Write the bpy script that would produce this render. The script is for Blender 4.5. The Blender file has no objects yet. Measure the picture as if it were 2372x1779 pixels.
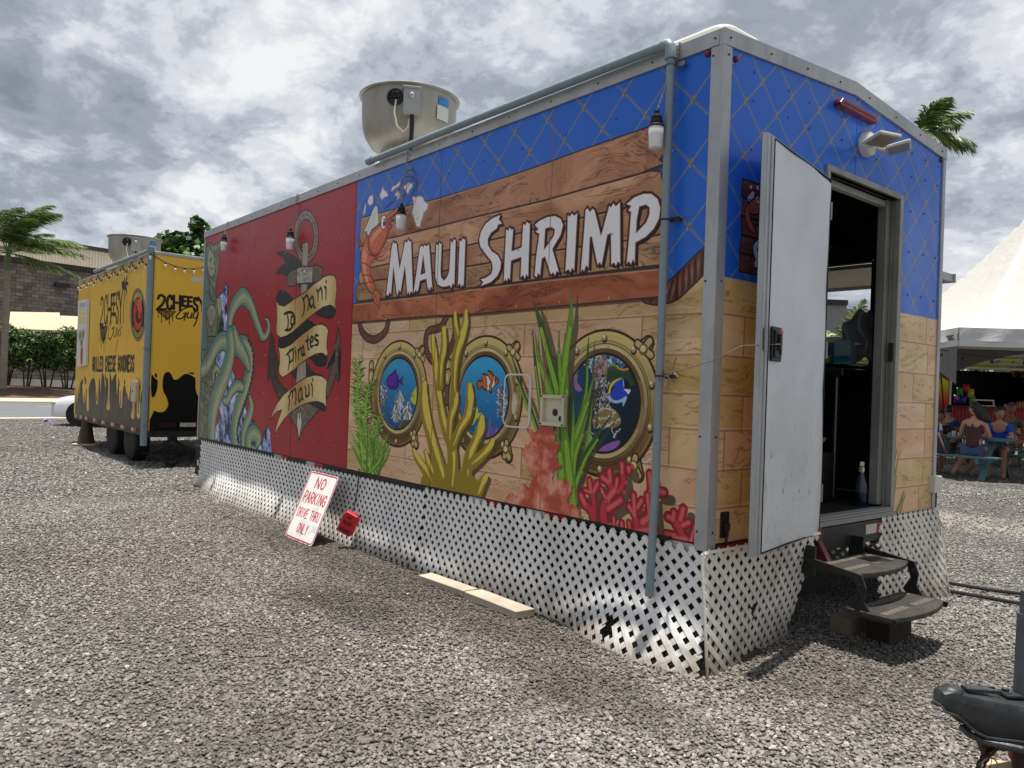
import bpy, bmesh, math, random
import numpy as np
from mathutils import Vector, Matrix, noise as mnoise

random.seed(11)
RNG = np.random.RandomState(7)
C = bpy.context.scene.collection
scene = bpy.context.scene

# ------------------------------------------------------------------ camera
W0, H0 = 2372.0, 1779.0
CAM = np.array([2.3125, -3.1981, 1.33])
YAW, PIT, ROL, FPX = 0.8770, 0.0066, 0.0367, 1803.7
_F = np.array([-math.sin(YAW)*math.cos(PIT), math.cos(YAW)*math.cos(PIT), math.sin(PIT)])
_R0 = np.array([math.cos(YAW), math.sin(YAW), 0.0])
_U0 = np.cross(_R0, _F)
_R = _R0*math.cos(ROL) + _U0*math.sin(ROL)
_U = -_R0*math.sin(ROL) + _U0*math.cos(ROL)
cam_data = bpy.data.cameras.new("camera")
cam = bpy.data.objects.new("camera", cam_data)
C.objects.link(cam)
cam_data.sensor_width = 36.0
cam_data.lens = FPX/W0*36.0
cam_data.clip_start = 0.05
cam_data.clip_end = 2000.0
M = Matrix.Identity(4)
for i in range(3):
    M[i][0] = _R[i]; M[i][1] = _U[i]; M[i][2] = -_F[i]; M[i][3] = CAM[i]
cam.matrix_world = M
scene.camera = cam

def ray(px, py):
    px = np.asarray(px, float); py = np.asarray(py, float)
    return (_F + np.multiply.outer((px-W0/2)/FPX, _R) - np.multiply.outer((py-H0/2)/FPX, _U))
def on_plane(px, py, ax, val):
    d = ray(px, py); t = (val-CAM[ax])/d[..., ax]
    return CAM + d*t[..., None] if d.ndim > 1 else CAM + d*t

# ------------------------------------------------------------------ world, sun, exposure
SUN_EL = math.radians(88.0)
SUN_DIR = Vector((-0.024, 0.018, 1.0)).normalized()      # towards the sun
SUN_AZ = math.atan2(SUN_DIR.x, SUN_DIR.y)
world = bpy.data.worlds.new("World")
scene.world = world
world.use_nodes = True
wt = world.node_tree
for n in list(wt.nodes): wt.nodes.remove(n)
def wn(t, **kw):
    n = wt.nodes.new(t)
    for k, v in kw.items(): setattr(n, k, v)
    return n
def wl(a, b): wt.links.new(a, b)
def wmath(op, a, b=None, c=None):
    n = wn("ShaderNodeMath", operation=op)
    for i, v in enumerate((a, b, c)):
        if v is None: continue
        if isinstance(v, (int, float)): n.inputs[i].default_value = v
        else: wl(v, n.inputs[i])
    return n.outputs[0]
sky = wn("ShaderNodeTexSky", sky_type='NISHITA', sun_disc=False)
sky.sun_elevation = SUN_EL
sky.sun_rotation = SUN_AZ
sky.air_density = 1.0; sky.dust_density = 1.2; sky.ozone_density = 1.5
tc = wn("ShaderNodeTexCoord")
sep = wn("ShaderNodeSeparateXYZ"); wl(tc.outputs["Generated"], sep.inputs[0])
zc = wmath('MAXIMUM', sep.outputs[2], 0.0)
zz = wmath('ADD', zc, 0.34)
cx = wmath('DIVIDE', sep.outputs[0], zz); cy = wmath('DIVIDE', sep.outputs[1], zz)
comb = wn("ShaderNodeCombineXYZ"); wl(cx, comb.inputs[0]); wl(cy, comb.inputs[1]); comb.inputs[2].default_value = 3.1
def wnoise(scale, detail, rough, dist=0.0, off=(0, 0, 0), sc=(1, 1, 1)):
    mp = wn("ShaderNodeMapping"); wl(comb.outputs[0], mp.inputs[0])
    mp.inputs["Location"].default_value = off; mp.inputs["Scale"].default_value = sc
    n = wn("ShaderNodeTexNoise"); wl(mp.outputs[0], n.inputs["Vector"])
    n.inputs["Scale"].default_value = scale; n.inputs["Detail"].default_value = detail
    n.inputs["Roughness"].default_value = rough; n.inputs["Distortion"].default_value = dist
    return n.outputs[0]
def wramp(v, stops):
    r = wn("ShaderNodeValToRGB"); wl(v, r.inputs[0]); r.color_ramp.interpolation = 'EASE'
    el = r.color_ramp.elements
    while len(el) > 1: el.remove(el[0])
    el[0].position = stops[0][0]; el[0].color = (*stops[0][1], 1)
    for p, c in stops[1:]:
        e = el.new(p); e.color = (*c, 1)
    return r.outputs[0]
n_big = wnoise(1.5, 6, 0.55, 0.35, (1.3, 0.4, 0), (1.0, 1.0, 1.0))
n_mid = wnoise(5.2, 12, 0.60, 0.35, (4.1, 7.7, 0), (1, 1.0, 1))
n_fine = wnoise(15.0, 8, 0.62, 0.1, (2.1, 3.7, 0))
shade = wmath('ADD', wmath('MULTIPLY', n_big, 0.58), wmath('ADD', wmath('MULTIPLY', n_mid, 0.42), wmath('MULTIPLY', n_fine, 0.14)))
cloud_col = wramp(shade, [(0.44, (0.25, 0.285, 0.345)), (0.53, (0.37, 0.405, 0.475)), (0.575, (0.52, 0.56, 0.63)), (0.62, (0.74, 0.77, 0.82)), (0.68, (0.94, 0.955, 0.97))])
n_gap = wnoise(1.9, 7, 0.55, 0.3, (3.7, 6.0, 1.0))
gap = wramp(n_gap, [(0.255, (0, 0, 0)), (0.335, (1, 1, 1))])
hs = wmath('MULTIPLY', cloud_col, 1.0)
CLOUD_GAIN = 6.5
skyc = wn("ShaderNodeMix", data_type='RGBA', blend_type='MULTIPLY'); skyc.inputs[0].default_value = 1.0
wl(cloud_col, skyc.inputs[6]); skyc.inputs[7].default_value = (CLOUD_GAIN, CLOUD_GAIN, CLOUD_GAIN, 1)
mixc = wn("ShaderNodeMix", data_type='RGBA')
wl(gap, mixc.inputs[0]); wl(sky.outputs[0], mixc.inputs[6]); wl(skyc.outputs[2], mixc.inputs[7])
bg = wn("ShaderNodeBackground"); wl(mixc.outputs[2], bg.inputs[0]); bg.inputs[1].default_value = 0.10
wo = wn("ShaderNodeOutputWorld"); wl(bg.outputs[0], wo.inputs[0])

sun_data = bpy.data.lights.new("sun", 'SUN')
sun = bpy.data.objects.new("sun", sun_data); C.objects.link(sun)
sun_data.energy = 4.4; sun_data.angle = math.radians(0.6); sun_data.color = (1.0, 0.96, 0.89)
sun.rotation_euler = (-SUN_DIR).to_track_quat('-Z', 'Y').to_euler()
sun.location = (0, 0, 30)

scene.view_settings.view_transform = 'Standard'
scene.view_settings.look = 'None'
scene.view_settings.gamma = 1.0
scene.view_settings.use_curve_mapping = False
scene.view_settings.exposure = 0.55
scene.cycles.max_bounces = 6
scene.cycles.use_denoising = True
# ------------------------------------------------------------------ printed artwork (painted in code onto a pixel sheet)
class Canvas:
    def __init__(s, u0, u1, v0, v1, ppm, axis):
        s.u0, s.v0, s.ppm, s.axis = u0, v0, ppm, axis
        s.W = int(round((u1-u0)*ppm)); s.H = int(round((v1-v0)*ppm)); s.u1, s.v1 = u1, v1
        s.a = np.zeros((s.H, s.W, 3), np.float32)
    def px(s, cr, pts):                      # photo crop coords -> sheet pixels
        p = np.asarray(pts, float)
        if cr == 'm': q = p
        else:
            (ox, oy), sc = cr
            w = on_plane(ox+p[:, 0]/sc, oy+p[:, 1]/sc, 1-s.axis, 0.0)
            q = np.stack([w[:, s.axis], w[:, 2]], 1)
        return (q-[s.u0, s.v0])*s.ppm
    def grid(s, b):
        x0, x1, y0, y1 = b
        return np.meshgrid(s.u0+(np.arange(x0, x1)+.5)/s.ppm, s.v0+(np.arange(y0, y1)+.5)/s.ppm)
    def box(s, P, r=1):
        x0 = max(0, int(P[:, 0].min()-r)); x1 = min(s.W, int(P[:, 0].max()+r)+2)
        y0 = max(0, int(P[:, 1].min()-r)); y1 = min(s.H, int(P[:, 1].max()+r)+2)
        return x0, max(x1, x0), y0, max(y1, y0)
    def poly_mask(s, Ps):
        b = s.box(np.concatenate(Ps)); x0, x1, y0, y1 = b
        w, h = x1-x0, y1-y0
        ss = 3 if w*h < 150000 else 2
        X = x0+(np.arange(w*ss)+.5)/ss; Y = y0+(np.arange(h*ss)+.5)/ss
        m = np.zeros((h*ss, w*ss), bool)
        for P in Ps:
            for (ax, ay), (bx, by) in zip(P, np.roll(P, -1, 0)):
                if ay == by: continue
                if ay > by: ax, ay, bx, by = bx, by, ax, ay
                i0, i1 = np.searchsorted(Y, [ay, by])
                if i0 >= i1: continue
                xc = ax+(Y[i0:i1]-ay)*(bx-ax)/(by-ay)
                m[i0:i1] ^= X[None, :] < xc[:, None]
        return b, m.reshape(h, ss, w, ss).mean((1, 3)).astype(np.float32)
    def cap_mask(s, P, r, closed=False):     # round-ended ribbon of varying radius (sheet pixels)
        r = np.broadcast_to(np.asarray(r, float), (len(P),))
        b = s.box(P, r.max()+2); x0, x1, y0, y1 = b
        m = np.zeros((y1-y0, x1-x0), np.float32)
        n = len(P)
        for i in range(n if closed else n-1):
            A, B, ra, rb = P[i], P[(i+1) % n], r[i], r[(i+1) % n]
            sb = s.box(np.array([A, B]), max(ra, rb)+1.5)
            if sb[0] >= sb[1] or sb[2] >= sb[3]: continue
            X, Y = np.meshgrid(np.arange(sb[0], sb[1])+.5, np.arange(sb[2], sb[3])+.5)
            d = B-A; L = max(float(d@d), 1e-9)
            t = np.clip(((X-A[0])*d[0]+(Y-A[1])*d[1])/L, 0, 1)
            D = np.hypot(X-A[0]-t*d[0], Y-A[1]-t*d[1])
            v = np.clip(.5+ra+(rb-ra)*t-D, 0, 1).astype(np.float32)
            sl = m[sb[2]-y0:sb[3]-y0, sb[0]-x0:sb[1]-x0]
            np.maximum(sl, v, out=sl)
        return b, m
    def put(s, bm, col, al=1.0):
        b, m = bm; x0, x1, y0, y1 = b
        if x0 >= x1 or y0 >= y1: return
        if callable(col):
            X, Y = s.grid(b); c = col(X, Y)
        else: c = np.asarray(col, np.float32)
        t = s.a[y0:y1, x0:x1]
        t += (c-t)*(m*al)[..., None]
    # convenience
    def fill(s, cr, pts, col, sm=False, al=1.0, holes=(), line=0, lcol=(20, 15, 15)):
        Ps = [s.px(cr, p) for p in (pts, *holes)]
        if sm: Ps = [spline(P) for P in Ps]
        if line:
            for P in Ps: s.put(s.cap_mask(P, line*s.ppm, True), lcol, al)
        s.put(s.poly_mask(Ps), col, al)
        if line:
            for P in Ps: s.put(s.cap_mask(P, line*s.ppm*.5, True), lcol, al)
    def stroke(s, cr, pts, w, col, sm=True, closed=False, al=1.0):       # w: metres (full width) or list
        P = s.px(cr, pts)
        if np.ndim(w): w = np.asarray(w, float)
        if sm and len(P) > 2: P, w = spline_open(P, w) if not closed else (spline(P), w)
        s.put(s.cap_mask(P, np.asarray(w)*s.ppm/2, closed), col, al)
    def rib(s, cr, pts, ws, col, line=0.0, lcol=(15, 15, 15), hi=None, sh=None, k=0.5, off=0.22, al=1.0):
        """ribbon whose widths are given in crop pixels measured across"""
        P = s.px(cr, pts)
        sc = []
        for p, w in zip(pts, ws):
            q = s.px(cr, [(p[0]-w/2, p[1]), (p[0]+w/2, p[1])]); sc.append(abs(q[1, 0]-q[0, 0]))
        r = np.array(sc)/2
        if len(P) > 2: P, r = spline_open(P, r)
        if sh is not None: s.put(s.cap_mask(P+np.array(sh[1])*s.ppm, r), sh[0], sh[2] if len(sh) > 2 else 1.0)
        if line: s.put(s.cap_mask(P, r+line*s.ppm), lcol)
        s.put(s.cap_mask(P, r), col, al)
        if hi is not None:
            s.put(s.cap_mask(P+np.stack([r*off, r*off*.6], 1), r*k), hi)
        return P, r

def spline(P, n=6):
    P = np.asarray(P, float); out = []
    N = len(P)
    for i in range(N):
        a, b, c, d = P[i-1], P[i], P[(i+1) % N], P[(i+2) % N]
        for k in range(n):
            t = k/n
            out.append(.5*((2*b)+(-a+c)*t+(2*a-5*b+4*c-d)*t*t+(-a+3*b-3*c+d)*t**3))
    return np.array(out)
def spline_open(P, w=None, n=6):
    P = np.asarray(P, float)
    Q = np.concatenate([[2*P[0]-P[1]], P, [2*P[-1]-P[-2]]]); out = []
    for i in range(1, len(Q)-2):
        a, b, c, d = Q[i-1], Q[i], Q[i+1], Q[i+2]
        for k in range(n):
            t = k/n
            out.append(.5*((2*b)+(-a+c)*t+(2*a-5*b+4*c-d)*t*t+(-a+3*b-3*c+d)*t**3))
    out.append(P[-1])
    if w is None or np.ndim(w) == 0: return np.array(out), w
    ww = np.interp(np.arange(len(out))/n, np.arange(len(P)), w)
    return np.array(out), ww

_NT = RNG.rand(8, 128, 128).astype(np.float32)
def vnoise(x, y, k=0):
    T = _NT[k % 8]
    xi = np.floor(x).astype(int); yi = np.floor(y).astype(int)
    fx = x-xi; fy = y-yi; fx = fx*fx*(3-2*fx); fy = fy*fy*(3-2*fy)
    g = lambda i, j: T[i & 127, j & 127]
    return (g(xi, yi)*(1-fx)+g(xi+1, yi)*fx)*(1-fy)+(g(xi, yi+1)*(1-fx)+g(xi+1, yi+1)*fx)*fy
def fbm(x, y, k=0, o=4):
    v = 0; a = .5; t = 0
    for i in range(o):
        v = v+a*vnoise(x*2**i+i*7.3, y*2**i+i*3.1, k+i); t += a; a *= .55
    return v/t
def wood(c0, c1, k=0, fx=2.2, fy=26, lines=0.35, steps=5):
    c0 = np.array(c0, np.float32); c1 = np.array(c1, np.float32)
    def f(X, Y):
        wob = fbm(X*1.5, Y*2.0, k)*2.6
        n = fbm(X*fx, Y*fy*.35+wob*2.2, k+1)
        n2 = fbm(X*fx*2.5, Y*fy*1.6+wob*5, k+2)
        v = np.clip((n-.28)*2.2, 0, 1); v = np.floor(v*steps)/steps*.8+v*.2
        c = c0+(c1-c0)*v[..., None]
        l = (np.abs(n2-.5) < .028).astype(np.float32)*(fbm(X*3, Y*9, k+3) > .5)
        return c*(1-lines*l[..., None])
    return f
def grad(c0, c1, v0, v1, ax=1):
    c0 = np.array(c0, np.float32); c1 = np.array(c1, np.float32)
    def f(X, Y):
        t = np.clip(((Y if ax else X)-v0)/(v1-v0), 0, 1)[..., None]
        return c0+(c1-c0)*t
    return f

A2 = ((440, 400), 2.304); B3 = ((780, 350), 4.1475); B4 = ((1080, 280), 3.318); B5 = ((780, 700), 3.318)
B6 = ((1160, 700), 2.86); B7 = ((1620, 60), 2.592); B8 = ((1620, 680), 2.592)
T5 = ((460, 520), 5.925); T6 = ((460, 780), 5.925); T7 = ((620, 470), 5.925); T8 = ((620, 740), 5.53)
W1 = ((800, 720), 5.925); W2 = ((1000, 760), 5.183); W3 = ((1160, 1000), 4.424); W4 = ((1300, 760), 5.184)

TL, TW, ZB, ZT, ZM, ZR = 7.58, 2.63, 0.60, 3.138, 1.928, 3.241
ROWS = [1.928, 1.74, 1.533, 1.334, 1.157, 0.957, 0.767, 0.59]
XB = -3.70
BLUE = (38, 98, 206)

def plank_wall(cv, u0, u1, seed, joints):
    rs = np.random.RandomState(seed)
    for i in range(len(ROWS)-1):
        zt, zb = ROWS[i], ROWS[i+1]
        js = [u0]+joints[i]+[u1]
        for j in range(len(js)-1):
            pal = [((206, 166, 110), (232, 198, 146)), ((212, 162, 120), (234, 190, 150)), ((196, 154, 92), (222, 186, 128)), ((218, 172, 130), (238, 202, 162))]
            c0, c1 = pal[rs.randint(4)]
            a, b = js[j], js[j+1]
            off = rs.rand()*40
            w = wood(c0, c1, rs.randint(8), 1.6, 22, 0.22, 4)
            cv.put(cv.poly_mask([cv.px('m', [(a, zb), (b, zb), (b, zt), (a, zt)])]), lambda X, Y, w=w, off=off: w(X+off, Y+off*.37))
            if j: cv.stroke('m', [(a, zb), (a, zt)], .010, (150, 96, 84), sm=False, al=.75)
        cv.stroke('m', [(u0, zb), (u1, zb)], .014, (150, 96, 84), sm=False, al=.75)
        cv.stroke('m', [(u0, zb+.014), (u1, zb+.014)], .006, (240, 210, 168), sm=False, al=.5)

def rope_net(cv, u0, u1, v0, v1, nodes0, du, dv, zref, ppm):
    # tan rope diamonds with knots
    rows = range(-9, 5)
    for r in rows:
        z = zref+r*dv
        for i in range(-40, 60):
            u = nodes0+i*du+(r % 2)*du/2
            if u < u0-du or u > u1+du or z > v1+dv or z < v0-dv*1.2: continue
            for s in (-1, 1):
                n = 16
                P = [(u+s*du/2*t, z-dv*t) for t in np.linspace(0, 1, n)]
                cv.stroke('m', P, .010, (110, 104, 106), sm=False, al=.62)
                for t in np.linspace(.04, .96, 15):
                    a = (u+s*du/2*t, z-dv*t)
                    cv.stroke('m', [(a[0]-.004, a[1]-.005), (a[0]+.004, a[1]+.005)], .005, (160, 146, 134), sm=False, al=.7)
            for k in range(5):
                a = k*1.25
                cv.stroke('m', [(u-.014*math.cos(a), z-.02*math.sin(a)), (u+.014*math.cos(a), z+.02*math.sin(a))], .009, (150, 136, 122) if k % 2 else (104, 94, 92), sm=False)

def porthole(cv, cx, cz, art, ang0=0.0):
    R, r = .405, .272
    ring = lambda q, n=72, sx=1: [(cx+q*math.cos(t), cz+q*math.sin(t)) for t in np.linspace(0, 2*math.pi, n, endpoint=False)]
    dk = (52, 30, 18)
    # lug outlines first
    for a, rr in ((.80, .46), (-.92, .47)):
        c, s_ = math.cos(a), math.sin(a)
        cv.stroke('m', [(cx+.36*c, cz+.36*s_), (cx+rr*c, cz+rr*s_)], [.17, .09], dk)
        cv.stroke('m', [(cx+.36*c, cz+.36*s_), (cx+rr*c, cz+rr*s_)], [.145, .068], (150, 122, 66))
    # hinge
    hx = cx-.425
    cv.stroke('m', [(hx, cz+.19), (hx, cz-.19)], .062, dk)
    cv.stroke('m', [(hx, cz+.19), (hx, cz-.19)], .042, (112, 82, 46))
    for z in (.2, .13, -.13, -.2):
        cv.stroke('m', [(hx, cz+z+.022), (hx, cz+z-.022)], .088, dk); cv.stroke('m', [(hx, cz+z+.02), (hx, cz+z-.02)], .068, (176, 150, 88))
        cv.stroke('m', [(hx-.01, cz+z+.018), (hx-.01, cz+z-.018)], .02, (226, 208, 150))
    cv.put(cv.poly_mask([cv.px('m', ring(R+.014))]), dk)
    def flange(X, Y):
        t = np.clip((Y-cz)/R*.5+.5, 0, 1)
        n = fbm(X*3, Y*3, 2)
        c = np.array((96, 68, 36), np.float32)+(np.array((206, 180, 104), np.float32)-np.array((96, 68, 36), np.float32))*np.clip(t*1.25-.12+(n-.5)*.25, 0, 1)[..., None]
        q = np.hypot(X-cx, Y-cz)
        c = c*np.where((q > .352)[..., None], 1.0, .90)
        c = c*np.where((np.abs(q-.352) < .004)[..., None], .72, 1.0)
        return c
    cv.put(cv.poly_mask([cv.px('m', ring(R))]), flange)
    cv.stroke('m', ring(R-.012), .006, (236, 216, 150), sm=False, closed=True, al=.35)
    def rim(X, Y):
        q = np.hypot(X-cx, Y-cz); th = np.arctan2(Y-cz, X-cx)
        t = (q-.285)/.05
        lit = np.cos(th-np.where(t > .5, 1.4, -1.9))
        v = np.clip(.45+.42*lit*(1-.3*np.abs(t-.5)), 0, 1)
        v = np.floor(v*6)/6*.6+v*.4
        return np.array((92, 66, 34), np.float32)+(np.array((238, 220, 158), np.float32)-np.array((92, 66, 34), np.float32))*v[..., None]
    cv.put(cv.poly_mask([cv.px('m', ring(.338))]), (70, 48, 26))
    cv.put(cv.poly_mask([cv.px('m', ring(.333))]), rim)
    cv.put(cv.poly_mask([cv.px('m', ring(r+.014))]), (34, 22, 18))
    # picture inside
    save = cv.a.copy()
    art(cx, cz, r)
    b, m = cv.poly_mask([cv.px('m', ring(r))])
    new = cv.a[b[2]:b[3], b[0]:b[1]].copy()
    cv.a[:] = save
    t = cv.a[b[2]:b[3], b[0]:b[1]]; t += (new-t)*m[..., None]
    cv.stroke('m', [(cx+r*math.cos(t), cz+r*math.sin(t)) for t in np.linspace(2.4, 4.6, 20)], .005, (190, 205, 210), sm=False, al=.6)
    for k in range(10):
        a = math.radians(90+36*k)
        if k in (3,): continue
        x, z = cx+.372*math.cos(a), cz+.372*math.sin(a)
        cv.stroke('m', [(x+.003, z-.012), (x+.003, z-.006)], .042, (62, 42, 26))
        cv.stroke('m', [(x, z-.002), (x, z+.004)], .034, (168, 146, 92))
        cv.stroke('m', [(x-.004, z+.004), (x-.004, z+.007)], .016, (238, 230, 196))
    for a in (.80, -.92):
        c, s_ = math.cos(a), math.sin(a); x, z = cx+.415*c, cz+.415*s_
        p = (-s_, c) if a > 0 else (c*.2, 1)
        for w, col in ((.052, dk), (.034, (196, 170, 104))):
            cv.stroke('m', [(x-.075*p[0], z-.075*p[1]*.6), (x+.06*p[0], z+.06*p[1]*.8)], w, col)
            cv.stroke('m', [(x, z), (x+.06*c, z+.06*s_)], w*1.1, col)
        cv.stroke('m', [(x, z), (x+.001, z+.001)], .062, (110, 84, 44)); cv.stroke('m', [(x-.004, z+.005), (x, z+.004)], .036, (228, 208, 148))

def speckle_coral(cv, cx, cz, w, h, cols, n, seed, size=.02, up=False):
    rs = np.random.RandomState(seed)
    for i in range(n):
        a = rs.rand()*6.28; q = math.sqrt(rs.rand())
        x = cx+w*q*math.cos(a); z = cz+h*q*math.sin(a)
        c = cols[rs.randint(len(cols))]
        l = size*(.5+rs.rand())
        th = (1.57+(x-cx)/max(w, .01)*.9+(rs.rand()-.5)*.5) if up else rs.rand()*6.28
        cv.stroke('m', [(x, z), (x+l*math.cos(th), z+l*math.sin(th))], .005+.006*rs.rand(), c, sm=False)
def bubbles(cv, cx, cz, r, n, seed):
    rs = np.random.RandomState(seed)
    for i in range(n):
        a = rs.rand()*6.28; q = math.sqrt(rs.rand())*r*.9; s = .006+.008*rs.rand()
        x, z = cx+q*math.cos(a), cz+q*math.sin(a)
        cv.stroke('m', [(x, z), (x+.001, z)], s*2, (40, 110, 170), al=.6); cv.stroke('m', [(x-.002, z+.002), (x, z+.002)], s, (120, 190, 225), al=.6)
def art1(cv):
    def f(cx, cz, r):
        cv.put(cv.poly_mask([cv.px('m', [(cx-r, cz-r), (cx+r, cz-r), (cx+r, cz+r), (cx-r, cz+r)])]), grad((16, 66, 124), (46, 150, 206), cz-r, cz+r*.8))
        bubbles(cv, cx, cz, r, 22, 3)
        cv.fill(W1, [(470, 1000), (500, 990), (520, 1050), (560, 1100), (575, 1180), (550, 1250), (545, 1320), (500, 1310), (470, 1250)], (96, 98, 120))
        p = cv.px(W1, [(515, 1150)])[0]/cv.ppm+[cv.u0, cv.v0]
        speckle_coral(cv, p[0], p[1], .05, .08, [(220, 220, 230), (60, 60, 80), (150, 150, 175), (30, 40, 50)], 110, 5)
        for q, n, s in (((740, 1260), 130, 6), ((700, 1440), 120, 7), ((850, 1420), 90, 8)):
            p = cv.px(W1, [q])[0]/cv.ppm+[cv.u0, cv.v0]
            cv.fill('m', [(p[0]-.05, p[1]-.05), (p[0]+.05, p[1]-.05), (p[0]+.03, p[1]+.04), (p[0]-.03, p[1]+.04)], (70, 90, 100), sm=True)
            speckle_coral(cv, p[0], p[1], .075, .06, [(214, 222, 214), (236, 238, 240), (110, 140, 150), (60, 70, 80), (170, 150, 150)], n, s, .035, True)
        cv.fill(W1, [(740, 1590), (790, 1500), (870, 1490), (900, 1510), (840, 1600), (780, 1625)], (60, 74, 40), line=.003, lcol=(150, 160, 110))
        cv.fill(W1, [(555, 960), (590, 890), (640, 850), (700, 795), (700, 855), (730, 900), (735, 950), (760, 930), (800, 880), (780, 960), (805, 1025), (760, 1010), (735, 990), (735, 1040), (700, 1085), (620, 1080), (570, 1030)], (54, 34, 128), sm=False)
        cv.fill(W1, [(575, 970), (620, 900), (690, 880), (700, 960), (640, 1030), (590, 1010)], (86, 40, 150), sm=True)
        cv.fill(W1, [(985, 1050), (940, 1090), (900, 1190), (895, 1230), (950, 1285), (985, 1270)], (190, 200, 50), sm=True)
        cv.stroke(W1, [(926, 1163), (928, 1168)], .014, (20, 30, 20))
    return f
def art2(cv):
    def f(cx, cz, r):
        cv.put(cv.poly_mask([cv.px('m', [(cx-r, cz-r), (cx+r, cz-r), (cx+r, cz+r), (cx-r, cz+r)])]), grad((18, 74, 134), (50, 158, 216), cz-r, cz+r*.8))
        bubbles(cv, cx, cz, r, 26, 9)
        for q, n, s in (((850, 800), 160, 11), ((860, 900), 110, 12), ((845, 1000), 50, 13)):
            p = cv.px(W2, [q])[0]/cv.ppm+[cv.u0, cv.v0]
            speckle_coral(cv, p[0], p[1], .055, .05, [(232, 232, 236), (40, 44, 56), (130, 140, 150), (90, 96, 110)], n, s)
        rs = np.random.RandomState(4)
        for i in range(46):
            x = 640+rs.rand()*190; h = 60+rs.rand()*180*(1-abs(x-690)/170)
            cv.stroke(W2, [(x, 1310), (x+rs.randn()*14, 1310-h)], .004, [(170, 90, 190), (150, 120, 220), (90, 60, 150)][rs.randint(3)], sm=False)
        cv.fill(W2, [(500, 920), (550, 960), (560, 1020), (600, 1015), (590, 1060), (540, 1090), (500, 1160), (460, 1150), (450, 1000)], (196, 206, 64), sm=True)
        # orange fish with white bands
        cv.fill(W2, [(545, 640), (575, 630), (600, 640), (598, 565), (640, 552), (670, 575), (680, 515), (715, 530), (740, 570), (775, 590), (798, 625), (790, 665), (745, 700), (725, 745), (708, 785), (690, 750), (660, 750), (620, 730), (605, 690), (590, 725), (555, 735)], (236, 236, 236), sm=True, line=.004)
        O = (206, 92, 44)
        for p in ([(553, 650), (575, 640), (592, 660), (590, 705), (565, 725), (552, 700)], [(610, 575), (640, 560), (655, 600), (662, 680), (660, 735), (625, 725), (608, 680)], [(672, 545), (690, 520), (712, 545), (738, 580), (735, 640), (715, 690), (722, 735), (706, 775), (696, 735), (690, 690), (710, 650), (690, 600)], [(758, 590), (785, 600), (795, 630), (785, 665), (765, 685), (758, 640)]):
            cv.fill(W2, p, O, sm=True, line=.0035)
        cv.stroke(W2, [(768, 615), (769, 625)], .014, (15, 15, 15))
    return f
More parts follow.
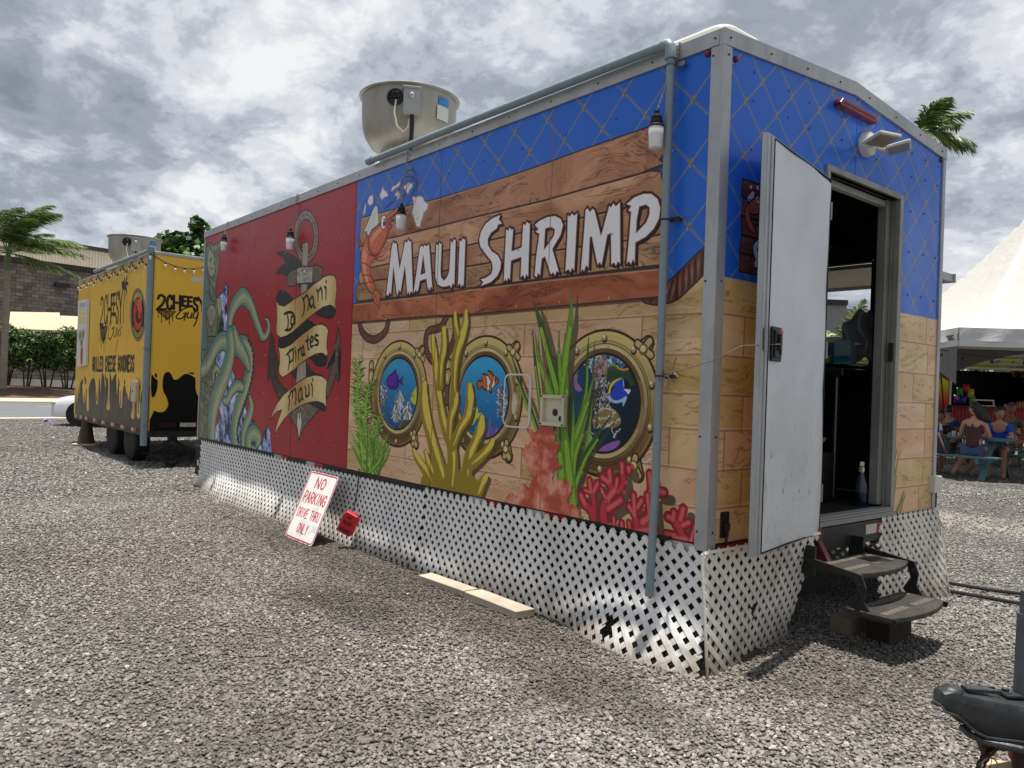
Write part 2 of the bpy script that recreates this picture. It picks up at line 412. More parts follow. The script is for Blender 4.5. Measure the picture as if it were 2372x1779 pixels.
def art3(cv):
    def f(cx, cz, r):
        cv.put(cv.poly_mask([cv.px('m', [(cx-r, cz-r), (cx+r, cz-r), (cx+r, cz+r), (cx-r, cz+r)])]), grad((12, 30, 44), (20, 70, 110), cx+r*.6, cx-r, 0))
        J = lambda q: cv.px(W4, [q])[0]/cv.ppm+[cv.u0, cv.v0]
        for q, w, h, n, s, cols in (((430, 420), .08, .06, 150, 1, [(120, 180, 200), (210, 225, 230), (40, 70, 100)]), ((620, 400), .1, .05, 190, 2, [(130, 190, 215), (70, 120, 160), (220, 235, 240), (30, 50, 80)]),
                                    ((470, 600), .05, .12, 260, 3, [(150, 150, 165), (40, 40, 50), (200, 196, 200), (90, 84, 100)]), ((480, 850), .06, .10, 220, 4, [(190, 190, 190), (50, 46, 50), (120, 112, 118), (20, 22, 28)]), ((480, 480), .04, .06, 80, 14, [(150, 110, 96), (190, 150, 130), (80, 60, 60)])):
            p = J(q); speckle_coral(cv, p[0], p[1], w, h, cols, n, s, .022)
        cv.fill(W4, [(520, 560), (560, 460), (640, 440), (700, 480), (800, 500), (850, 600), (880, 680), (700, 720), (560, 640)], (44, 64, 44), sm=True, al=.9)
        cv.stroke(W4, [(530, 620), (540, 540), (560, 470), (620, 445), (700, 490), (790, 500)], .008, (140, 140, 60))
        cv.stroke(W4, [(680, 480), (740, 500), (800, 490)], .014, (206, 130, 60))
        cv.fill(W4, [(110, 640), (150, 570), (200, 560), (190, 640), (250, 740), (200, 760), (140, 700)], (150, 110, 160), sm=True, al=.9)
        cv.fill(W4, [(380, 1100), (440, 1000), (540, 950), (640, 980), (700, 1060), (710, 1150), (620, 1200), (500, 1190), (400, 1190)], (128, 112, 66), sm=True)
        for p in ([(410, 1030), (480, 980), (560, 960), (620, 1000)], [(380, 1120), (460, 1090), (540, 1080), (610, 1060), (650, 1000)], [(400, 1200), (470, 1180), (560, 1170), (650, 1130), (710, 1090)], [(350, 1220), (420, 1280), (520, 1190), (600, 1180), (630, 1310), (660, 1250), (715, 1215)]):
            q = spline_open(cv.px(W4, p))[0]; q = q+np.random.RandomState(2).randn(*q.shape)*2.2
            cv.put(cv.cap_mask(q, 1.2), (226, 222, 196))
        cv.fill(W4, [(240, 1350), (300, 1230), (350, 1260), (400, 1420), (360, 1480), (280, 1460)], (150, 186, 120), sm=True, al=.9)
        cv.fill(W4, [(450, 1480), (500, 1420), (600, 1370), (700, 1350), (690, 1400), (640, 1450), (560, 1490)], (136, 92, 172), sm=True)
        cv.fill(W4, [(570, 830), (600, 770), (640, 700), (590, 660), (700, 610), (740, 600), (800, 640), (830, 740), (800, 800), (720, 850), (640, 850)], (34, 62, 196), sm=True)
        cv.fill(W4, [(565, 790), (575, 710), (620, 640), (700, 600), (730, 605), (650, 650), (600, 720), (590, 770)], (226, 200, 50), sm=True)
        cv.fill(W4, [(735, 615), (790, 625), (830, 700), (800, 735), (760, 730), (745, 680)], (16, 16, 24), sm=True)
        cv.stroke(W4, [(742, 625), (750, 700)], .008, (150, 190, 235))
        cv.fill(W4, [(750, 730), (800, 735), (832, 745), (805, 795), (775, 760)], (240, 240, 245), sm=True)
        cv.stroke(W4, [(575, 825), (610, 870), (660, 885), (720, 870), (775, 835)], .018, (150, 190, 240))
        cv.stroke(W4, [(765, 850), (750, 890), (742, 935)], [.022, .02, .006], (160, 200, 245))
        cv.stroke(W4, [(505, 770), (530, 800), (520, 860)], .014, (150, 150, 160))
    return f

def build_side_sheet():
    cv = Canvas(-TL, 0.0, ZB-.03, ZT, 430, 0)
    RED = (158, 38, 44)
    cv.a[:] = BLUE
    rope_net(cv, XB, 0, ZM, ZT, -0.65, .3165, .162, 3.0, 430)
    plank_wall(cv, XB, 0.02, 5, [[-2.785, -1.84], [-3.5, -1.43, -0.46], [-2.9, -2.37, -0.9], [-2.36, -1.2], [-3.2, -1.6, -.25], [-2.78, -1.415, -.6], [-3.4, -2.0, -.9]])
    # faint fishing net over the planks' lower edge
    for i in range(70):
        a = XB+i*.055
        cv.stroke('m', [(a, ROWS[-1]), (a+.25, ROWS[-1]+.16)], .003, (150, 120, 90), sm=False, al=.35)
        cv.stroke('m', [(a+.25, ROWS[-1]), (a, ROWS[-1]+.16)], .003, (150, 120, 90), sm=False, al=.35)
    # soft printed shade under the sign
    cv.put(cv.poly_mask([cv.px('m', [(XB, 1.60), (0, 1.62), (0, 1.86), (XB, 1.86)])]), (120, 84, 66), .16)
    # ropes
    def rope(cr, pts, w):
        P = cv.px(cr, pts); P, _ = spline_open(P, n=14); wp = w*cv.ppm
        cv.put(cv.cap_mask(P, wp/2+2.2), (30, 18, 16)); cv.put(cv.cap_mask(P, wp/2), (88, 52, 42))
        d = np.gradient(P, axis=0); d /= np.linalg.norm(d, axis=1)[:, None]+1e-9; nn = np.stack([-d[:, 1], d[:, 0]], 1)
        st = np.cumsum(np.r_[0, np.linalg.norm(np.diff(P, axis=0), axis=1)]); n = int(st[-1]/(wp*.42))
        for k in range(n):
            i = np.searchsorted(st, (k+.5)*wp*.42); i = min(i, len(P)-1)
            a = P[i]-nn[i]*wp*.42-d[i]*wp*.3; b = P[i]+nn[i]*wp*.42+d[i]*wp*.3
            cv.put(cv.cap_mask(np.array([a, (a+b)/2, b]), np.array([.6, wp*.085, .6])), (140, 92, 74))
            a2 = a+d[i]*wp*.21; b2 = b+d[i]*wp*.21
            cv.put(cv.cap_mask(np.array([a2, b2]), 1.0), (40, 24, 20))
    rope(W1, [(190, 120), (215, 260), (290, 360), (390, 395), (490, 350), (560, 260), (590, 120)], .062)
    rope(B5, [(850, 90), (800, 190), (700, 230), (685, 340), (710, 420), (760, 460), (840, 410), (885, 330), (910, 230), (905, 100)], .055)
    rope(B4, [(1870, 1040), (1790, 1110), (1690, 1210), (1590, 1300), (1480, 1330), (1400, 1320)], .115)
    # sign boards
    D = (70, 42, 32)
    boards = [
        ([(B4, (900, 222)), (B4, (1490, 18)), (B4, (1532, 40)), (B4, (1525, 120)), (B4, (1532, 235)), (B4, (1480, 300)), (B4, (1525, 330)), (B4, (1420, 365)), (B4, (1340, 400)), (B4, (900, 522)), (B4, (620, 602)), (B4, (0, 752)), (B3, (960, 722)), (B3, (490, 838)), (B3, (212, 915)), (B3, (205, 860)), (B3, (228, 760)), (B3, (225, 680)), (B3, (245, 640)), (B3, (480, 580)), (B3, (720, 518)), (B3, (960, 462)), (B3, (1400, 330)), (B4, (500, 368))], (118, 72, 50), (176, 122, 90)),
        ([(B4, (0, 760)), (B4, (620, 612)), (B4, (900, 532)), (B4, (1340, 412)), (B4, (1425, 388)), (B4, (1490, 390)), (B4, (1502, 440)), (B4, (1518, 500)), (B4, (1508, 600)), (B4, (1200, 668)), (B4, (740, 775)), (B4, (290, 888)), (B4, (0, 955)), (B3, (960, 970)), (B3, (500, 1078)), (B3, (232, 1135)), (B3, (222, 1060)), (B3, (230, 980)), (B3, (215, 925)), (B3, (490, 846)), (B3, (960, 732))], (140, 92, 62), (196, 146, 110)),
        ([(B4, (0, 963)), (B4, (290, 896)), (B4, (740, 783)), (B4, (1505, 608)), (B4, (1500, 868)), (B4, (1230, 918)), (B4, (740, 983)), (B4, (290, 1068)), (B4, (0, 1116)), (B3, (960, 1160)), (B3, (380, 1236)), (B3, (222, 1275)), (B3, (212, 1200)), (B3, (235, 1145)), (B3, (500, 1086)), (B3, (960, 978))], (132, 84, 58), (184, 136, 102)),
        ([(B4, (0, 1124)), (B4, (290, 1076)), (B4, (740, 991)), (B4, (1230, 926)), (B4, (1500, 876)), (B4, (1488, 1105)), (B4, (1000, 1160)), (B4, (600, 1210)), (B4, (0, 1284)), (B3, (1659, 1275)), (B3, (940, 1362)), (B3, (200, 1438)), (B3, (182, 1400)), (B3, (190, 1290)), (B3, (380, 1246)), (B3, (960, 1170))], (122, 84, 54), (176, 134, 96)),
        ([(B4, (0, 1296)), (B4, (600, 1222)), (B4, (1000, 1176)), (B4, (1500, 1132)), (B4, (1495, 1240)), (B4, (1485, 1350)), (B4, (600, 1432)), (B4, (0, 1488)), (B3, (940, 1580)), (B3, (400, 1625)), (B3, (150, 1645)), (B3, (148, 1560)), (B3, (160, 1468)), (B3, (500, 1430)), (B3, (940, 1375))], (122, 56, 34), (170, 96, 62))]
    allp = []
    polys = []
    for pts, c0, c1 in boards:
        P = np.concatenate([cv.px(cr, [p]) for cr, p in pts]); polys.append((P, c0, c1))
    # shadow print and dark backing
    for P, _, _ in polys: cv.put(cv.poly_mask([P+[0.004*cv.ppm, -.02*cv.ppm]]), (60, 38, 34), .75)
    for k, (P, c0, c1) in enumerate(polys):
        cv.put(cv.cap_mask(P, 2.6, True), (52, 32, 26))
        cv.put(cv.poly_mask([P]), wood(tuple(min(255, q*1.10+4) for q in c0), tuple(min(255, q*1.10+4) for q in c1), k*2+1, 1.3, 20, .30, 6))
        cv.put(cv.cap_mask(P, .9, True), (52, 32, 26))
        hl = P+[0, -3.2]
        n = len(P)
    # board top-edge highlights
    for cr, pts in ((B4, [(0, 768), (620, 620), (900, 540), (1420, 396)]), (B4, [(0, 972), (290, 905), (740, 792), (1200, 686)]), (B4, [(0, 1132), (290, 1084), (740, 1000), (1230, 934)]), (B4, [(0, 1306), (600, 1232), (1480, 1142)]), (B3, [(240, 650), (720, 528), (960, 472), (1640, 258)]), (B3, [(170, 1478), (500, 1440), (940, 1385)])):
        cv.stroke(cr, pts, .010, (206, 164, 128), sm=False, al=.55)
    # broken knot marks
    rs = np.random.RandomState(8)
    for k in range(26):
        x = -3.4+rs.rand()*3.0; z = 1.95+rs.rand()*.75+(.12 if x > -2 else 0)
        if z > 2.55+.0: continue
        cv.stroke('m', [(x, z), (x+.05+rs.rand()*.14, z+rs.randn()*.012), (x+.25+rs.rand()*.2, z+rs.randn()*.015)], [.002, .007, .002], (96, 56, 38), al=.55)
    # islands
    WH = (240, 240, 240)
    for p in ([(722, 440), (760, 445), (800, 432), (830, 450), (838, 480), (875, 510), (868, 560), (835, 590), (825, 640), (808, 680), (800, 732), (765, 725), (755, 690), (740, 640), (722, 590), (735, 540), (740, 480)],
              [(300, 470), (315, 435), (345, 422), (350, 470), (345, 505), (318, 522), (298, 500)], [(272, 515), (282, 520), (275, 570), (262, 625), (257, 600), (265, 545)],
              [(440, 342), (455, 375), (480, 395), (494, 430), (455, 445), (435, 468), (420, 445), (413, 415), (430, 390)], [(520, 388), (535, 345), (570, 330), (608, 293), (605, 325), (575, 350), (550, 365), (525, 392)],
              [(560, 412), (585, 388), (610, 410), (600, 440), (583, 468)], [(660, 330), (690, 305), (730, 315), (725, 345), (700, 375), (685, 412), (668, 395), (660, 365), (635, 360), (630, 350)]):
        cv.fill(B3, p, WH, line=.006, lcol=(186, 140, 120))
    # shrimp
    BK = (28, 16, 14)
    cv.fill(B3, [(258, 775), (275, 740), (320, 630), (355, 545), (378, 517), (392, 545), (400, 620), (405, 690), (360, 760), (300, 830), (288, 775)], (222, 226, 214), line=.004)
    for p in ([(350, 600), (330, 720)], [(372, 590), (355, 720)], [(320, 660), (300, 770)]): cv.stroke(B3, p, .004, (150, 160, 150))
    for p in ([(620, 512), (655, 420), (672, 330), (660, 240)], [(450, 560), (560, 470), (640, 270), (720, 250), (768, 300), (740, 400), (670, 530)], [(470, 540), (600, 420), (660, 230), (720, 180), (762, 220), (758, 330), (700, 450)]):
        cv.stroke(B3, p, .006, BK)
    SH = (206, 96, 62); SL = (236, 142, 100); SD = (176, 58, 44)
    for p in ([(380, 1020), (430, 975), (490, 915), (535, 878)], [(375, 1040), (430, 1052), (505, 1012)], [(370, 1025), (440, 1010), (470, 960), (530, 930)]): cv.stroke(B3, p, [.02, .014, .008, .006][:len(p)], SD)
    for k in range(9): cv.stroke(B3, [(335+k*1.5, 1070+k*25), (358, 1090+k*26), (352+(k % 2)*8, 1130+k*26)], .006, SD)
    cv.fill(B3, [(300, 815), (255, 900), (232, 990), (232, 1090), (245, 1190), (275, 1280), (310, 1340), (350, 1368), (367, 1330), (352, 1260), (328, 1190), (320, 1120), (335, 1060), (385, 1015), (340, 960)], SH, sm=True, line=.005)
    cv.fill(B3, [(262, 910), (248, 990), (248, 1090), (262, 1190), (295, 1280), (320, 1310), (300, 1230), (282, 1130), (285, 1040), (300, 960)], SL, sm=True)
    for p in ([(255, 900), (300, 985), (375, 1020)], [(234, 1070), (280, 1085), (330, 1125)], [(245, 1195), (290, 1190), (338, 1205)], [(272, 1280), (310, 1258), (355, 1262)]): cv.stroke(B3, p, .006, BK)
    cv.fill(B3, [(350, 1368), (343, 1400), (368, 1460), (402, 1495), (418, 1470), (410, 1430), (425, 1400), (408, 1358), (368, 1330)], SH, line=.004, sm=True)
    cv.stroke(B3, [(360, 1375), (385, 1430), (402, 1485)], .005, BK)
    cv.fill(B3, [(300, 830), (335, 760), (410, 700), (470, 640), (540, 580), (625, 500), (600, 560), (560, 610), (520, 650), (548, 668), (500, 700), (535, 715), (510, 760), (480, 850), (440, 930), (400, 985), (368, 1005), (335, 990), (305, 940)], SD, line=.005)
    cv.fill(B3, [(312, 840), (345, 775), (415, 715), (450, 720), (480, 740), (465, 830), (430, 910), (385, 975), (350, 970), (322, 920)], SH, sm=True)
    cv.fill(B3, [(330, 850), (360, 790), (415, 740), (430, 770), (400, 800), (350, 870), (340, 910)], SL, sm=True)
    for p in ((335, 880), (345, 915), (380, 925), (412, 880)): cv.stroke(B3, [p, (p[0]+1, p[1]+3)], .012, SD)
    cv.stroke(B3, [(480, 640), (550, 585), (610, 520)], .012, SL)
    for w, col, off in ((.088, BK, 0), (.076, (245, 245, 240), 0)): cv.stroke(B3, [(449, 660), (449, 706)], w*.9, col)
    cv.stroke(B3, [(456, 668), (456, 702)], .036, BK); cv.stroke(B3, [(452, 664), (453, 672)], .016, (250, 250, 250))
    # letters
    L = []
    L.append((B3, [(530, 905), (545, 868), (556, 890), (573, 878), (603, 1130), (657, 865), (672, 880), (690, 846), (700, 870), (715, 862), (732, 1372), (712, 1345), (700, 1387), (688, 1350), (676, 1385), (655, 1100), (612, 1362), (597, 1330), (585, 1392), (572, 1350), (545, 1110), (522, 1382), (508, 1350), (495, 1397), (483, 1375), (472, 1402)], []))
    L.append((B3, [(798, 925), (815, 903), (828, 925), (845, 898), (860, 915), (887, 893), (920, 1332), (905, 1300), (893, 1347), (885, 1310), (875, 1342), (860, 1228), (800, 1248), (785, 1330), (770, 1357), (760, 1330), (745, 1367), (740, 1340)], [[(830, 1000), (850, 1168), (805, 1190)]]))
    L.append((B3, [(955, 890), (970, 905), (985, 878), (1008, 895), (998, 1160), (1003, 1210), (1030, 1245), (1062, 1205), (1080, 1150), (1095, 858), (1110, 880), (1125, 843), (1143, 858), (1130, 1292), (1112, 1270), (1100, 1322), (1085, 1290), (1055, 1302), (1010, 1305), (965, 1280), (948, 1215), (946, 1140)], []))
    L.append((B3, [(1180, 850), (1195, 870), (1210, 833), (1225, 855), (1237, 838), (1220, 1302), (1205, 1280), (1195, 1312), (1180, 1270), (1162, 1302), (1170, 1100)], []))
    L.append((B4, [(262, 722), (250, 758), (278, 790), (245, 798), (235, 828), (190, 860), (165, 910), (168, 955), (195, 1000), (245, 1035), (268, 1085), (262, 1140), (238, 1195), (190, 1240), (108, 1272), (130, 1240), (108, 1218), (150, 1205), (190, 1178), (203, 1135), (195, 1085), (145, 1020), (108, 970), (98, 915), (112, 850), (148, 790), (200, 748)], []))
    L.append((B4, [(305, 830), (320, 845), (335, 818), (350, 838), (362, 828), (348, 1002), (424, 972), (437, 788), (452, 802), (468, 773), (480, 790), (490, 783), (476, 1202), (460, 1180), (450, 1217), (435, 1185), (416, 1207), (422, 1048), (344, 1076), (336, 1227), (322, 1205), (310, 1237), (300, 1215), (286, 1242)], []))
    L.append((B4, [(525, 800), (562, 768), (620, 740), (682, 730), (726, 753), (744, 803), (724, 880), (662, 985), (714, 1167), (695, 1155), (680, 1192), (668, 1165), (648, 1182), (604, 1045), (580, 1062), (568, 1192), (552, 1170), (540, 1207), (524, 1187), (535, 1050), (560, 870), (530, 852), (553, 832)], [[(607, 828), (650, 816), (680, 835), (672, 882), (640, 932), (597, 990)]]))
    L.append((B4, [(778, 720), (795, 735), (812, 710), (830, 728), (854, 706), (830, 1152), (812, 1130), (800, 1167), (785, 1140), (760, 1162), (775, 900)], []))
    L.append((B4, [(915, 690), (930, 668), (950, 700), (970, 673), (987, 690), (1035, 885), (1098, 650), (1110, 665), (1130, 633), (1150, 655), (1182, 622), (1184, 1102), (1165, 1080), (1150, 1117), (1135, 1090), (1113, 1107), (1110, 865), (1085, 875), (1040, 1112), (1025, 1085), (1008, 1112), (963, 890), (950, 895), (940, 1132), (920, 1110), (905, 1162), (893, 1140), (878, 1167), (900, 900)], []))
    L.append((B4, [(1228, 640), (1290, 588), (1360, 560), (1422, 560), (1472, 600), (1492, 670), (1482, 752), (1440, 832), (1380, 892), (1300, 937), (1295, 1097), (1280, 1065), (1265, 1107), (1250, 1080), (1230, 1102), (1250, 900), (1265, 700), (1243, 692), (1265, 655)], [[(1330, 660), (1380, 645), (1407, 667), (1405, 722), (1380, 782), (1305, 862), (1310, 760)]]))
    for cr, o, hs_ in L:
        P = [cv.px(cr, p) for p in (o, *hs_)]
        for k in range(6):
            cv.put(cv.poly_mask([p+[k*1.7, -k*1.4] for p in P]), (30, 22, 20))
        for p in P: cv.put(cv.cap_mask(p, 5.2, True), (30, 22, 20)); cv.put(cv.cap_mask(p+[8, -6.5], 2.2, True), (30, 22, 20))
        b, m = cv.poly_mask(P); cv.put((b, m), (240, 240, 242))
        for p in P: cv.put(cv.cap_mask(p, 1.0, True), (196, 88, 70), .8)
    # portholes
    porthole(cv, -2.92, 1.262, art1(cv)); porthole(cv, -1.825, 1.268, art2(cv)); porthole(cv, -0.735, 1.27, art3(cv))
    # kelp
    rs = np.random.RandomState(21)
    def leaf(cr, x, y, ang, l, w, col):
        P = [(x, y), (x+l*.5*math.cos(ang), y-l*.5*math.sin(ang)), (x+l*math.cos(ang+.3*rs.randn()), y-l*math.sin(ang))]
        q = cv.px(cr, P); q, r = spline_open(q, np.array([.8, w, .5]), 5); cv.put(cv.cap_mask(q, r), col)
    G = [(140, 186, 58), (160, 206, 78), (112, 160, 46), (84, 124, 40)]
    for stem in ([(155, 470), (165, 620), (150, 760), (170, 900), (185, 1050), (215, 1200), (260, 1310)], [(250, 640), (225, 760), (215, 900), (215, 1100), (240, 1310)], [(320, 880), (300, 1000), (285, 1150), (270, 1310)]):
        S, _ = spline_open(np.array(stem, float), n=6)
        for sgn in (0, 1):
            for i, p in enumerate(S):
                for s in (-1, 1):
                    for c in ((46, 66, 26), G[rs.randint(4)]):
                        leaf(B5, p[0]+(6 if c[0] == 46 else 0), p[1]+(6 if c[0] == 46 else 0), (0.25 if s > 0 else math.pi-.25)+s*rs.rand()*.9, 30+rs.rand()*42, 2.2, c)
        cv.rib(B5, stem, [6]+[14]*(len(stem)-1), (118, 168, 52))
    for i in range(110):
        x0 = 200+rs.rand()*130; a = 1.57+(rs.rand()-.5)*1.5; l = 120+rs.rand()*280
        x1 = x0+l*math.cos(a)*.75; y1 = max(1310-l*math.sin(a), 900)
        x1 = min(max(x1, 105), 415)
        P = cv.px(B5, [(x0, 1320), ((x0+x1)/2+rs.randn()*18, (1320+y1)/2), (x1, y1)]); Q, r = spline_open(P, np.array([3.0, 4.2, .5]), 6)
        cv.put(cv.cap_mask(Q+[2.5, -1.5], r), (54, 80, 28), .8); cv.put(cv.cap_mask(Q, r), G[rs.randint(4)])
    # yellow antler coral
    DK = (78, 62, 34); OL = (146, 122, 34); HI = (226, 198, 80)
    br = [([(590, 1140), (620, 1200), (680, 1290), (730, 1390)], [22, 40, 52, 70]), ([(680, 1150), (705, 1240), (750, 1340)], [22, 38, 56]),
          ([(670, 635), (670, 760), (690, 900), (735, 1080), (780, 1250), (820, 1400)], [40, 62, 66, 70, 90, 110]),
          ([(735, 268), (748, 400), (765, 560), (790, 760), (830, 960), (880, 1100), (890, 1250), (870, 1420)], [26, 40, 46, 48, 56, 70, 80, 120]),
          ([(820, 210), (822, 350), (800, 480), (790, 640)], [34, 46, 44, 50]),
          ([(990, 75), (985, 170), (950, 290), (912, 430), (900, 600), (905, 730)], [26, 46, 62, 62, 46, 44]), ([(908, 80), (912, 170), (928, 260)], [20, 32, 44]),
          ([(920, 710), (905, 800), (872, 900), (862, 1060)], [28, 44, 48, 50]),
          ([(1018, 645), (1022, 760), (1000, 880), (940, 980), (890, 1110)], [42, 60, 56, 50, 48]),
          ([(1112, 895), (1100, 980), (1060, 1080), (1015, 1190), (995, 1340)], [44, 62, 60, 66, 80]),
          ([(1195, 1070), (1170, 1115), (1110, 1180), (1030, 1250)], [36, 46, 52, 60]),
          ([(1142, 1345), (1112, 1400), (1080, 1480)], [40, 54, 60]), ([(690, 1400), (850, 1390), (1040, 1430)], [90, 150, 110])]
    for P, w in br: cv.rib(B5, P, w, DK, sh=(DK, (.035, -.02), .9))
    for P, w in br: cv.rib(B5, P, [k+3 for k in w], OL)
    for P, w in br[:-1]:
        Q, r = cv.rib(B5, P, w, OL)
        j = vnoise(Q[:, 1]*.06, Q[:, 0]*.05, 3)
        n = len(Q); fade = np.clip(1.25-np.linspace(0, 1, n)*1.1, .0, 1)
        cv.put(cv.cap_mask(Q+np.stack([r*.28, r*.15], 1), r*(.55+.35*j)*fade), HI)
    # broad green blades
    GB = [(134, 180, 54), (92, 136, 44), (52, 84, 34)]
    bl = [([(215, -10), (265, 150), (310, 330), (360, 520), (405, 720), (420, 900)], 62), ([(470, -70), (458, 150), (430, 330), (410, 560), (400, 760)], 66), ([(385, 190), (385, 320), (392, 480)], 30),
          ([(210, 190), (228, 400), (252, 600), (285, 820)], 30), ([(228, 210), (255, 380), (300, 520), (345, 640)], 44), ([(440, 430), (436, 560), (425, 760), (420, 1000)], 50),
          ([(582, 235), (572, 400), (565, 560), (520, 760), (470, 980)], 30), ([(620, 480), (575, 640), (520, 800), (470, 960), (440, 1100)], 50), ([(608, 640), (590, 800), (555, 1000), (500, 1180), (470, 1310)], 30),
          ([(735, 745), (640, 880), (560, 1010), (500, 1160)], 34), ([(585, 700), (540, 850), (490, 1000), (470, 1180)], 44), ([(480, 640), (480, 800), (470, 1000), (455, 1180)], 34), ([(70, 350), (120, 500), (185, 670), (240, 830), (270, 900)], 26), ([(360, 820), (390, 980), (405, 1180)], 60), ([(420, 760), (430, 900), (450, 1100), (475, 1310)], 70)]
    for P, w in bl: cv.rib(B6, P, [1.5]+[w*k for k in np.linspace(.55, 1, len(P)-1)], (40, 52, 34), sh=((64, 58, 44), (.05, -.01), .75))
    for k, (P, w) in enumerate(bl):
        ws = [1.5]+[w*q for q in np.linspace(.55, 1, len(P)-1)]
        cv.rib(B6, P, ws, GB[1] if k % 3 else GB[2], line=.002, lcol=(34, 54, 26))
        cv.rib(B6, [(x+1, y+30) for x, y in P[1:]], [q*.6 for q in ws[1:]], GB[0])
        for o in (-.2, .15): cv.rib(B6, [(x+o*w*.6, y+40) for x, y in P[1:]], [1.1]*(len(P)-1), (50, 84, 32))
    # pink coral
    pk = [(30, 1320), (60, 1268), (110, 1285), (130, 1210), (185, 1225), (200, 1150), (165, 1060), (145, 965), (190, 930), (182, 850), (225, 868), (272, 806), (340, 830), (350, 900), (388, 965), (360, 1030), (388, 1080), (350, 1130), (352, 1180), (430, 1180), (470, 1262), (442, 1320), (500, 1365), (520, 1430), (300, 1420), (100, 1380)]
    P = spline(cv.px(B6, pk), 10); n_ = np.arange(len(P)); P = P+np.stack([np.sin(n_*1.3)*5+np.sin(n_*.55)*5, np.cos(n_*1.1)*5], 1)
    cv.put(cv.poly_mask([P+[6, -3]]), (90, 60, 40), .7)
    def pink(X, Y):
        n = fbm(X*9, Y*9, 5)+.25*fbm(X*24, Y*24, 2)-.125; k = np.digitize(n, [.40, .50, .60])
        return np.array([(178, 76, 58), (202, 100, 80), (218, 126, 104), (228, 150, 126)], np.float32)[k]
    cv.put(cv.poly_mask([P]), pink)
    # red round-tipped corals
    R1 = [([(960, 990), (930, 820), (860, 740), (822, 655)], 66), ([(955, 900), (950, 700), (920, 600), (908, 500)], 52), ([(925, 620), (860, 600)], 40), ([(950, 610), (988, 535)], 58), ([(1060, 980), (1050, 800), (1090, 700), (1160, 600)], 84),
          ([(1150, 610), (1210, 600), (1255, 520), (1242, 420), (1240, 335)], 56), ([(1150, 600), (1105, 520), (1040, 470)], 62), ([(1120, 500), (1112, 405)], 62), ([(1180, 560), (1192, 490)], 52), ([(1075, 690), (1030, 590)], 44), ([(1100, 790), (1225, 702)], 70), ([(1160, 980), (1155, 880)], 44), ([(1308, 372), (1312, 400)], 62),
          ([(1400, 1040), (1372, 860), (1312, 765)], 62), ([(1372, 860), (1358, 650)], 58), ([(1400, 770), (1440, 705)], 60), ([(1500, 1040), (1522, 860), (1500, 650)], 60), ([(1570, 1040), (1535, 560), (1522, 430)], 62), ([(1535, 600), (1672, 622)], 70), ([(1240, 1010), (1238, 938)], 52), ([(1325, 1010), (1312, 930)], 46), ([(1450, 930), (1540, 860)], 90),
          ([(1910, 1160), (1820, 980), (1762, 900), (1715, 872)], 76), ([(1762, 900), (1772, 830)], 68), ([(1840, 900), (1868, 792)], 72), ([(1860, 960), (1925, 930)], 64), ([(1940, 1130), (2000, 950)], 56), ([(1780, 1060), (1690, 1042)], 56), ([(1900, 1100), (1700, 1080)], 70), ([(1030, 960), (1120, 960)], 60), ([(1380, 1030), (1560, 1000)], 90)]
    R1 = [(P, w*1.2) for P, w in R1]
    for P, w in R1: cv.rib(W3, P, [w]*len(P), (92, 82, 62), sh=((92, 82, 62), (.05, -.035), 1.0), al=0)
    for P, w in R1: cv.rib(W3, P, [w]*len(P), (150, 34, 44), line=.0025, lcol=(110, 20, 32))
    for P, w in R1: cv.rib(W3, P, [w*.62]*len(P), (190, 56, 62))
    for k, (P, w) in enumerate(R1): cv.rib(W3, P[-2:], [w*.35]*2, (214, 96, 96))
    for p in ((1265, 617), (1345, 360), (1283, 522), (1075, 712), (1460, 800)): cv.rib(W3, [p, (p[0]+1, p[1]+1)], [34, 34], (200, 70, 76), line=.003, lcol=(140, 30, 42))
    # ------------- red side
    cv.put(cv.poly_mask([cv.px('m', [(-TL, ZB-.03), (XB, ZB-.03), (XB, ZT), (-TL, ZT)])]), RED)
    # icebergs
    def ice(X, Y):
        n = fbm(X*14+Y*6, Y*9, 4)+.3*fbm(X*40, Y*30, 1)-.15; k = np.digitize(n, [.38, .45, .62])
        return np.array([(28, 32, 48), (96, 112, 168), (140, 156, 208), (206, 214, 236)], np.float32)[k]
    cv.fill(T5, [(370, 812), (402, 880), (402, 1000), (385, 1100), (398, 1300), (400, 1659), (240, 1659), (255, 1400), (270, 1200), (240, 1010), (330, 940)], ice, line=.012, lcol=(28, 32, 44))
    cv.fill(T6, [(240, 60), (400, 60), (430, 380), (500, 540), (505, 640), (620, 760), (650, 1000), (740, 1140), (790, 1200), (770, 1300), (700, 1520), (300, 1480), (60, 1420), (200, 1300), (300, 1120), (240, 600)], ice, line=.008, lcol=(28, 32, 44))
    cv.fill(T6, [(955, 1218), (985, 1310), (990, 1430), (1018, 1620), (900, 1600), (620, 1520), (740, 1480), (810, 1400), (890, 1380), (900, 1310)], ice, line=.008, lcol=(28, 32, 44))
    # figurehead column
    def bark(X, Y):
        n = fbm(X*22, Y*11, 6); c = np.where((np.abs(n-.5) < .022)[..., None], np.array((34, 40, 36), np.float32), np.array((104, 112, 86), np.float32)+(n-.5)[..., None]*80)
        return c
    cv.fill(T5, [(40, 330), (95, 290), (150, 250), (210, 292), (275, 235), (300, 262), (290, 420), (262, 640), (240, 860), (236, 1000), (310, 1080), (318, 1260), (262, 1480), (240, 1659), (0, 1659), (0, 800)], bark, line=.01)
    cv.fill(T6, [(-60, 0), (235, 0), (200, 260), (240, 420), (190, 700), (150, 1000), (120, 1420), (-80, 1420)], bark, line=.008)
    HR = (84, 116, 108)
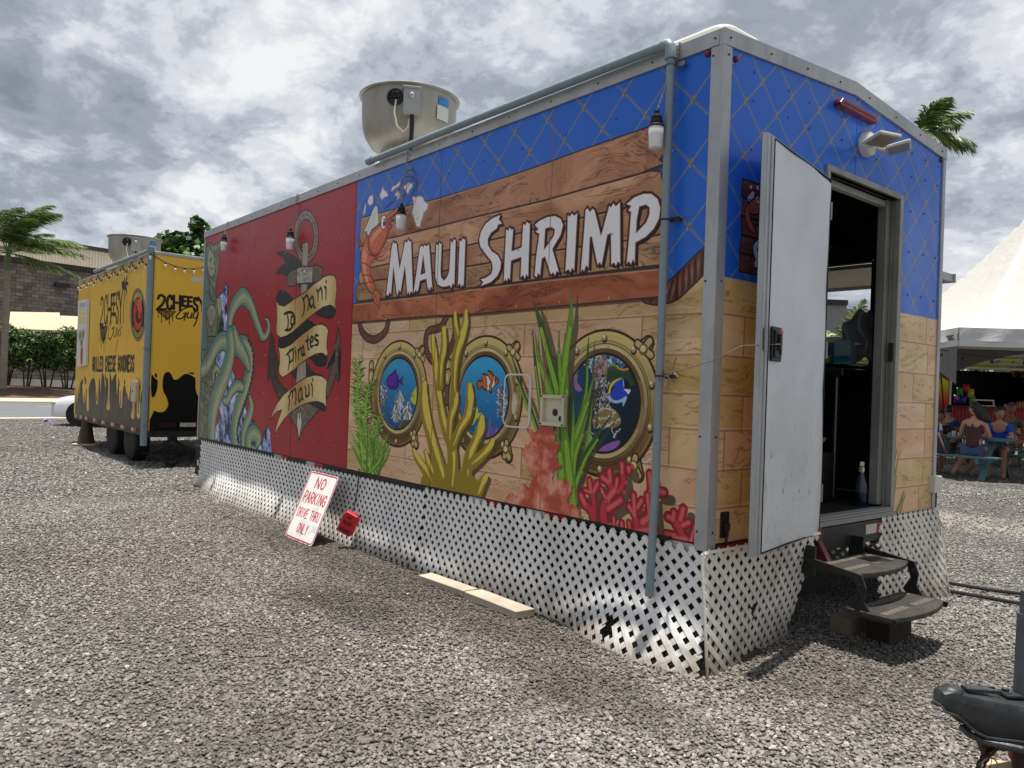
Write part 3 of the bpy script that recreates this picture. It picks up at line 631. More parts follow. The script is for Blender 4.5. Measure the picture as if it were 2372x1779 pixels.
    cv.fill(T5, [(60, 400), (110, 310), (150, 300), (130, 420), (115, 600), (140, 800), (150, 1000), (220, 1100), (110, 1150), (100, 1300), (120, 1659), (30, 1659), (60, 1000)], HR, sm=True, line=.006)
    SK = (150, 152, 122)
    cv.fill(T5, [(150, 330), (200, 400), (222, 500), (205, 540), (232, 580), (215, 680), (180, 725), (140, 690), (118, 560), (130, 420)], SK, line=.007)
    for p in ([(160, 480), (175, 460), (190, 475)], [(150, 500), (180, 495)], [(205, 540), (225, 520)], [(175, 600), (205, 610)], [(150, 580), (140, 640)], [(120, 700), (150, 780), (240, 960), (220, 1090)], [(100, 900), (170, 1000), (215, 1060)]): cv.stroke(T5, p, .012, (30, 34, 30))
    cv.fill(T5, [(120, 1190), (150, 1120), (200, 1110), (235, 1180), (220, 1300), (170, 1400), (130, 1300)], SK, sm=True, line=.008)
    for k in range(5): cv.stroke(T5, [(140+k*18, 1160), (145+k*16, 1240), (150+k*9, 1330)], .010, (36, 40, 34))
    cv.fill(T5, [(250, 1020), (300, 1020), (318, 1150), (290, 1280), (262, 1180)], SK, sm=True, line=.007)
    cv.stroke(T6, [(50, 930), (100, 850), (140, 950), (120, 1080), (80, 1060), (80, 960), (110, 930), (115, 1000)], .016, (40, 46, 40))
    for k in range(14):
        cv.stroke(T6, [(30+(k % 4)*40, 520+k*26), (50+(k % 4)*40, 500+k*26), (72+(k % 4)*40, 524+k*26)], .010, (40, 46, 40))
    # tentacles
    def tent(cr, pts, ws, teeth=0, line=.011):
        Q, r = cv.rib(cr, pts, ws, (92, 128, 112), line=line, lcol=(22, 28, 28))
        cv.put(cv.cap_mask(Q+np.stack([r*.30, -r*.1], 1), r*.58), (140, 150, 112))
        cv.put(cv.cap_mask(Q+np.stack([r*.42, 0*r], 1), r*.20), (164, 172, 132))
        if teeth:
            for i in range(8, len(Q)-2, 2):
                d = Q[i+1]-Q[i]; d = d/np.linalg.norm(d); nn = np.array([-d[1], d[0]])*teeth
                a = Q[i]+nn*r[i]*.95
                cv.put(cv.poly_mask([np.array([a+d*4, a-nn*r[i]*.55, a-d*4])]), (24, 28, 26))
                cv.put(cv.cap_mask(np.array([a-nn*r[i]*.1-d*5, a-nn*r[i]*.1+d*5]), r[i]*.16), (24, 28, 26))
    tent(T6, [(800, 1480), (820, 1380), (740, 1320), (680, 1400), (690, 1520)], [40, 80, 90, 80, 70])
    tent(T6, [(-60, 250), (10, 440), (90, 420), (160, 300), (220, 160), (310, 60), (400, 90), (450, 220)], [60, 70, 80, 84, 88, 90, 95, 100])
    tent(T5, [(910, 1298), (940, 1310), (962, 1380), (950, 1470), (912, 1535), (868, 1530), (830, 1430), (780, 1290), (725, 1130), (665, 1030), (600, 985), (530, 1050), (470, 1150), (432, 1290), (425, 1430), (450, 1560), (500, 1659)], [12, 22, 36, 44, 46, 52, 56, 62, 72, 82, 88, 86, 84, 72, 72, 92, 120])
    tent(T6, [(560, 70), (640, 110), (700, 240), (705, 400), (675, 590), (625, 760), (565, 930), (515, 1100), (490, 1290), (500, 1500)], [70, 90, 100, 108, 110, 112, 112, 104, 92, 84], 1)
    tent(T6, [(480, -40), (530, 110), (590, 200), (655, 330), (690, 430)], [90, 100, 90, 70, 40])
    tent(T6, [(430, -20), (445, 180), (400, 400), (330, 600), (250, 800), (200, 1000), (180, 1200), (175, 1440)], [90, 105, 120, 125, 130, 120, 105, 90])
    tent(T6, [(605, 690), (530, 670), (470, 720), (425, 800), (385, 880), (345, 870)], [50, 62, 60, 56, 50, 30])
    tent(T6, [(700, 830), (725, 950), (700, 1080), (650, 1200), (610, 1340), (605, 1500)], [30, 56, 66, 64, 56, 50])
    tent(T6, [(210, 620), (200, 500), (240, 430), (290, 480)], [20, 34, 36, 30])
    # anchor
    BR = (104, 88, 76)
    def met(c, k=3):
        c = np.array(c, np.float32)
        return lambda X, Y: np.where((np.abs(fbm(X*26, Y*26, k)-.5) < .022)[..., None], c*.45, c*(.9+.3*(fbm(X*6, Y*6, k+1)-.4))[..., None])
    def ell(cx_, cy_, rx, ry, n=60): return [(cx_+rx*math.cos(t), cy_+ry*math.sin(t)) for t in np.linspace(0, 6.283, n, endpoint=False)]
    cv.fill(T7, ell(528, 462, 165, 362), met((150, 136, 120), 1), holes=[ell(528, 462, 108, 238)], line=.008)
    cv.stroke(T7, ell(528, 462, 137, 300), .008, (70, 60, 54), sm=False, closed=True)
    BKR = (38, 42, 44)
    cv.fill(T7, [(118, 690), (200, 668), (300, 700), (400, 770), (472, 850), (465, 890), (390, 930), (310, 955), (270, 1000), (190, 975), (108, 965), (160, 900), (200, 860), (247, 838), (230, 770), (180, 722)], BKR, line=.006)
    for cr, p in ((T7, [(400, 1110), (640, 1080), (600, 1200), (500, 1260), (440, 1190)]), (T7, [(545, 1100), (700, 1070), (560, 1250), (480, 1300)]), (T8, [(490, 0), (560, 20), (640, 90), (500, 150), (420, 90)]), (T8, [(490, 520), (555, 640), (620, 690), (705, 715), (560, 740), (480, 760)]), (T8, [(290, 690), (370, 640), (390, 600), (400, 760), (360, 770)])): cv.fill(cr, p, BKR)
    def shaft(X, Y):
        c = np.array((168, 158, 142), np.float32); return c*np.where((np.abs(((X*34) % 1)-.5) < .09)[..., None], .45, 1.0)
    for cr, p in ((T7, [(478, 552), (512, 548), (514, 540), (555, 538), (550, 885), (470, 885)]), (T7, [(460, 1110), (548, 1108), (540, 1200), (455, 1260)]), (T8, [(415, 70), (492, 25), (486, 150), (404, 240)]), (T8, [(385, 600), (488, 520), (492, 745), (358, 845)])): cv.fill(cr, p, shaft, line=.006)
    cv.fill(T7, [(262, 1030), (288, 962), (350, 920), (400, 900), (480, 872), (620, 872), (650, 850), (740, 882), (760, 930), (742, 1040), (690, 1080), (590, 1100), (400, 1112), (370, 1140), (290, 1140), (265, 1100)], met((112, 96, 84), 4), line=.007)
    cv.fill(T7, [(395, 905), (480, 876), (620, 876), (612, 1095), (400, 1108)], met((184, 176, 160), 5), line=.005)
    for cx_, cy_, q in ((505, 940, 52), (420, 975, 26)):
        s_ = [(cx_+(q if i % 2 == 0 else q*.4)*math.sin(i*.628)*.8, cy_-(q if i % 2 == 0 else q*.4)*math.cos(i*.628)) for i in range(10)]
        cv.fill(T7, s_, (206, 200, 184), line=.004)
    cv.fill(T8, [(750, 1020), (750, 860), (800, 660), (850, 450), (880, 250), (897, 105), (925, 180), (938, 400), (932, 600), (925, 760), (905, 805), (885, 760), (880, 680), (840, 820), (790, 960)], met(BR, 2), line=.008)
    cv.fill(T8, [(750, 640), (770, 560), (820, 460), (868, 330), (868, 540), (800, 620), (770, 650)], (34, 30, 30), line=.006, lcol=(110, 100, 94))
    cv.fill(T8, [(905, 300), (935, 420), (925, 740), (905, 780), (898, 600)], (34, 30, 30))
    cv.fill(T8, [(0, 770), (5, 500), (30, 280), (50, 172), (80, 250), (95, 400), (150, 600), (142, 640), (110, 632), (130, 760), (190, 860), (258, 912), (150, 1035), (100, 930), (60, 830), (40, 700), (14, 772)], met((70, 58, 52), 3), line=.008)
    cv.fill(T8, [(255, 1215), (330, 1165), (400, 1108), (520, 1066), (668, 1150), (600, 1230), (520, 1310), (460, 1390), (400, 1557), (370, 1400), (325, 1320)], met((120, 106, 92), 6), line=.008)
    cv.fill(T8, [(385, 1190), (425, 1190), (435, 1330), (400, 1540), (375, 1330)], (206, 202, 190), line=.005)
    for k in (-1, 0, 1): cv.stroke(T8, [(405, 1110), (405+k*60, 1160), (405+k*80, 1260)], .026, (60, 54, 50)); cv.stroke(T8, [(405, 1110), (405+k*60, 1160), (405+k*80, 1260)], .012, (150, 142, 130))
    def gold(X, Y):
        v = .5+.5*np.sin(X*7.5+fbm(X*2, Y*2, 3)*3+.6); return np.array((176, 134, 70), np.float32)+(np.array((228, 202, 140), np.float32)-np.array((176, 134, 70), np.float32))*v[..., None]
    q7 = [(120, 1350), (160, 1400), (230, 1420), (300, 1370), (350, 1330), (500, 1240), (640, 1110), (720, 1060), (760, 1020), (840, 990), (910, 995), (940, 1050), (946, 1200), (930, 1350), (935, 1480), (915, 1440), (860, 1400), (760, 1430), (660, 1500), (560, 1580)]
    q8 = [(500, 0), (400, 90), (320, 160), (240, 210), (170, 232), (120, 200), (105, 120), (120, 0)]
    full = [(620+x/5.925, 470+y/5.925) for x, y in q7]+[(620+x/5.53, 740+y/5.53) for x, y in q8]
    cv.fill(T8, [(140, 250), (240, 225), (330, 160), (420, 80), (480, 10), (540, 20), (600, 70), (520, 120), (430, 190), (330, 270), (290, 320), (220, 352), (160, 352), (138, 320)], (30, 32, 34), line=.005)
    for cr, p in ((T7, [(120, 1290), (150, 1225), (205, 1203), (262, 1230), (312, 1290), (342, 1330), (300, 1380), (230, 1425), (160, 1405), (125, 1355)]), (T7, [(665, 1510), (760, 1430), (860, 1398), (912, 1440), (932, 1500), (900, 1560), (830, 1582), (740, 1560)]), (T8, [(540, 480), (620, 440), (700, 430), (750, 470), (762, 520), (740, 580), (680, 602), (620, 580), (580, 530)])):
        cv.fill(cr, p, (34, 37, 39), sm=True, line=.006)
    cv.fill(((0, 0), 1.0), full, gold, line=.007)
    cv.fill(T8, [(135, 340), (160, 368), (220, 362), (300, 320), (400, 230), (500, 150), (600, 80), (690, 60), (750, 90), (777, 140), (760, 250), (755, 350), (772, 440), (752, 472), (700, 430), (620, 440), (540, 480), (440, 550), (340, 640), (260, 700), (190, 742), (150, 700), (143, 620), (155, 560), (155, 450)], gold, line=.007)
    cv.fill(T8, [(520, 1060), (640, 1048), (720, 1080), (752, 1130), (732, 1168), (690, 1163), (620, 1110)], (34, 37, 39), sm=True, line=.005)
    cv.fill(T8, [(33, 1282), (60, 1190), (120, 1080), (200, 970), (300, 880), (400, 800), (500, 740), (600, 713), (680, 723), (740, 758), (762, 800), (750, 870), (745, 1000), (752, 1130), (720, 1080), (640, 1050), (560, 1055), (480, 1080), (380, 1130), (280, 1200), (200, 1290), (140, 1380), (95, 1472), (110, 1370), (150, 1250), (182, 1158), (120, 1180)], gold, line=.007)
    cv.put(cv.poly_mask([cv.px('m', [(-4.868, ZB), (-4.862, ZB), (-4.862, ZT), (-4.868, ZT)])]), (60, 20, 20), .3)
    # blackletter words
    INK = (26, 20, 18)
    def ink(cr, strokes, w):
        for s_ in strokes:
            n = len(s_); cv.stroke(cr, s_, [w*.75]+[w]*(n-2)+[w*.55] if n > 2 else [w, w*.7], INK)
    ink(T7, [[(225, 1530), (245, 1515), (300, 1500), (350, 1520), (362, 1590), (345, 1690), (300, 1740), (250, 1755)], [(268, 1520), (282, 1620), (272, 1730), (235, 1745)]], .027)
    ink(T8, [[(300, -30), (330, -45), (350, -20), (352, 60)], [(305, -20), (298, 50), (320, 70), (350, 40)]], .028)
    ink(T7, [[(478, 1300), (500, 1370), (500, 1480), (475, 1560)], [(490, 1330), (535, 1270), (562, 1320), (565, 1420), (548, 1480)], [(575, 1340), (610, 1290), (625, 1320), (632, 1420), (655, 1440)], [(578, 1345), (582, 1400), (602, 1430), (628, 1380)], [(672, 1190), (690, 1230), (690, 1350)], [(690, 1235), (725, 1170), (742, 1210), (748, 1330)], [(780, 1150), (800, 1180), (798, 1330)], [(803, 1078), (806, 1095)]], .028)
    ink(T8, [[(262, 440), (280, 500), (275, 580), (262, 655)], [(240, 455), (290, 400), (325, 385), (332, 450), (318, 520), (272, 560)], [(352, 400), (362, 440), (358, 540)], [(350, 360), (353, 375)], [(385, 385), (396, 420), (392, 515)], [(396, 410), (420, 370), (432, 385)], [(430, 385), (450, 345), (462, 365), (468, 445), (482, 452)], [(432, 390), (438, 440), (450, 460), (465, 420)], [(512, 205), (512, 300), (518, 370), (535, 385)], [(488, 280), (532, 255)], [(548, 300), (578, 270), (582, 238), (560, 225), (546, 290), (558, 350), (590, 332)], [(648, 205), (612, 205), (608, 250), (645, 280), (640, 320), (602, 330)]], .027)
    ink(T8, [[(265, 985), (278, 1030), (275, 1090), (262, 1165)], [(272, 1000), (300, 920), (318, 935), (318, 1010)], [(318, 935), (345, 888), (360, 920), (362, 1040), (345, 1095)], [(398, 930), (425, 880), (436, 910), (442, 1010), (458, 1022)], [(400, 930), (395, 1010), (410, 1050), (438, 990)], [(478, 858), (490, 900), (488, 975), (515, 980), (528, 930)], [(522, 838), (530, 880), (532, 975)], [(556, 820), (570, 860), (572, 985)], [(574, 768), (577, 788)]], .027)
    return cv

def build_end_sheet():
    cv = Canvas(0.0, TW, ZB-.03, ZR, 430, 1)
    cv.a[:] = BLUE
    rope_net(cv, 0, TW, ZM, ZR, 0.35, .2865, .1385, 2.98, 430)
    plank_wall(cv, 0, TW, 9, [[.6, 2.43], [.26, 2.462], [.9, 2.25], [.27, 2.453], [.12, 2.457], [.28, 2.444], [.5, 2.39]])
    # small plank sign half hidden by the door
    for k in range(5):
        z0 = 2.44-k*.095
        cv.fill('m', [(.20+(k % 2)*.01, z0), (.75, z0+.01), (.75, z0-.085), (.195+(k % 3)*.006, z0-.088)], wood((92, 48, 34), (134, 82, 58), k, 2, 30, .3), line=.005, lcol=(46, 26, 22))
    cv.fill(B7, [(288, 1030), (320, 990), (332, 1000), (325, 1050), (300, 1055)], (200, 206, 210)); cv.fill(B7, [(302, 960), (318, 955), (316, 975), (305, 978)], (230, 230, 230)); cv.fill(B7, [(340, 965), (355, 955), (356, 985), (345, 980)], (230, 230, 230))
    cv.fill(B7, [(290, 1090), (300, 1060), (350, 1030), (370, 1100), (340, 1130), (300, 1120)], (190, 82, 58), sm=True, line=.004)
    cv.rib(B7, [(292, 1080), (288, 1130), (300, 1180), (318, 1215), (332, 1240)], [10, 26, 26, 20, 10], (196, 88, 62), line=.004)
    cv.stroke(B7, [(350, 1040), (352, 1046)], .028, (240, 240, 240)); cv.stroke(B7, [(351, 1040), (353, 1044)], .014, (10, 10, 10))
    cv.stroke(B7, [(360, 1300), (335, 1330), (345, 1380), (358, 1400), (345, 1430)], .05, (30, 24, 22)); cv.stroke(B7, [(358, 1302), (335, 1330), (345, 1380), (356, 1400), (342, 1430)], .034, (222, 222, 222))
    # weed blades by the door
    for P, w in (([(1187, 930), (1172, 1010), (1160, 1130), (1155, 1300)], 8), ([(1200, 955), (1180, 1060), (1165, 1160)], 6), ([(1185, 1090), (1170, 1200), (1160, 1300)], 8), ([(1230, 1180), (1212, 1240), (1185, 1310)], 12), ([(1240, 1195), (1222, 1250), (1205, 1310)], 6)):
        cv.rib(B8, P, [1]+[w]*(len(P)-1), (112, 120, 52), line=.002, lcol=(70, 60, 40))
    for i in range(40):
        a = i*.07
        cv.stroke('m', [(a, ROWS[-1]), (a+.2, ROWS[-1]+.14)], .003, (150, 120, 90), sm=False, al=.3)
    return cv

def sheet_image(name, cv):
    img = bpy.data.images.new(name, cv.W, cv.H, alpha=False)
    buf = np.ones((cv.H, cv.W, 4), np.float32); c_ = np.clip(cv.a/255.0, 0, 1); buf[..., :3] = c_+(1-c_)*c_*.22
    img.pixels.foreach_set(buf.ravel()); img.update(); img.pack()
    return img
# ------------------------------------------------------------------ helpers
def P3(px, py, ax, val): return Vector(on_plane(px, py, ax, val))
def atD(px, py, D): return Vector(CAM+ray(px, py)*D)
def tag(o, label=None, cat=None, group=None, kind=None):
    if label: o['label'] = label
    if cat: o['category'] = cat
    if group: o['group'] = group
    if kind: o['kind'] = kind
    return o
def empty(name, loc, label, cat, group=None, rz=0.0):
    o = bpy.data.objects.new(name, None); C.objects.link(o)
    o.location = loc; o.rotation_euler = (0, 0, rz); o.empty_display_size = .1
    return tag(o, label, cat, group)
class MB:
    def __init__(s): s.v = []; s.f = []; s.uv = []; s.m = []; s.mi = 0
    def face(s, idx, uv=None): s.f.append(tuple(idx)); s.uv.append(uv); s.m.append(s.mi)
    def add(s, vs, fs, uvs=None):
        o = len(s.v); s.v += [tuple(map(float, p)) for p in vs]
        for i, f in enumerate(fs): s.face([o+k for k in f], uvs[i] if uvs else None)
    def box(s, x0, x1, y0, y1, z0, z1, T=None):
        vs = [(x, y, z) for z in (z0, z1) for y in (y0, y1) for x in (x0, x1)]
        if T is not None: vs = [tuple(T @ Vector(p)) for p in vs]
        s.add(vs, [(0, 2, 3, 1), (4, 5, 7, 6), (0, 1, 5, 4), (1, 3, 7, 5), (3, 2, 6, 7), (2, 0, 4, 6)]); return s
    def bar(s, a, b, w, h, up=(0, 0, 1)):
        a = Vector(a); b = Vector(b); d = (b-a).normalized(); u = Vector(up)
        x = d.cross(u)
        if x.length < 1e-4: x = d.cross(Vector((1, 0, 0)))
        x.normalize(); y = x.cross(d).normalized()
        vs = [p+x*i*w/2+y*j*h/2 for p in (a, b) for i, j in ((-1, -1), (1, -1), (1, 1), (-1, 1))]
        s.add(vs, [(3, 2, 1, 0), (4, 5, 6, 7), (0, 1, 5, 4), (1, 2, 6, 5), (2, 3, 7, 6), (3, 0, 4, 7)]); return s
    def tube(s, pts, r, n=10, caps=True):
        pts = [Vector(p) for p in pts]; N = len(pts)
        rs = [r]*N if np.ndim(r) == 0 else list(r)
        t0 = (pts[1]-pts[0]).normalized(); nn = t0.orthogonal().normalized(); o = len(s.v)
        for i, p in enumerate(pts):
            t = ((pts[min(i+1, N-1)]-pts[max(i-1, 0)])).normalized()
            nn = (nn-t*nn.dot(t)).normalized(); b = t.cross(nn)
            for k in range(n):
                a = 2*math.pi*k/n; s.v.append(tuple(p+(nn*math.cos(a)+b*math.sin(a))*rs[i]))
        for i in range(N-1):
            for k in range(n): s.face((o+i*n+k, o+i*n+(k+1) % n, o+(i+1)*n+(k+1) % n, o+(i+1)*n+k))
        if caps: s.face([o+k for k in range(n)][::-1]); s.face([o+(N-1)*n+k for k in range(n)])
        return s
    def lathe(s, prof, c=(0, 0, 0), n=24, T=None, caps=True):
        o = len(s.v); c = Vector(c)
        for r, z in prof:
            for k in range(n):
                a = 2*math.pi*k/n; p = Vector((r*math.cos(a), r*math.sin(a), z))
                if T is not None: p = T @ p
                s.v.append(tuple(p+c))
        for i in range(len(prof)-1):
            for k in range(n): s.face((o+i*n+k, o+i*n+(k+1) % n, o+(i+1)*n+(k+1) % n, o+(i+1)*n+k))
        if caps: s.face([o+k for k in range(n)][::-1]); s.face([o+(len(prof)-1)*n+k for k in range(n)])
        return s
    def prism(s, poly, fn, d):
        """poly: 2D outline, fn(u, v, w) -> 3D, thickness d along w"""
        n = len(poly)
        s.add([fn(u, v, 0) for u, v in poly]+[fn(u, v, d) for u, v in poly],
              [tuple(range(n))[::-1], tuple(range(n, 2*n))]+[(i, (i+1) % n, n+(i+1) % n, n+i) for i in range(n)]); return s
    def grid(s, fn, nu, nv, uvf=None):
        o = len(s.v)
        for j in range(nv+1):
            for i in range(nu+1): s.v.append(tuple(fn(i/nu, j/nv)))
        for j in range(nv):
            for i in range(nu):
                a = o+j*(nu+1)+i
                uv = [(i/nu, j/nv), ((i+1)/nu, j/nv), ((i+1)/nu, (j+1)/nv), (i/nu, (j+1)/nv)] if uvf else None
                s.face((a, a+1, a+nu+2, a+nu+1), uv)
        return s
    def ball(s, c, r, n=12, m=8, sc=(1, 1, 1)):
        pr = [(max(1e-4, math.sin(math.pi*i/m)), -math.cos(math.pi*i/m)) for i in range(m+1)]
        c = Vector(c); o = len(s.v)
        for q, z in pr:
            for k in range(n):
                a = 2*math.pi*k/n; s.v.append((c.x+q*math.cos(a)*r*sc[0], c.y+q*math.sin(a)*r*sc[1], c.z+z*r*sc[2]))
        for i in range(m):
            for k in range(n): s.face((o+i*n+k, o+i*n+(k+1) % n, o+(i+1)*n+(k+1) % n, o+(i+1)*n+k))
        return s
def obj(name, mb, mats, parent=None, smooth=False, bevel=0.0, kind=None, label=None):
    me = bpy.data.meshes.new(name); me.from_pydata(mb.v, [], mb.f)
    mats = mats if isinstance(mats, (list, tuple)) else [mats]
    for m in mats: me.materials.append(m)
    if len(mats) > 1: me.polygons.foreach_set('material_index', mb.m)
    if any(u is not None for u in mb.uv):
        l = me.uv_layers.new(name='UVMap'); buf = []
        for f, u in zip(mb.f, mb.uv): buf += [c for p in (u or [(0, 0)]*len(f)) for c in p]
        l.data.foreach_set('uv', buf)
    if smooth: me.polygons.foreach_set('use_smooth', [True]*len(me.polygons))
    me.update()
    if smooth:
        try: me.set_sharp_from_angle(angle=math.radians(40))
        except Exception: pass
    o = bpy.data.objects.new(name, me); C.objects.link(o)
    if parent is not None: attach(o, parent)
    if bevel:
        b = o.modifiers.new('edge', 'BEVEL'); b.width = bevel; b.segments = 2; b.limit_method = 'ANGLE'; b.angle_limit = math.radians(50)
    if kind: o['kind'] = kind
    if label: o['label'] = label
    return o
def mw(o):
    m = Matrix.LocRotScale(o.location, o.rotation_euler, o.scale)
    return (mw(o.parent) @ o.matrix_parent_inverse @ m) if o.parent else m
def attach(o, parent):
    o.parent = parent; o.matrix_parent_inverse = mw(parent).inverted()
def copy_tree(o, parent=None):
    c = o.copy(); C.objects.link(c)
    if parent is not None: c.parent = parent
    for ch in [k for k in bpy.data.objects if k.parent == o and k != c]: copy_tree(ch, c)
    return c
def quad_obj(name, pts, mat_, parent=None, uv=((0, 0), (1, 0), (1, 1), (0, 1))):
    m = MB(); m.add(pts, [(0, 1, 2, 3)], [list(uv)]); return obj(name, m, mat_, parent)

# ------------------------------------------------------------------ materials
def s2l(c): return tuple(((x/255)/12.92 if x/255 <= .04045 else ((x/255+.055)/1.055)**2.4) for x in c)
def newmat(name):
    m = bpy.data.materials.new(name); m.use_nodes = True; nt = m.node_tree
    return m, nt, nt.nodes['Principled BSDF']
def N(nt, t, **kw):
    n = nt.nodes.new(t)
    for k, v in kw.items():
        if k in n.inputs.keys(): n.inputs[k].default_value = v
        else: setattr(n, k, v)
    return n
def noise_n(nt, scale, detail=4, rough=.55, coord='Object', sc=(1, 1, 1), dist=0):
    tcn = nt.nodes.new('ShaderNodeTexCoord'); mp = nt.nodes.new('ShaderNodeMapping'); mp.inputs['Scale'].default_value = sc
    if coord == 'World':
        g = nt.nodes.new('ShaderNodeNewGeometry'); nt.links.new(g.outputs['Position'], mp.inputs[0])
    else: nt.links.new(tcn.outputs[coord], mp.inputs[0])
    n = nt.nodes.new('ShaderNodeTexNoise'); nt.links.new(mp.outputs[0], n.inputs['Vector'])
    n.inputs['Scale'].default_value = scale; n.inputs['Detail'].default_value = detail; n.inputs['Roughness'].default_value = rough; n.inputs['Distortion'].default_value = dist
    return n
def ramp(nt, fac, stops):
    r = nt.nodes.new('ShaderNodeValToRGB'); nt.links.new(fac, r.inputs[0]); el = r.color_ramp.elements
    while len(el) > 1: el.remove(el[0])
    el[0].position = stops[0][0]; el[0].color = (*stops[0][1], 1)
    for p, c in stops[1:]:
        e = el.new(p); e.color = (*c, 1)
    return r
def bumpit(nt, b, h, strength=.3, dist=.01):
    bn = nt.nodes.new('ShaderNodeBump'); bn.inputs['Strength'].default_value = strength; bn.inputs['Distance'].default_value = dist
    nt.links.new(h, bn.inputs['Height']); nt.links.new(bn.outputs[0], b.inputs['Normal']); return bn
def mat(name, col, rough=.6, metal=0.0, var=.12, vs=6.0, bump=0.0, bs=60.0, dirt=0.0, dcol=(70, 60, 48), coord='World', sc=(1, 1, 1), spec=None, rvar=.08, ds=2.5):
    m, nt, b = newmat(name); c = np.array(s2l(col))
    n = noise_n(nt, vs, 5, .6, coord, sc)
    r = ramp(nt, n.outputs[0], [(.3, tuple(c*(1-var))), (.7, tuple(np.minimum(c*(1+var), 1)))])
    out = r.outputs[0]
    if dirt:
        n2 = noise_n(nt, ds, 8, .7, coord, (1, 1, .6)); k = ramp(nt, n2.outputs[0], [(.48, (0, 0, 0)), (.72, (dirt,)*3)])
        mx = N(nt, 'ShaderNodeMix', data_type='RGBA'); nt.links.new(k.outputs[0], mx.inputs[0]); nt.links.new(out, mx.inputs[6]); mx.inputs[7].default_value = (*s2l(dcol), 1); out = mx.outputs[2]
    nt.links.new(out, b.inputs['Base Color'])
    b.inputs['Roughness'].default_value = rough; b.inputs['Metallic'].default_value = metal
    if spec is not None: b.inputs['Specular IOR Level'].default_value = spec
    if rvar:
        mr = nt.nodes.new('ShaderNodeMapRange'); mr.inputs['To Min'].default_value = max(.02, rough-rvar); mr.inputs['To Max'].default_value = min(1, rough+rvar); nt.links.new(n.outputs[0], mr.inputs[0]); nt.links.new(mr.outputs[0], b.inputs['Roughness'])
    if bump:
        n3 = noise_n(nt, bs, 6, .6, coord, sc); bumpit(nt, b, n3.outputs[0], bump, .01)
    return m
def sheet_mat(name, img, rough=.28, gain=1.0, wave=.25, dirt=.15):
    m, nt, b = newmat(name)
    t = nt.nodes.new('ShaderNodeTexImage'); t.image = img; t.interpolation = 'Cubic'; t.extension = 'EXTEND'
    n = noise_n(nt, 3.0, 6, .65, 'World', (1, 1, .5)); k = ramp(nt, n.outputs[0], [(.25, (1.0-dirt*.6,)*3), (.6, (1, 1, 1))])
    mx = N(nt, 'ShaderNodeMix', data_type='RGBA', blend_type='MULTIPLY'); mx.inputs[0].default_value = 1
    nt.links.new(t.outputs[0], mx.inputs[6]); nt.links.new(k.outputs[0], mx.inputs[7])
    nt.links.new(mx.outputs[2], b.inputs['Base Color'])
    b.inputs['Roughness'].default_value = rough; b.inputs['Specular IOR Level'].default_value = .24
    n2 = noise_n(nt, 1.6, 2, .5, 'World'); n3 = noise_n(nt, 220, 2, .5, 'World')
    ad = N(nt, 'ShaderNodeMath', operation='MULTIPLY_ADD'); nt.links.new(n3.outputs[0], ad.inputs[0]); ad.inputs[1].default_value = .004; nt.links.new(n2.outputs[0], ad.inputs[2])
    bumpit(nt, b, ad.outputs[0], wave, .06)
    return m
def island_mat(name, cols, rough=.55, trans=0.0, spec=.4):
    """leaf material: colour differs from leaf to leaf"""
    m, nt, b = newmat(name); g = nt.nodes.new('ShaderNodeNewGeometry')
    r = ramp(nt, g.outputs['Random Per Island'], [(i/(len(cols)-1), s2l(c)) for i, c in enumerate(cols)])
    nt.links.new(r.outputs[0], b.inputs['Base Color']); b.inputs['Roughness'].default_value = rough; b.inputs['Specular IOR Level'].default_value = spec
    if trans:
        tr = nt.nodes.new('ShaderNodeBsdfTranslucent'); nt.links.new(r.outputs[0], tr.inputs[0]); ms = nt.nodes.new('ShaderNodeMixShader'); ms.inputs[0].default_value = trans
        nt.links.new(b.outputs[0], ms.inputs[1]); nt.links.new(tr.outputs[0], ms.inputs[2]); nt.links.new(ms.outputs[0], nt.nodes['Material Output'].inputs[0])
    return m

ALU = mat('aluminium', (176, 178, 178), .42, .35, .12, 8, .10, 120, .45, (110, 108, 102), sc=(1, 1, .25))
ALU_D = mat('aluminium_weathered', (150, 150, 144), .5, .35, .2, 10, .15, 90, .5, (70, 66, 58), sc=(1, 1, .2))
GALV = mat('galvanised', (140, 142, 140), .4, .7, .12, 9, .05, 60)
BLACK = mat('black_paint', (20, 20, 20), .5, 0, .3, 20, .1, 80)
BLACKMET = mat('black_metal', (40, 40, 40), .45, .3, .35, 14, .2, 90, .3, (84, 76, 66))
RUBBER = mat('rubber', (24, 24, 24), .8, 0, .2, 30, .2, 150, .5, (58, 54, 50))
WHITEPL = mat('white_plastic', (214, 212, 206), .4, 0, .05, 10, 0, 60, .2, (150, 146, 130))
CREAM = mat('cream_plastic', (206, 198, 170), .45, 0, .06, 10, 0, 60, .2, (140, 130, 100))
PVC = mat('grey_pvc', (128, 144, 150), .42, 0, .08, 12, .05, 80, .35, (150, 158, 160), sc=(1, 1, .3))
REDPL = mat('red_plastic', (206, 36, 52), .35, 0, .08, 20)
REDPAINT = mat('red_paint', (92, 18, 22), .5, 0, .15, 12, .1, 60, .4, (60, 30, 26))
DARKRUST = mat('dark_rust', (58, 44, 38), .75, .2, .35, 20, .3, 90)
CORD = mat('twisted_cord', (150, 140, 128), .7, 0, .35, 300)
WIRE = mat('wire', (120, 112, 100), .6, .2, .3, 200)
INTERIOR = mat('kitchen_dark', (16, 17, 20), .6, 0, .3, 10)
STEEL = mat('stainless', (96, 98, 100), .3, .9, .1, 12)
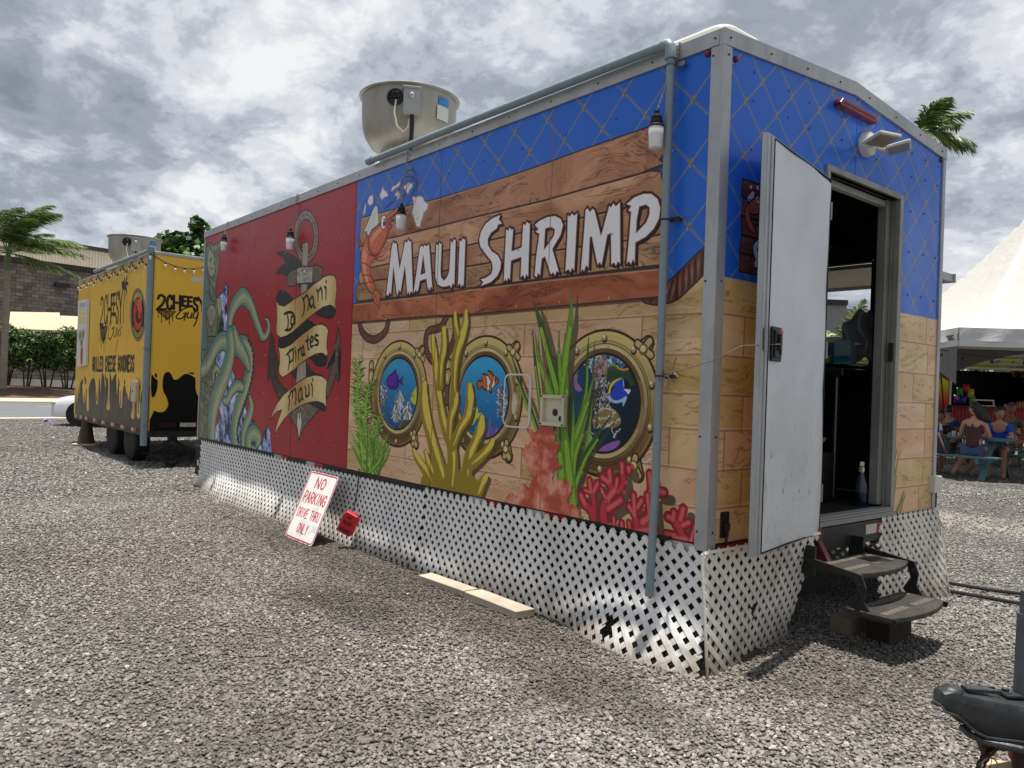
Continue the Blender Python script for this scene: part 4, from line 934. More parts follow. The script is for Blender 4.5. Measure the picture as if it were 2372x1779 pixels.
# ------------------------------------------------------------------ ground, road, gravel
RD = Vector((-.2, .98, 0)).normalized(); ND = Vector((-.98, -.2, 0)).normalized()     # along / away across the road
def rp(a, c, z=0): return RD*a+ND*c+Vector((0, 0, z))
def ground_mat():
    m, nt, b = newmat('gravel_ground')
    geo = nt.nodes.new('ShaderNodeNewGeometry')
    v = N(nt, 'ShaderNodeTexVoronoi', feature='F1'); v.inputs['Scale'].default_value = 85; nt.links.new(geo.outputs['Position'], v.inputs['Vector'])
    v2 = N(nt, 'ShaderNodeTexVoronoi', feature='F1'); v2.inputs['Scale'].default_value = 24; nt.links.new(geo.outputs['Position'], v2.inputs['Vector'])
    big = noise_n(nt, .45, 5, .6, 'World'); mid = noise_n(nt, 3.0, 5, .6, 'World')
    r = ramp(nt, v.outputs['Color'], [(.0, s2l((86, 82, 79))), (.5, s2l((122, 117, 113))), (1, s2l((160, 155, 149)))])
    r2 = ramp(nt, big.outputs[0], [(.35, (.88, .87, .86)), (.65, (1.12, 1.12, 1.12))])
    mx = N(nt, 'ShaderNodeMix', data_type='RGBA', blend_type='MULTIPLY'); mx.inputs[0].default_value = 1
    nt.links.new(r.outputs[0], mx.inputs[6]); nt.links.new(r2.outputs[0], mx.inputs[7])
    # pale crushed strip in the yard to the right
    sx = nt.nodes.new('ShaderNodeSeparateXYZ'); nt.links.new(geo.outputs['Position'], sx.inputs[0])
    q = N(nt, 'ShaderNodeMath', operation='MULTIPLY_ADD'); nt.links.new(mid.outputs[0], q.inputs[0]); q.inputs[1].default_value = 1.4; nt.links.new(sx.outputs[1], q.inputs[2])
    d = N(nt, 'ShaderNodeMath', operation='SUBTRACT'); nt.links.new(q.outputs[0], d.inputs[0]); d.inputs[1].default_value = 7.2
    ab = N(nt, 'ShaderNodeMath', operation='ABSOLUTE'); nt.links.new(d.outputs[0], ab.inputs[0])
    st = N(nt, 'ShaderNodeMapRange'); nt.links.new(ab.outputs[0], st.inputs[0]); st.inputs[1].default_value = .9; st.inputs[2].default_value = .3; st.inputs[3].default_value = 0; st.inputs[4].default_value = .75
    mx2 = N(nt, 'ShaderNodeMix', data_type='RGBA'); nt.links.new(st.outputs[0], mx2.inputs[0]); nt.links.new(mx.outputs[2], mx2.inputs[6]); mx2.inputs[7].default_value = (*s2l((214, 206, 188)), 1)
    nt.links.new(mx2.outputs[2], b.inputs['Base Color']); b.inputs['Roughness'].default_value = .9
    inv = N(nt, 'ShaderNodeMath', operation='MULTIPLY_ADD'); nt.links.new(v.outputs['Distance'], inv.inputs[0]); inv.inputs[1].default_value = -1.0
    nt.links.new(v2.outputs['Distance'], inv.inputs[2]); 
    n3 = N(nt, 'ShaderNodeMath', operation='MULTIPLY'); nt.links.new(v.outputs['Distance'], n3.inputs[0]); n3.inputs[1].default_value = -1.0
    bumpit(nt, b, n3.outputs[0], 1.0, .035)
    return m
def terrain(name, a0, a1, c0, c1, m, z=0.0, zf=None, na=1, nc=1):
    g = MB(); g.grid(lambda u, v: rp(a0+(a1-a0)*u, c0+(c1-c0)*v, (zf(a0+(a1-a0)*u, c0+(c1-c0)*v) if zf else z)), na, nc)
    o = obj(name, g, m); tag(o, kind='structure'); return o
GM = ground_mat()
o = terrain('gravel_lot', -300, 300, -300, 23.2, GM); tag(o, 'grey brown crushed gravel covering the food truck lot')
ASPH = mat('asphalt', (104, 106, 108), .85, 0, .12, .9, .3, 120, .3, (86, 88, 90))
o = terrain('road', -300, 300, 23.2, 35.4, ASPH, .004); tag(o, 'grey asphalt road beyond the gravel lot')
CONC = mat('kerb_concrete', (196, 184, 160), .85, 0, .12, 2, .2, 60, .4, (150, 134, 112))
for c0, c1, lab in ((22.75, 23.2, 'pale concrete edge between gravel and road'), (35.4, 37.2, 'tan concrete kerb and gutter on the far side of the road')):
    g = MB(); h = .012 if c0 < 30 else .13
    g.add([rp(-200, c0, -.1), rp(200, c0, -.1), rp(200, c1, -.1), rp(-200, c1, -.1), rp(-200, c0, h*.3), rp(200, c0, h*.3), rp(200, c1, h), rp(-200, c1, h)], [(4, 5, 6, 7), (0, 1, 5, 4), (1, 2, 6, 5), (2, 3, 7, 6), (3, 0, 4, 7)])
    tag(obj('kerb', g, CONC), lab, kind='structure')
PAINT = mat('road_paint', (206, 206, 200), .7, 0, .06, 5, 0, 1, .3, (150, 150, 146))
p0, p1 = P3(84, 941, 2, 0.008), P3(134, 941.5, 2, 0.008)
c_ = (p0.dot(ND)+p1.dot(ND))/2; a0_, a1_ = p0.dot(RD), p1.dot(RD)
for k in range(-3, 5):
    g = MB(); s_ = k*9.0; g.add([rp(a0_+s_, c_-.07, .008), rp(a1_+s_, c_-.07, .008), rp(a1_+s_, c_+.07, .008), rp(a0_+s_, c_+.07, .008)], [(0, 1, 2, 3)])
    tag(obj('lane_marking', g, PAINT), 'white dashed lane line on the road', kind='structure', group='lane dashes on the road')
MULCH = mat('mulch', (92, 68, 54), .95, 0, .45, 5, .8, 30, .3, (52, 38, 32))
def bank(a, c): return .12+.44*min(1, max(0, (c-37.2)/5.0))+.03*mnoise.noise(Vector((a*.6, c*.6, 0)))
o = terrain('mulch_bed', -80, 90, 37.2, 44.0, MULCH, zf=bank, na=120, nc=10); tag(o, 'brown mulch bank along the foot of the hedge')
LOT = mat('far_ground', (120, 116, 108), .9, 0, .1, .4)
o = terrain('far_ground', -300, 300, 44.0, 300, LOT, .5); tag(o, 'grey paved ground round the warehouse')

# stones (thousands of small crushed pieces; one mass)
def stone_mesh(seed):
    rs = np.random.RandomState(seed); bm = bmesh.new(); bmesh.ops.create_icosphere(bm, subdivisions=1, radius=.5)
    sc = Vector((1.0, .72+rs.rand()*.2, .34+rs.rand()*.18))
    for v in bm.verts:
        v.co = Vector((v.co.x*sc.x, v.co.y*sc.y, v.co.z*sc.z))*(1+.26*(rs.rand()-.5))
    me = bpy.data.meshes.new('stone'); bm.to_mesh(me); bm.free(); return me
def stone_mat():
    m, nt, b = newmat('crushed_stone'); oi = nt.nodes.new('ShaderNodeObjectInfo')
    r = ramp(nt, oi.outputs['Random'], [(0, s2l((104, 102, 100))), (.3, s2l((124, 122, 119))), (.7, s2l((142, 139, 135))), (.95, s2l((158, 155, 150))), (1, s2l((192, 188, 180)))])
    big = noise_n(nt, .38, 5, .6, 'World'); r2 = ramp(nt, big.outputs[0], [(.34, (.86, .84, .83)), (.66, (1.14, 1.14, 1.14))])
    mid = noise_n(nt, 1.1, 4, .6, 'World'); r3 = ramp(nt, mid.outputs[0], [(.32, (.62, .60, .59)), (.46, (1, 1, 1))])
    mx = N(nt, 'ShaderNodeMix', data_type='RGBA', blend_type='MULTIPLY'); mx.inputs[0].default_value = 1
    nt.links.new(r.outputs[0], mx.inputs[6]); nt.links.new(r2.outputs[0], mx.inputs[7])
    mx2 = N(nt, 'ShaderNodeMix', data_type='RGBA', blend_type='MULTIPLY'); mx2.inputs[0].default_value = .55
    nt.links.new(mx.outputs[2], mx2.inputs[6]); nt.links.new(r3.outputs[0], mx2.inputs[7])
    # browner fines towards the trailer, cleaner grey stone out in the yard
    gb_ = nt.nodes.new('ShaderNodeNewGeometry'); mpb = nt.nodes.new('ShaderNodeMapping'); mpb.inputs['Location'].default_value = (2.2/4.6, .2/2.6, 0); mpb.inputs['Scale'].default_value = (1/4.6, 1/2.6, 0); nt.links.new(gb_.outputs['Position'], mpb.inputs[0])
    lb_ = N(nt, 'ShaderNodeVectorMath', operation='LENGTH'); nt.links.new(mpb.outputs[0], lb_.inputs[0]); wb_ = noise_n(nt, .8, 5, .65, 'World')
    ab_ = N(nt, 'ShaderNodeMath', operation='MULTIPLY_ADD'); nt.links.new(wb_.outputs[0], ab_.inputs[0]); ab_.inputs[1].default_value = 1.1; nt.links.new(lb_.outputs['Value'], ab_.inputs[2])
    rb_ = N(nt, 'ShaderNodeMapRange'); nt.links.new(ab_.outputs[0], rb_.inputs[0]); rb_.inputs[1].default_value = 1.75; rb_.inputs[2].default_value = 1.15; rb_.inputs[3].default_value = 0; rb_.inputs[4].default_value = 1
    mb_ = N(nt, 'ShaderNodeMix', data_type='RGBA', blend_type='MULTIPLY'); nt.links.new(rb_.outputs[0], mb_.inputs[0]); nt.links.new(mx2.outputs[2], mb_.inputs[6]); mb_.inputs[7].default_value = (.93, .88, .83, 1); mx2 = mb_
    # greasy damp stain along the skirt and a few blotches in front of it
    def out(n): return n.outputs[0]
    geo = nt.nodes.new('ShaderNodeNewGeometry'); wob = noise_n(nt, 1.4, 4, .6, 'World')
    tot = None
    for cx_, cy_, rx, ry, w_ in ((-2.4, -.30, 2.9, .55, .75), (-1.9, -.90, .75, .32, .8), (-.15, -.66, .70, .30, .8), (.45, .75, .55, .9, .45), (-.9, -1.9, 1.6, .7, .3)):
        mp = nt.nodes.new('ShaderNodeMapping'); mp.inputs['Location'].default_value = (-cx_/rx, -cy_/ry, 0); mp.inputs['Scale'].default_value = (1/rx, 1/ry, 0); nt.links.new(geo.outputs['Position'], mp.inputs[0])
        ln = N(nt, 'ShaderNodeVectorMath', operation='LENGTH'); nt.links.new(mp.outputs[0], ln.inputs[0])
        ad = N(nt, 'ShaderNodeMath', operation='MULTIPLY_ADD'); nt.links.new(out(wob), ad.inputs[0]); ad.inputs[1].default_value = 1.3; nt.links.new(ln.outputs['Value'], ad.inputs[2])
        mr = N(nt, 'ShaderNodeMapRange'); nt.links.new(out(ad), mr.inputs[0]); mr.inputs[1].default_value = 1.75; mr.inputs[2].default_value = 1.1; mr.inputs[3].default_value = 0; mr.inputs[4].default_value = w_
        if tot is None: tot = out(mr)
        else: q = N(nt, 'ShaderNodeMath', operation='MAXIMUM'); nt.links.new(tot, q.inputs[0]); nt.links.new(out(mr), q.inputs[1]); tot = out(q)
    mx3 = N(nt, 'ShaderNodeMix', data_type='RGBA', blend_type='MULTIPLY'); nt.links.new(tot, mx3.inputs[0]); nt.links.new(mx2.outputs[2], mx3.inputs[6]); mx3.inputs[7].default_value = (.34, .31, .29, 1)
    nt.links.new(mx3.outputs[2], b.inputs['Base Color']); b.inputs['Roughness'].default_value = .85
    return m
SM = stone_mat()
scol = bpy.data.collections.new('stone_shapes')
for i in range(6):
    me = stone_mesh(i+3); me.materials.append(SM); so = bpy.data.objects.new('stone_shape', me); scol.objects.link(so)
def scatter(name, pts, scl, label, seed=1):
    n = len(pts); rs = np.random.RandomState(seed)
    me = bpy.data.meshes.new(name); me.vertices.add(n); me.vertices.foreach_set('co', np.asarray(pts, np.float32).ravel())
    a = me.attributes.new('rot', 'FLOAT_VECTOR', 'POINT'); R_ = np.stack([rs.randn(n)*.35, rs.randn(n)*.35, rs.rand(n)*6.283], 1); a.data.foreach_set('vector', R_.astype(np.float32).ravel())
    a = me.attributes.new('scl', 'FLOAT_VECTOR', 'POINT'); a.data.foreach_set('vector', np.repeat(np.asarray(scl, np.float32), 3))
    a = me.attributes.new('pick', 'INT', 'POINT'); a.data.foreach_set('value', rs.randint(0, 6, n).astype(np.int32))
    o = bpy.data.objects.new(name, me); C.objects.link(o); tag(o, label, kind='stuff')
    ng = bpy.data.node_groups.new('scatter', 'GeometryNodeTree')
    ng.interface.new_socket('Geometry', in_out='INPUT', socket_type='NodeSocketGeometry'); ng.interface.new_socket('Geometry', in_out='OUTPUT', socket_type='NodeSocketGeometry')
    gi = ng.nodes.new('NodeGroupInput'); go = ng.nodes.new('NodeGroupOutput'); ip = ng.nodes.new('GeometryNodeInstanceOnPoints')
    ci = ng.nodes.new('GeometryNodeCollectionInfo'); ci.inputs['Collection'].default_value = scol; ci.inputs['Separate Children'].default_value = True; ci.inputs['Reset Children'].default_value = True
    def na(nm, t):
        q = ng.nodes.new('GeometryNodeInputNamedAttribute'); q.data_type = t; q.inputs['Name'].default_value = nm
        return [s for s in q.outputs if s.enabled and s.name == 'Attribute'][0]
    ng.links.new(gi.outputs[0], ip.inputs['Points']); ng.links.new(ci.outputs[0], ip.inputs['Instance']); ip.inputs['Pick Instance'].default_value = True
    ng.links.new(na('pick', 'INT'), ip.inputs['Instance Index'])
    er = ng.nodes.new('FunctionNodeEulerToRotation'); ng.links.new(na('rot', 'FLOAT_VECTOR'), er.inputs[0]); ng.links.new(er.outputs[0], ip.inputs['Rotation'])
    ng.links.new(na('scl', 'FLOAT_VECTOR'), ip.inputs['Scale']); ng.links.new(ip.outputs[0], go.inputs[0])
    md = o.modifiers.new('scatter', 'NODES'); md.node_group = ng
    return o
def gravel_points():
    rs = np.random.RandomState(5); out = []; sc = []
    for d0, d1, dens, s0, s1 in ((1.2, 3.6, 5600, .013, .026), (3.6, 6.0, 4800, .013, .025), (6.0, 9.5, 2800, .015, .027), (9.5, 15, 800, .022, .038), (15, 25, 120, .03, .05)):
        ang0, ang1 = math.radians(140.2-46), math.radians(140.2+46)        # wedge of yard seen from the photographer's side
        area = (ang1-ang0)/2*(d1*d1-d0*d0); n = int(area*dens)
        r = np.sqrt(rs.rand(n)*(d1*d1-d0*d0)+d0*d0); a = rs.rand(n)*(ang1-ang0)+ang0
        x = CAM[0]+r*np.cos(a); y = CAM[1]+r*np.sin(a)
        s = s0+(s1-s0)*rs.rand(n)**1.8
        k = (x*ND.x+y*ND.y < 22.6) & ~((x < -.5) & (x > -7.4) & (y > .35) & (y < 2.5)) 
        k &= ~((x > -2) & (y > 3.4) & (rs.rand(n) < .35))
        thin = fbm(x*.55+9, y*.8+4, 3, 5); k &= ~((thin > .53) & (rs.rand(n) < np.clip((thin-.53)*6, 0, .28)))
        x, y, s = x[k], y[k], s[k]*(1+.35*(rs.rand(k.sum()) < .05))
        z = s*.10+.010*(fbm(x*1.3+50, y*1.3+50, 1)-.5)+rs.rand(len(x))*.006
        out.append(np.stack([x, y, z], 1)); sc.append(s)
    return np.concatenate(out), np.concatenate(sc)
gp, gs = gravel_points()
scatter('gravel', gp, gs, 'loose grey brown crushed stone spread over the lot')
# ------------------------------------------------------------------ food trailer
side_cv = build_side_sheet(); end_cv = build_end_sheet()
SIDE_IMG = sheet_image('side_print', side_cv); END_IMG = sheet_image('end_print', end_cv)
WRAP_S = sheet_mat('wrap_side', SIDE_IMG, .32, wave=.25, dirt=.12); WRAP_E = sheet_mat('wrap_end', END_IMG, .20, wave=.25, dirt=.10)
def suv(x, z): return ((x+TL)/TL, (z-side_cv.v0)/(side_cv.v1-side_cv.v0))
def euv(y, z): return (y/TW, (z-end_cv.v0)/(end_cv.v1-end_cv.v0))
def ztop(y): return ZT+(ZR-ZT)*(1-abs(y-TW/2)/(TW/2))
FT = empty('food_trailer', (-3.8, 1.3, 0), 'long shrimp food trailer wrapped in red and blue pirate and ocean artwork', 'food trailer')
seams = [-TL+.03, -7.354, -6.13, -4.865, -3.715, -2.43, -1.223, -.06]
for a, b in zip(seams[:-1], seams[1:]):
    g = MB(); e = .0032
    x0, x1 = a+e, b-e
    g.add([(x0, 0, ZB), (x1, 0, ZB), (x1, 0, ZT-.03), (x0, 0, ZT-.03), (x0, .012, ZB), (x1, .012, ZB), (x1, .012, ZT-.03), (x0, .012, ZT-.03)],
          [(0, 1, 2, 3), (1, 5, 6, 2), (4, 0, 3, 7), (0, 4, 5, 1)],
          [[suv(x0, ZB), suv(x1, ZB), suv(x1, ZT-.03), suv(x0, ZT-.03)]]+[[suv(x1, ZB+.02)]*4, [suv(x0, ZB+.02)]*4, [suv(x0, ZB+.01)]*4])
    obj('wall_panel', g, WRAP_S, FT)
def end_panel(poly):
    g = MB(); n = len(poly)
    g.add([(0, y, z) for y, z in poly]+[(-.012, y, z) for y, z in poly], [tuple(range(n))]+[(i, n+i, n+(i+1) % n, (i+1) % n) for i in range(n)],
          [[euv(y, z) for y, z in poly]]+[[euv(*poly[i])]*4 for i in range(n)])
    obj('wall_panel', g, WRAP_E, FT)
DY0, DY1, DZ0, DZ1 = 1.045, 1.985, .665, 2.655
end_panel([(.055, ZB), (DY0, ZB), (DY0, DZ1), (1.355, DZ1), (1.355, ztop(1.3)-.03), (TW/2, ztop(TW/2)-.03), (.055, ztop(.055)-.03)][:5]+[(TW/2, ZR-.03), (.055, ztop(.055)-.03)])
end_panel([(1.36, DZ1), (DY1, DZ1), (DY1, ZB), (TW-.03, ZB), (TW-.03, ztop(TW-.03)-.03), (1.36, ztop(1.36)-.03)])
# dark backing so seams read dark, with door and serving openings
g = MB()
g.box(-TL+.02, -.03, .014, .04, ZB, ZT-.05); g.box(-.04, -.014, .014, DY0, ZB, ZT-.03); g.box(-.04, -.014, DY1, TW-.014, ZB, ZT-.03); g.box(-.04, -.014, DY0, DY1, DZ1, ZT-.03)
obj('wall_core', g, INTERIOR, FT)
PLAINW = mat('plain_white_skin', (196, 198, 198), .4, 0, .05, 4, .05, 60, .25, (120, 116, 108))
WX0, WX1, WZ0, WZ1 = -2.9, -.47, 1.60, 2.385
g = MB()
g.box(-TL, WX0, TW-.04, TW, ZB, ZT-.03); g.box(WX1, -.02, TW-.04, TW, ZB, ZT-.03); g.box(WX0, WX1, TW-.04, TW, ZB, WZ0); g.box(WX0, WX1, TW-.04, TW, WZ1, ZT-.03)
g.box(-TL, -TL+.04, .015, TW-.045, ZB, ZT-.03)
obj('far_wall', g, [PLAINW], FT)
# roof
g = MB()
g.add([(-TL-.01, -.012, ZT), (.012, -.012, ZT), (.012, TW/2, ZR), (-TL-.01, TW/2, ZR), (.012, TW+.012, ZT), (-TL-.01, TW+.012, ZT)], [(0, 1, 2, 3), (3, 2, 4, 5)])
g.add([(-TL+.05, .05, ZT-.09), (-.05, .05, ZT-.09), (-.05, TW-.05, ZT-.09), (-TL+.05, TW-.05, ZT-.09)], [(3, 2, 1, 0)])
obj('roof', g, mat('roof_white', (186, 188, 186), .6, 0, .08, 3, .1, 40, .3), FT)
# trims
def trim_end(y0, y1):
    g = MB(); a0, a1 = ztop(y0), ztop(y1)
    g.add([(x, y, z) for x in (.013, -.014) for y, z in ((y0, a0-.075), (y1, a1-.075), (y1, a1+.006), (y0, a0+.006))], [(0, 1, 2, 3), (7, 6, 5, 4), (0, 4, 5, 1), (3, 2, 6, 7), (1, 5, 6, 2), (0, 3, 7, 4)])
    obj('roof_trim', g, ALU, FT)
trim_end(-.013, TW/2); trim_end(TW/2+.0015, TW+.013)
g = MB(); g.box(-TL-.012, -.0155, -.0145, -.001, ZT-.072, ZT+.005); obj('roof_trim', g, ALU, FT)
g = MB(); g.box(-TL-.012, -.0155, TW+.001, TW+.0145, ZT-.072, ZT+.005); obj('roof_trim', g, ALU, FT)
g = MB(); g.prism([(-.062, -.012), (.012, -.012), (.012, .058), (.004, .058), (.004, -.004), (-.062, -.004)], lambda u, v, w: (u, v, w), 1)
for i in range(len(g.v)): g.v[i] = (g.v[i][0], g.v[i][1], ZB-.03 if g.v[i][2] < .5 else ZT-.076)
obj('corner_post', g, ALU, FT)
g = MB(); g.box(-.014, .010, TW-.036, TW+.010, ZB-.005, ZT-.076); obj('corner_post', g, ALU, FT)
g = MB(); g.box(-TL-.010, -TL+.029, -.008, .012, ZB-.01, ZT-.073); obj('corner_post', g, ALU, FT)
# rivets
RIV = mat('rivet_heads', (200, 176, 150), .3, .3, .15, 20)
RIVB = mat('rivet_heads_blue', (40, 92, 190), .3, .2, .1, 20)
g = MB(); gb = MB()
rs = np.random.RandomState(3)
for z in (.78, 1.19, 1.58, 1.86, 2.22, 2.60, 2.87):
    for k in range(18):
        x = -.30-k*.405
        if x < -TL+.1: continue
        mb_ = g if (z < 1.9 or x < XB or (z < 2.75)) else gb
        if abs(x+.9) < .05: continue
        mb_.ball((x+rs.randn()*.004, -.002, z+rs.randn()*.004), .0068, 8, 4, (1, .75, 1))
for z in (.72, 1.1, 1.45, 1.8, 2.05, 2.35, 2.62, 2.86, 3.0):
    for y in (.27, .60, .82, 1.18, 1.62, 2.12, 2.33, 2.53):
        if DY0-.03 < y < DY1+.03 and z < DZ1+.04: continue
        (gb if z > ZM else g).ball((.002, y+rs.randn()*.004, z+rs.randn()*.006), .0068, 8, 4, (.75, 1, 1))
obj('rivets', g, RIV, FT, True, kind='stuff'); obj('rivets', gb, RIVB, FT, True, kind='stuff')
g = MB()
for k in range(19): g.ball((-.04-k*.40, -.016, ZT-.035), .006, 6, 4)
for k in range(8):
    y = .04+k*.36; g.ball((.014, y, ztop(y)-.035), .006, 6, 4)
for z in (.66, 1.13, 1.9, 3.02): g.ball((-.05, -.013, z), .006, 6, 4); g.ball((.013, .03, z), .006, 6, 4)
obj('trim_screws', g, DARKRUST, FT, True, kind='stuff')
# frame rail, belly and tape
g = MB(); g.box(-TL, -.01, .006, .08, ZB-.055, ZB-.003); obj('frame_rail', g, BLACKMET, FT)
g = MB(); g.box(-.03, .012, .06, 1.0, ZB-.06, ZB-.003); g.box(-.03, .02, 1.0, 2.06, ZB-.14, ZB-.008); g.box(-.03, .012, 2.06, TW-.01, ZB-.05, ZB-.003); obj('rear_beam', g, BLACKMET, FT, bevel=.003)
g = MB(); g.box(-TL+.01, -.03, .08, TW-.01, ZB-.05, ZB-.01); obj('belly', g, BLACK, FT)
TAPE_W = mat('tape_white', (190, 186, 176), .35, 0, .15, 30, 0, 60, .5, (90, 84, 70)); TAPE_R = mat('tape_red', (168, 22, 30), .35, 0, .15, 30, 0, 60, .35, (60, 24, 20))
def tape(x0, x1, red, end=False, z=ZB-.031, h=.042):
    g = MB()
    if end: g.box(.0205 if 1.0 < x0 < 2.06 else .0125, .022 if 1.0 < x0 < 2.06 else .014, x0, x1, z-h/2, z+h/2)
    else: g.box(x0, x1, .0035, .0055, z-h/2, z+h/2)
    obj('reflective_strip', g, TAPE_R if red else TAPE_W, FT)
for x in (-5.25, -4.5, -1.95, -1.35, -.25): tape(x, x+.17, False); tape(x+.172, x+.34 if x < -.5 else x+.2, True)
tape(.08, .33, True, True); tape(.62, .9, True, True, ZB-.022, .03); tape(1.60, 1.74, False, True, ZB-.06, .06); tape(1.742, 1.88, True, True, ZB-.06, .06)
# marker lights
LENS = mat('red_lens', (112, 8, 16), .25, 0, .15, 60)
for p, ax in (((-.09, -.006, 3.045), 1), ((.006, .10, 3.02), 0), ((.006, TW-.06, 3.05), 0)):
    g = MB(); T = Matrix.Rotation(math.radians(90), 3, 'X' if ax else 'Y'); g.lathe([(.017, -.008), (.016, .005), (.009, .011), (.001, .012)], p, 14, T)
    obj('marker_light', g, LENS, FT, True)
g = MB(); g.prism([(1.075, 3.045), (1.10, 3.072), (1.50, 3.072), (1.525, 3.045), (1.525, 3.026), (1.075, 3.026)], lambda u, v, w: (w+.001, u, v+.012), .045)
lb = obj('light_bar', g, LENS, FT, bevel=.004)
g = MB()
for k in range(16): g.ball((.047, 1.12+k*.024, 3.062), .007, 6, 4, (.5, 1, 1))
obj('diode_row', g, LENS, lb, True)
# flood light
g = MB(); T = Matrix.Rotation(math.radians(90), 3, 'Y'); g.lathe([(.075, 0), (.078, .02), (.070, .045), (.03, .06), (.001, .062)], (0.002, 1.452, 2.90), 24, T)
fl = obj('flood_light', g, WHITEPL, FT, True)
LEDG = mat('lamp_glass', (150, 140, 112), .2, 0, .1, 40)
for dy, yaw in ((-.075, -18), (.10, 22)):
    T = Matrix.Translation((.135, 1.452+dy*1.15, 2.875)) @ Matrix.Rotation(math.radians(yaw), 4, 'Z') @ Matrix.Rotation(math.radians(-12), 4, 'Y')
    g = MB(); g.box(-.05, .09, -.082, .082, -.008, .012, T); g.bar(T @ Vector((-.05, 0, 0)), (.05, 1.452+dy*.3, 2.895), .03, .03)
    lh = obj('lamp_head', g, WHITEPL, fl, bevel=.006)
    g = MB(); g.box(-.035, .078, -.068, .068, -.014, -.0085, T); obj('lamp_glass', g, LEDG, lh)
# door frame and sill
g = MB()
g.box(-.05, .016, DY0-.035, DY0, DZ0-.04, DZ1+.035); obj('door_jamb', g, ALU_D, FT, bevel=.003)
g = MB(); g.box(-.05, .012, DY1-.035, DY1+.012, DZ0-.04, DZ1+.035); g.box(-.11, -.051, DY1-.09, DY1+.012, DZ0, DZ1); g.box(-.02, .017, DY1-.046, DY1-.036, DZ0, DZ1); dj = obj('door_jamb', g, ALU_D, FT, bevel=.003)
g = MB(); g.box(-.03, .001, DY1-.06, DY1-.047, 1.60, 1.72); obj('strike_plate', g, DARKRUST, dj)
g = MB(); g.box(-.05, .016, DY0, DY1-.047, DZ1, DZ1+.035); g.box(-.09, -.051, DY0, DY1-.1, DZ1-.05, DZ1-.01); obj('door_header', g, ALU_D, FT, bevel=.003)
g = MB()
g.box(-.06, .022, DY0, DY1-.047, DZ0-.035, DZ0-.02)
for k in range(4): g.box(-.05+k*.018, -.04+k*.018, DY0, DY1-.047, DZ0-.02, DZ0-.008)
g.box(.010, .026, DY0-.03, DY1, DZ0-.065, DZ0-.036); obj('door_sill', g, GALV, FT, bevel=.002)
# door leaf, hinged on the left jamb and held open by a wire
H0_ = Vector((.018, DY0-.01, 0)); D1_ = Vector((.205, .075, 0)); dd = (D1_-H0_).normalized(); dn = Vector((dd.y, -dd.x, 0))
if dn.x < 0: dn = -dn
DL = .955
def dpt(s, w, z): return H0_+dd*s+dn*w+Vector((0, 0, z))
def dmat():
    m, nt, b = newmat('door_inner_skin')
    n = noise_n(nt, 1.2, 4, .6, 'World'); n2 = noise_n(nt, 9, 10, .8, 'World', (1, 1, .8), .2); n3 = noise_n(nt, 38, 8, .7, 'World', (1, 1, .35))
    r = ramp(nt, n.outputs[0], [(.3, s2l((200, 204, 206))), (.7, s2l((222, 225, 226)))])
    k = ramp(nt, n2.outputs[0], [(.52, (0, 0, 0)), (.75, (.55,)*3)])
    sx = nt.nodes.new('ShaderNodeSeparateXYZ'); g_ = nt.nodes.new('ShaderNodeNewGeometry'); nt.links.new(g_.outputs['Position'], sx.inputs[0])
    low = N(nt, 'ShaderNodeMapRange'); nt.links.new(sx.outputs[2], low.inputs[0]); low.inputs[1].default_value = 1.9; low.inputs[2].default_value = .7; low.inputs[3].default_value = .22; low.inputs[4].default_value = .95
    mu = N(nt, 'ShaderNodeMath', operation='MULTIPLY'); nt.links.new(k.outputs[0], mu.inputs[0]); nt.links.new(low.outputs[0], mu.inputs[1])
    mx = N(nt, 'ShaderNodeMix', data_type='RGBA'); nt.links.new(mu.outputs[0], mx.inputs[0]); nt.links.new(r.outputs[0], mx.inputs[6]); mx.inputs[7].default_value = (*s2l((104, 96, 76)), 1)
    sp = ramp(nt, n3.outputs[0], [(.63, (0, 0, 0)), (.67, (.9, .9, .9))]); m3 = N(nt, 'ShaderNodeMath', operation='MULTIPLY'); nt.links.new(sp.outputs[0], m3.inputs[0]); nt.links.new(low.outputs[0], m3.inputs[1])
    mx2 = N(nt, 'ShaderNodeMix', data_type='RGBA'); nt.links.new(m3.outputs[0], mx2.inputs[0]); nt.links.new(mx.outputs[2], mx2.inputs[6]); mx2.inputs[7].default_value = (*s2l((70, 68, 62)), 1)
    nt.links.new(mx2.outputs[2], b.inputs['Base Color']); b.inputs['Roughness'].default_value = .34; b.inputs['Metallic'].default_value = .25
    w = noise_n(nt, 2.2, 2, .4, 'World', (1, 1, .35), .4); bumpit(nt, b, w.outputs[0], .35, .05)
    return m
DM = dmat()
dz0, dz1 = .565, 2.61
g = MB()
g.add([tuple(dpt(s, w, z)) for w in (0, -.026) for s, z in ((0, dz0), (DL, dz0), (DL, dz1), (0, dz1))], [(3, 2, 1, 0), (4, 5, 6, 7), (0, 1, 5, 4), (2, 3, 7, 6), (1, 2, 6, 5), (3, 0, 4, 7)])
door = obj('door', g, ALU, FT)
def skin(u, v):
    s = .012+(DL-.09)*u; z = dz0+.012+(dz1-dz0-.024)*v
    buck = .012*math.exp(-((u-.12)**2)/.012)*(.5+.5*math.sin(v*5.2+.6))+.006*math.sin(u*5+v*9)
    top = .03*max(0, v-.9)*10*max(0, .45-u)
    return dpt(s, .0025+abs(buck)*.8+top*.3, z-(.05*max(0, .5-u)*max(0, v-.92)*12))
g = MB(); g.grid(skin, 16, 40); obj('door_skin', g, DM, door, True)
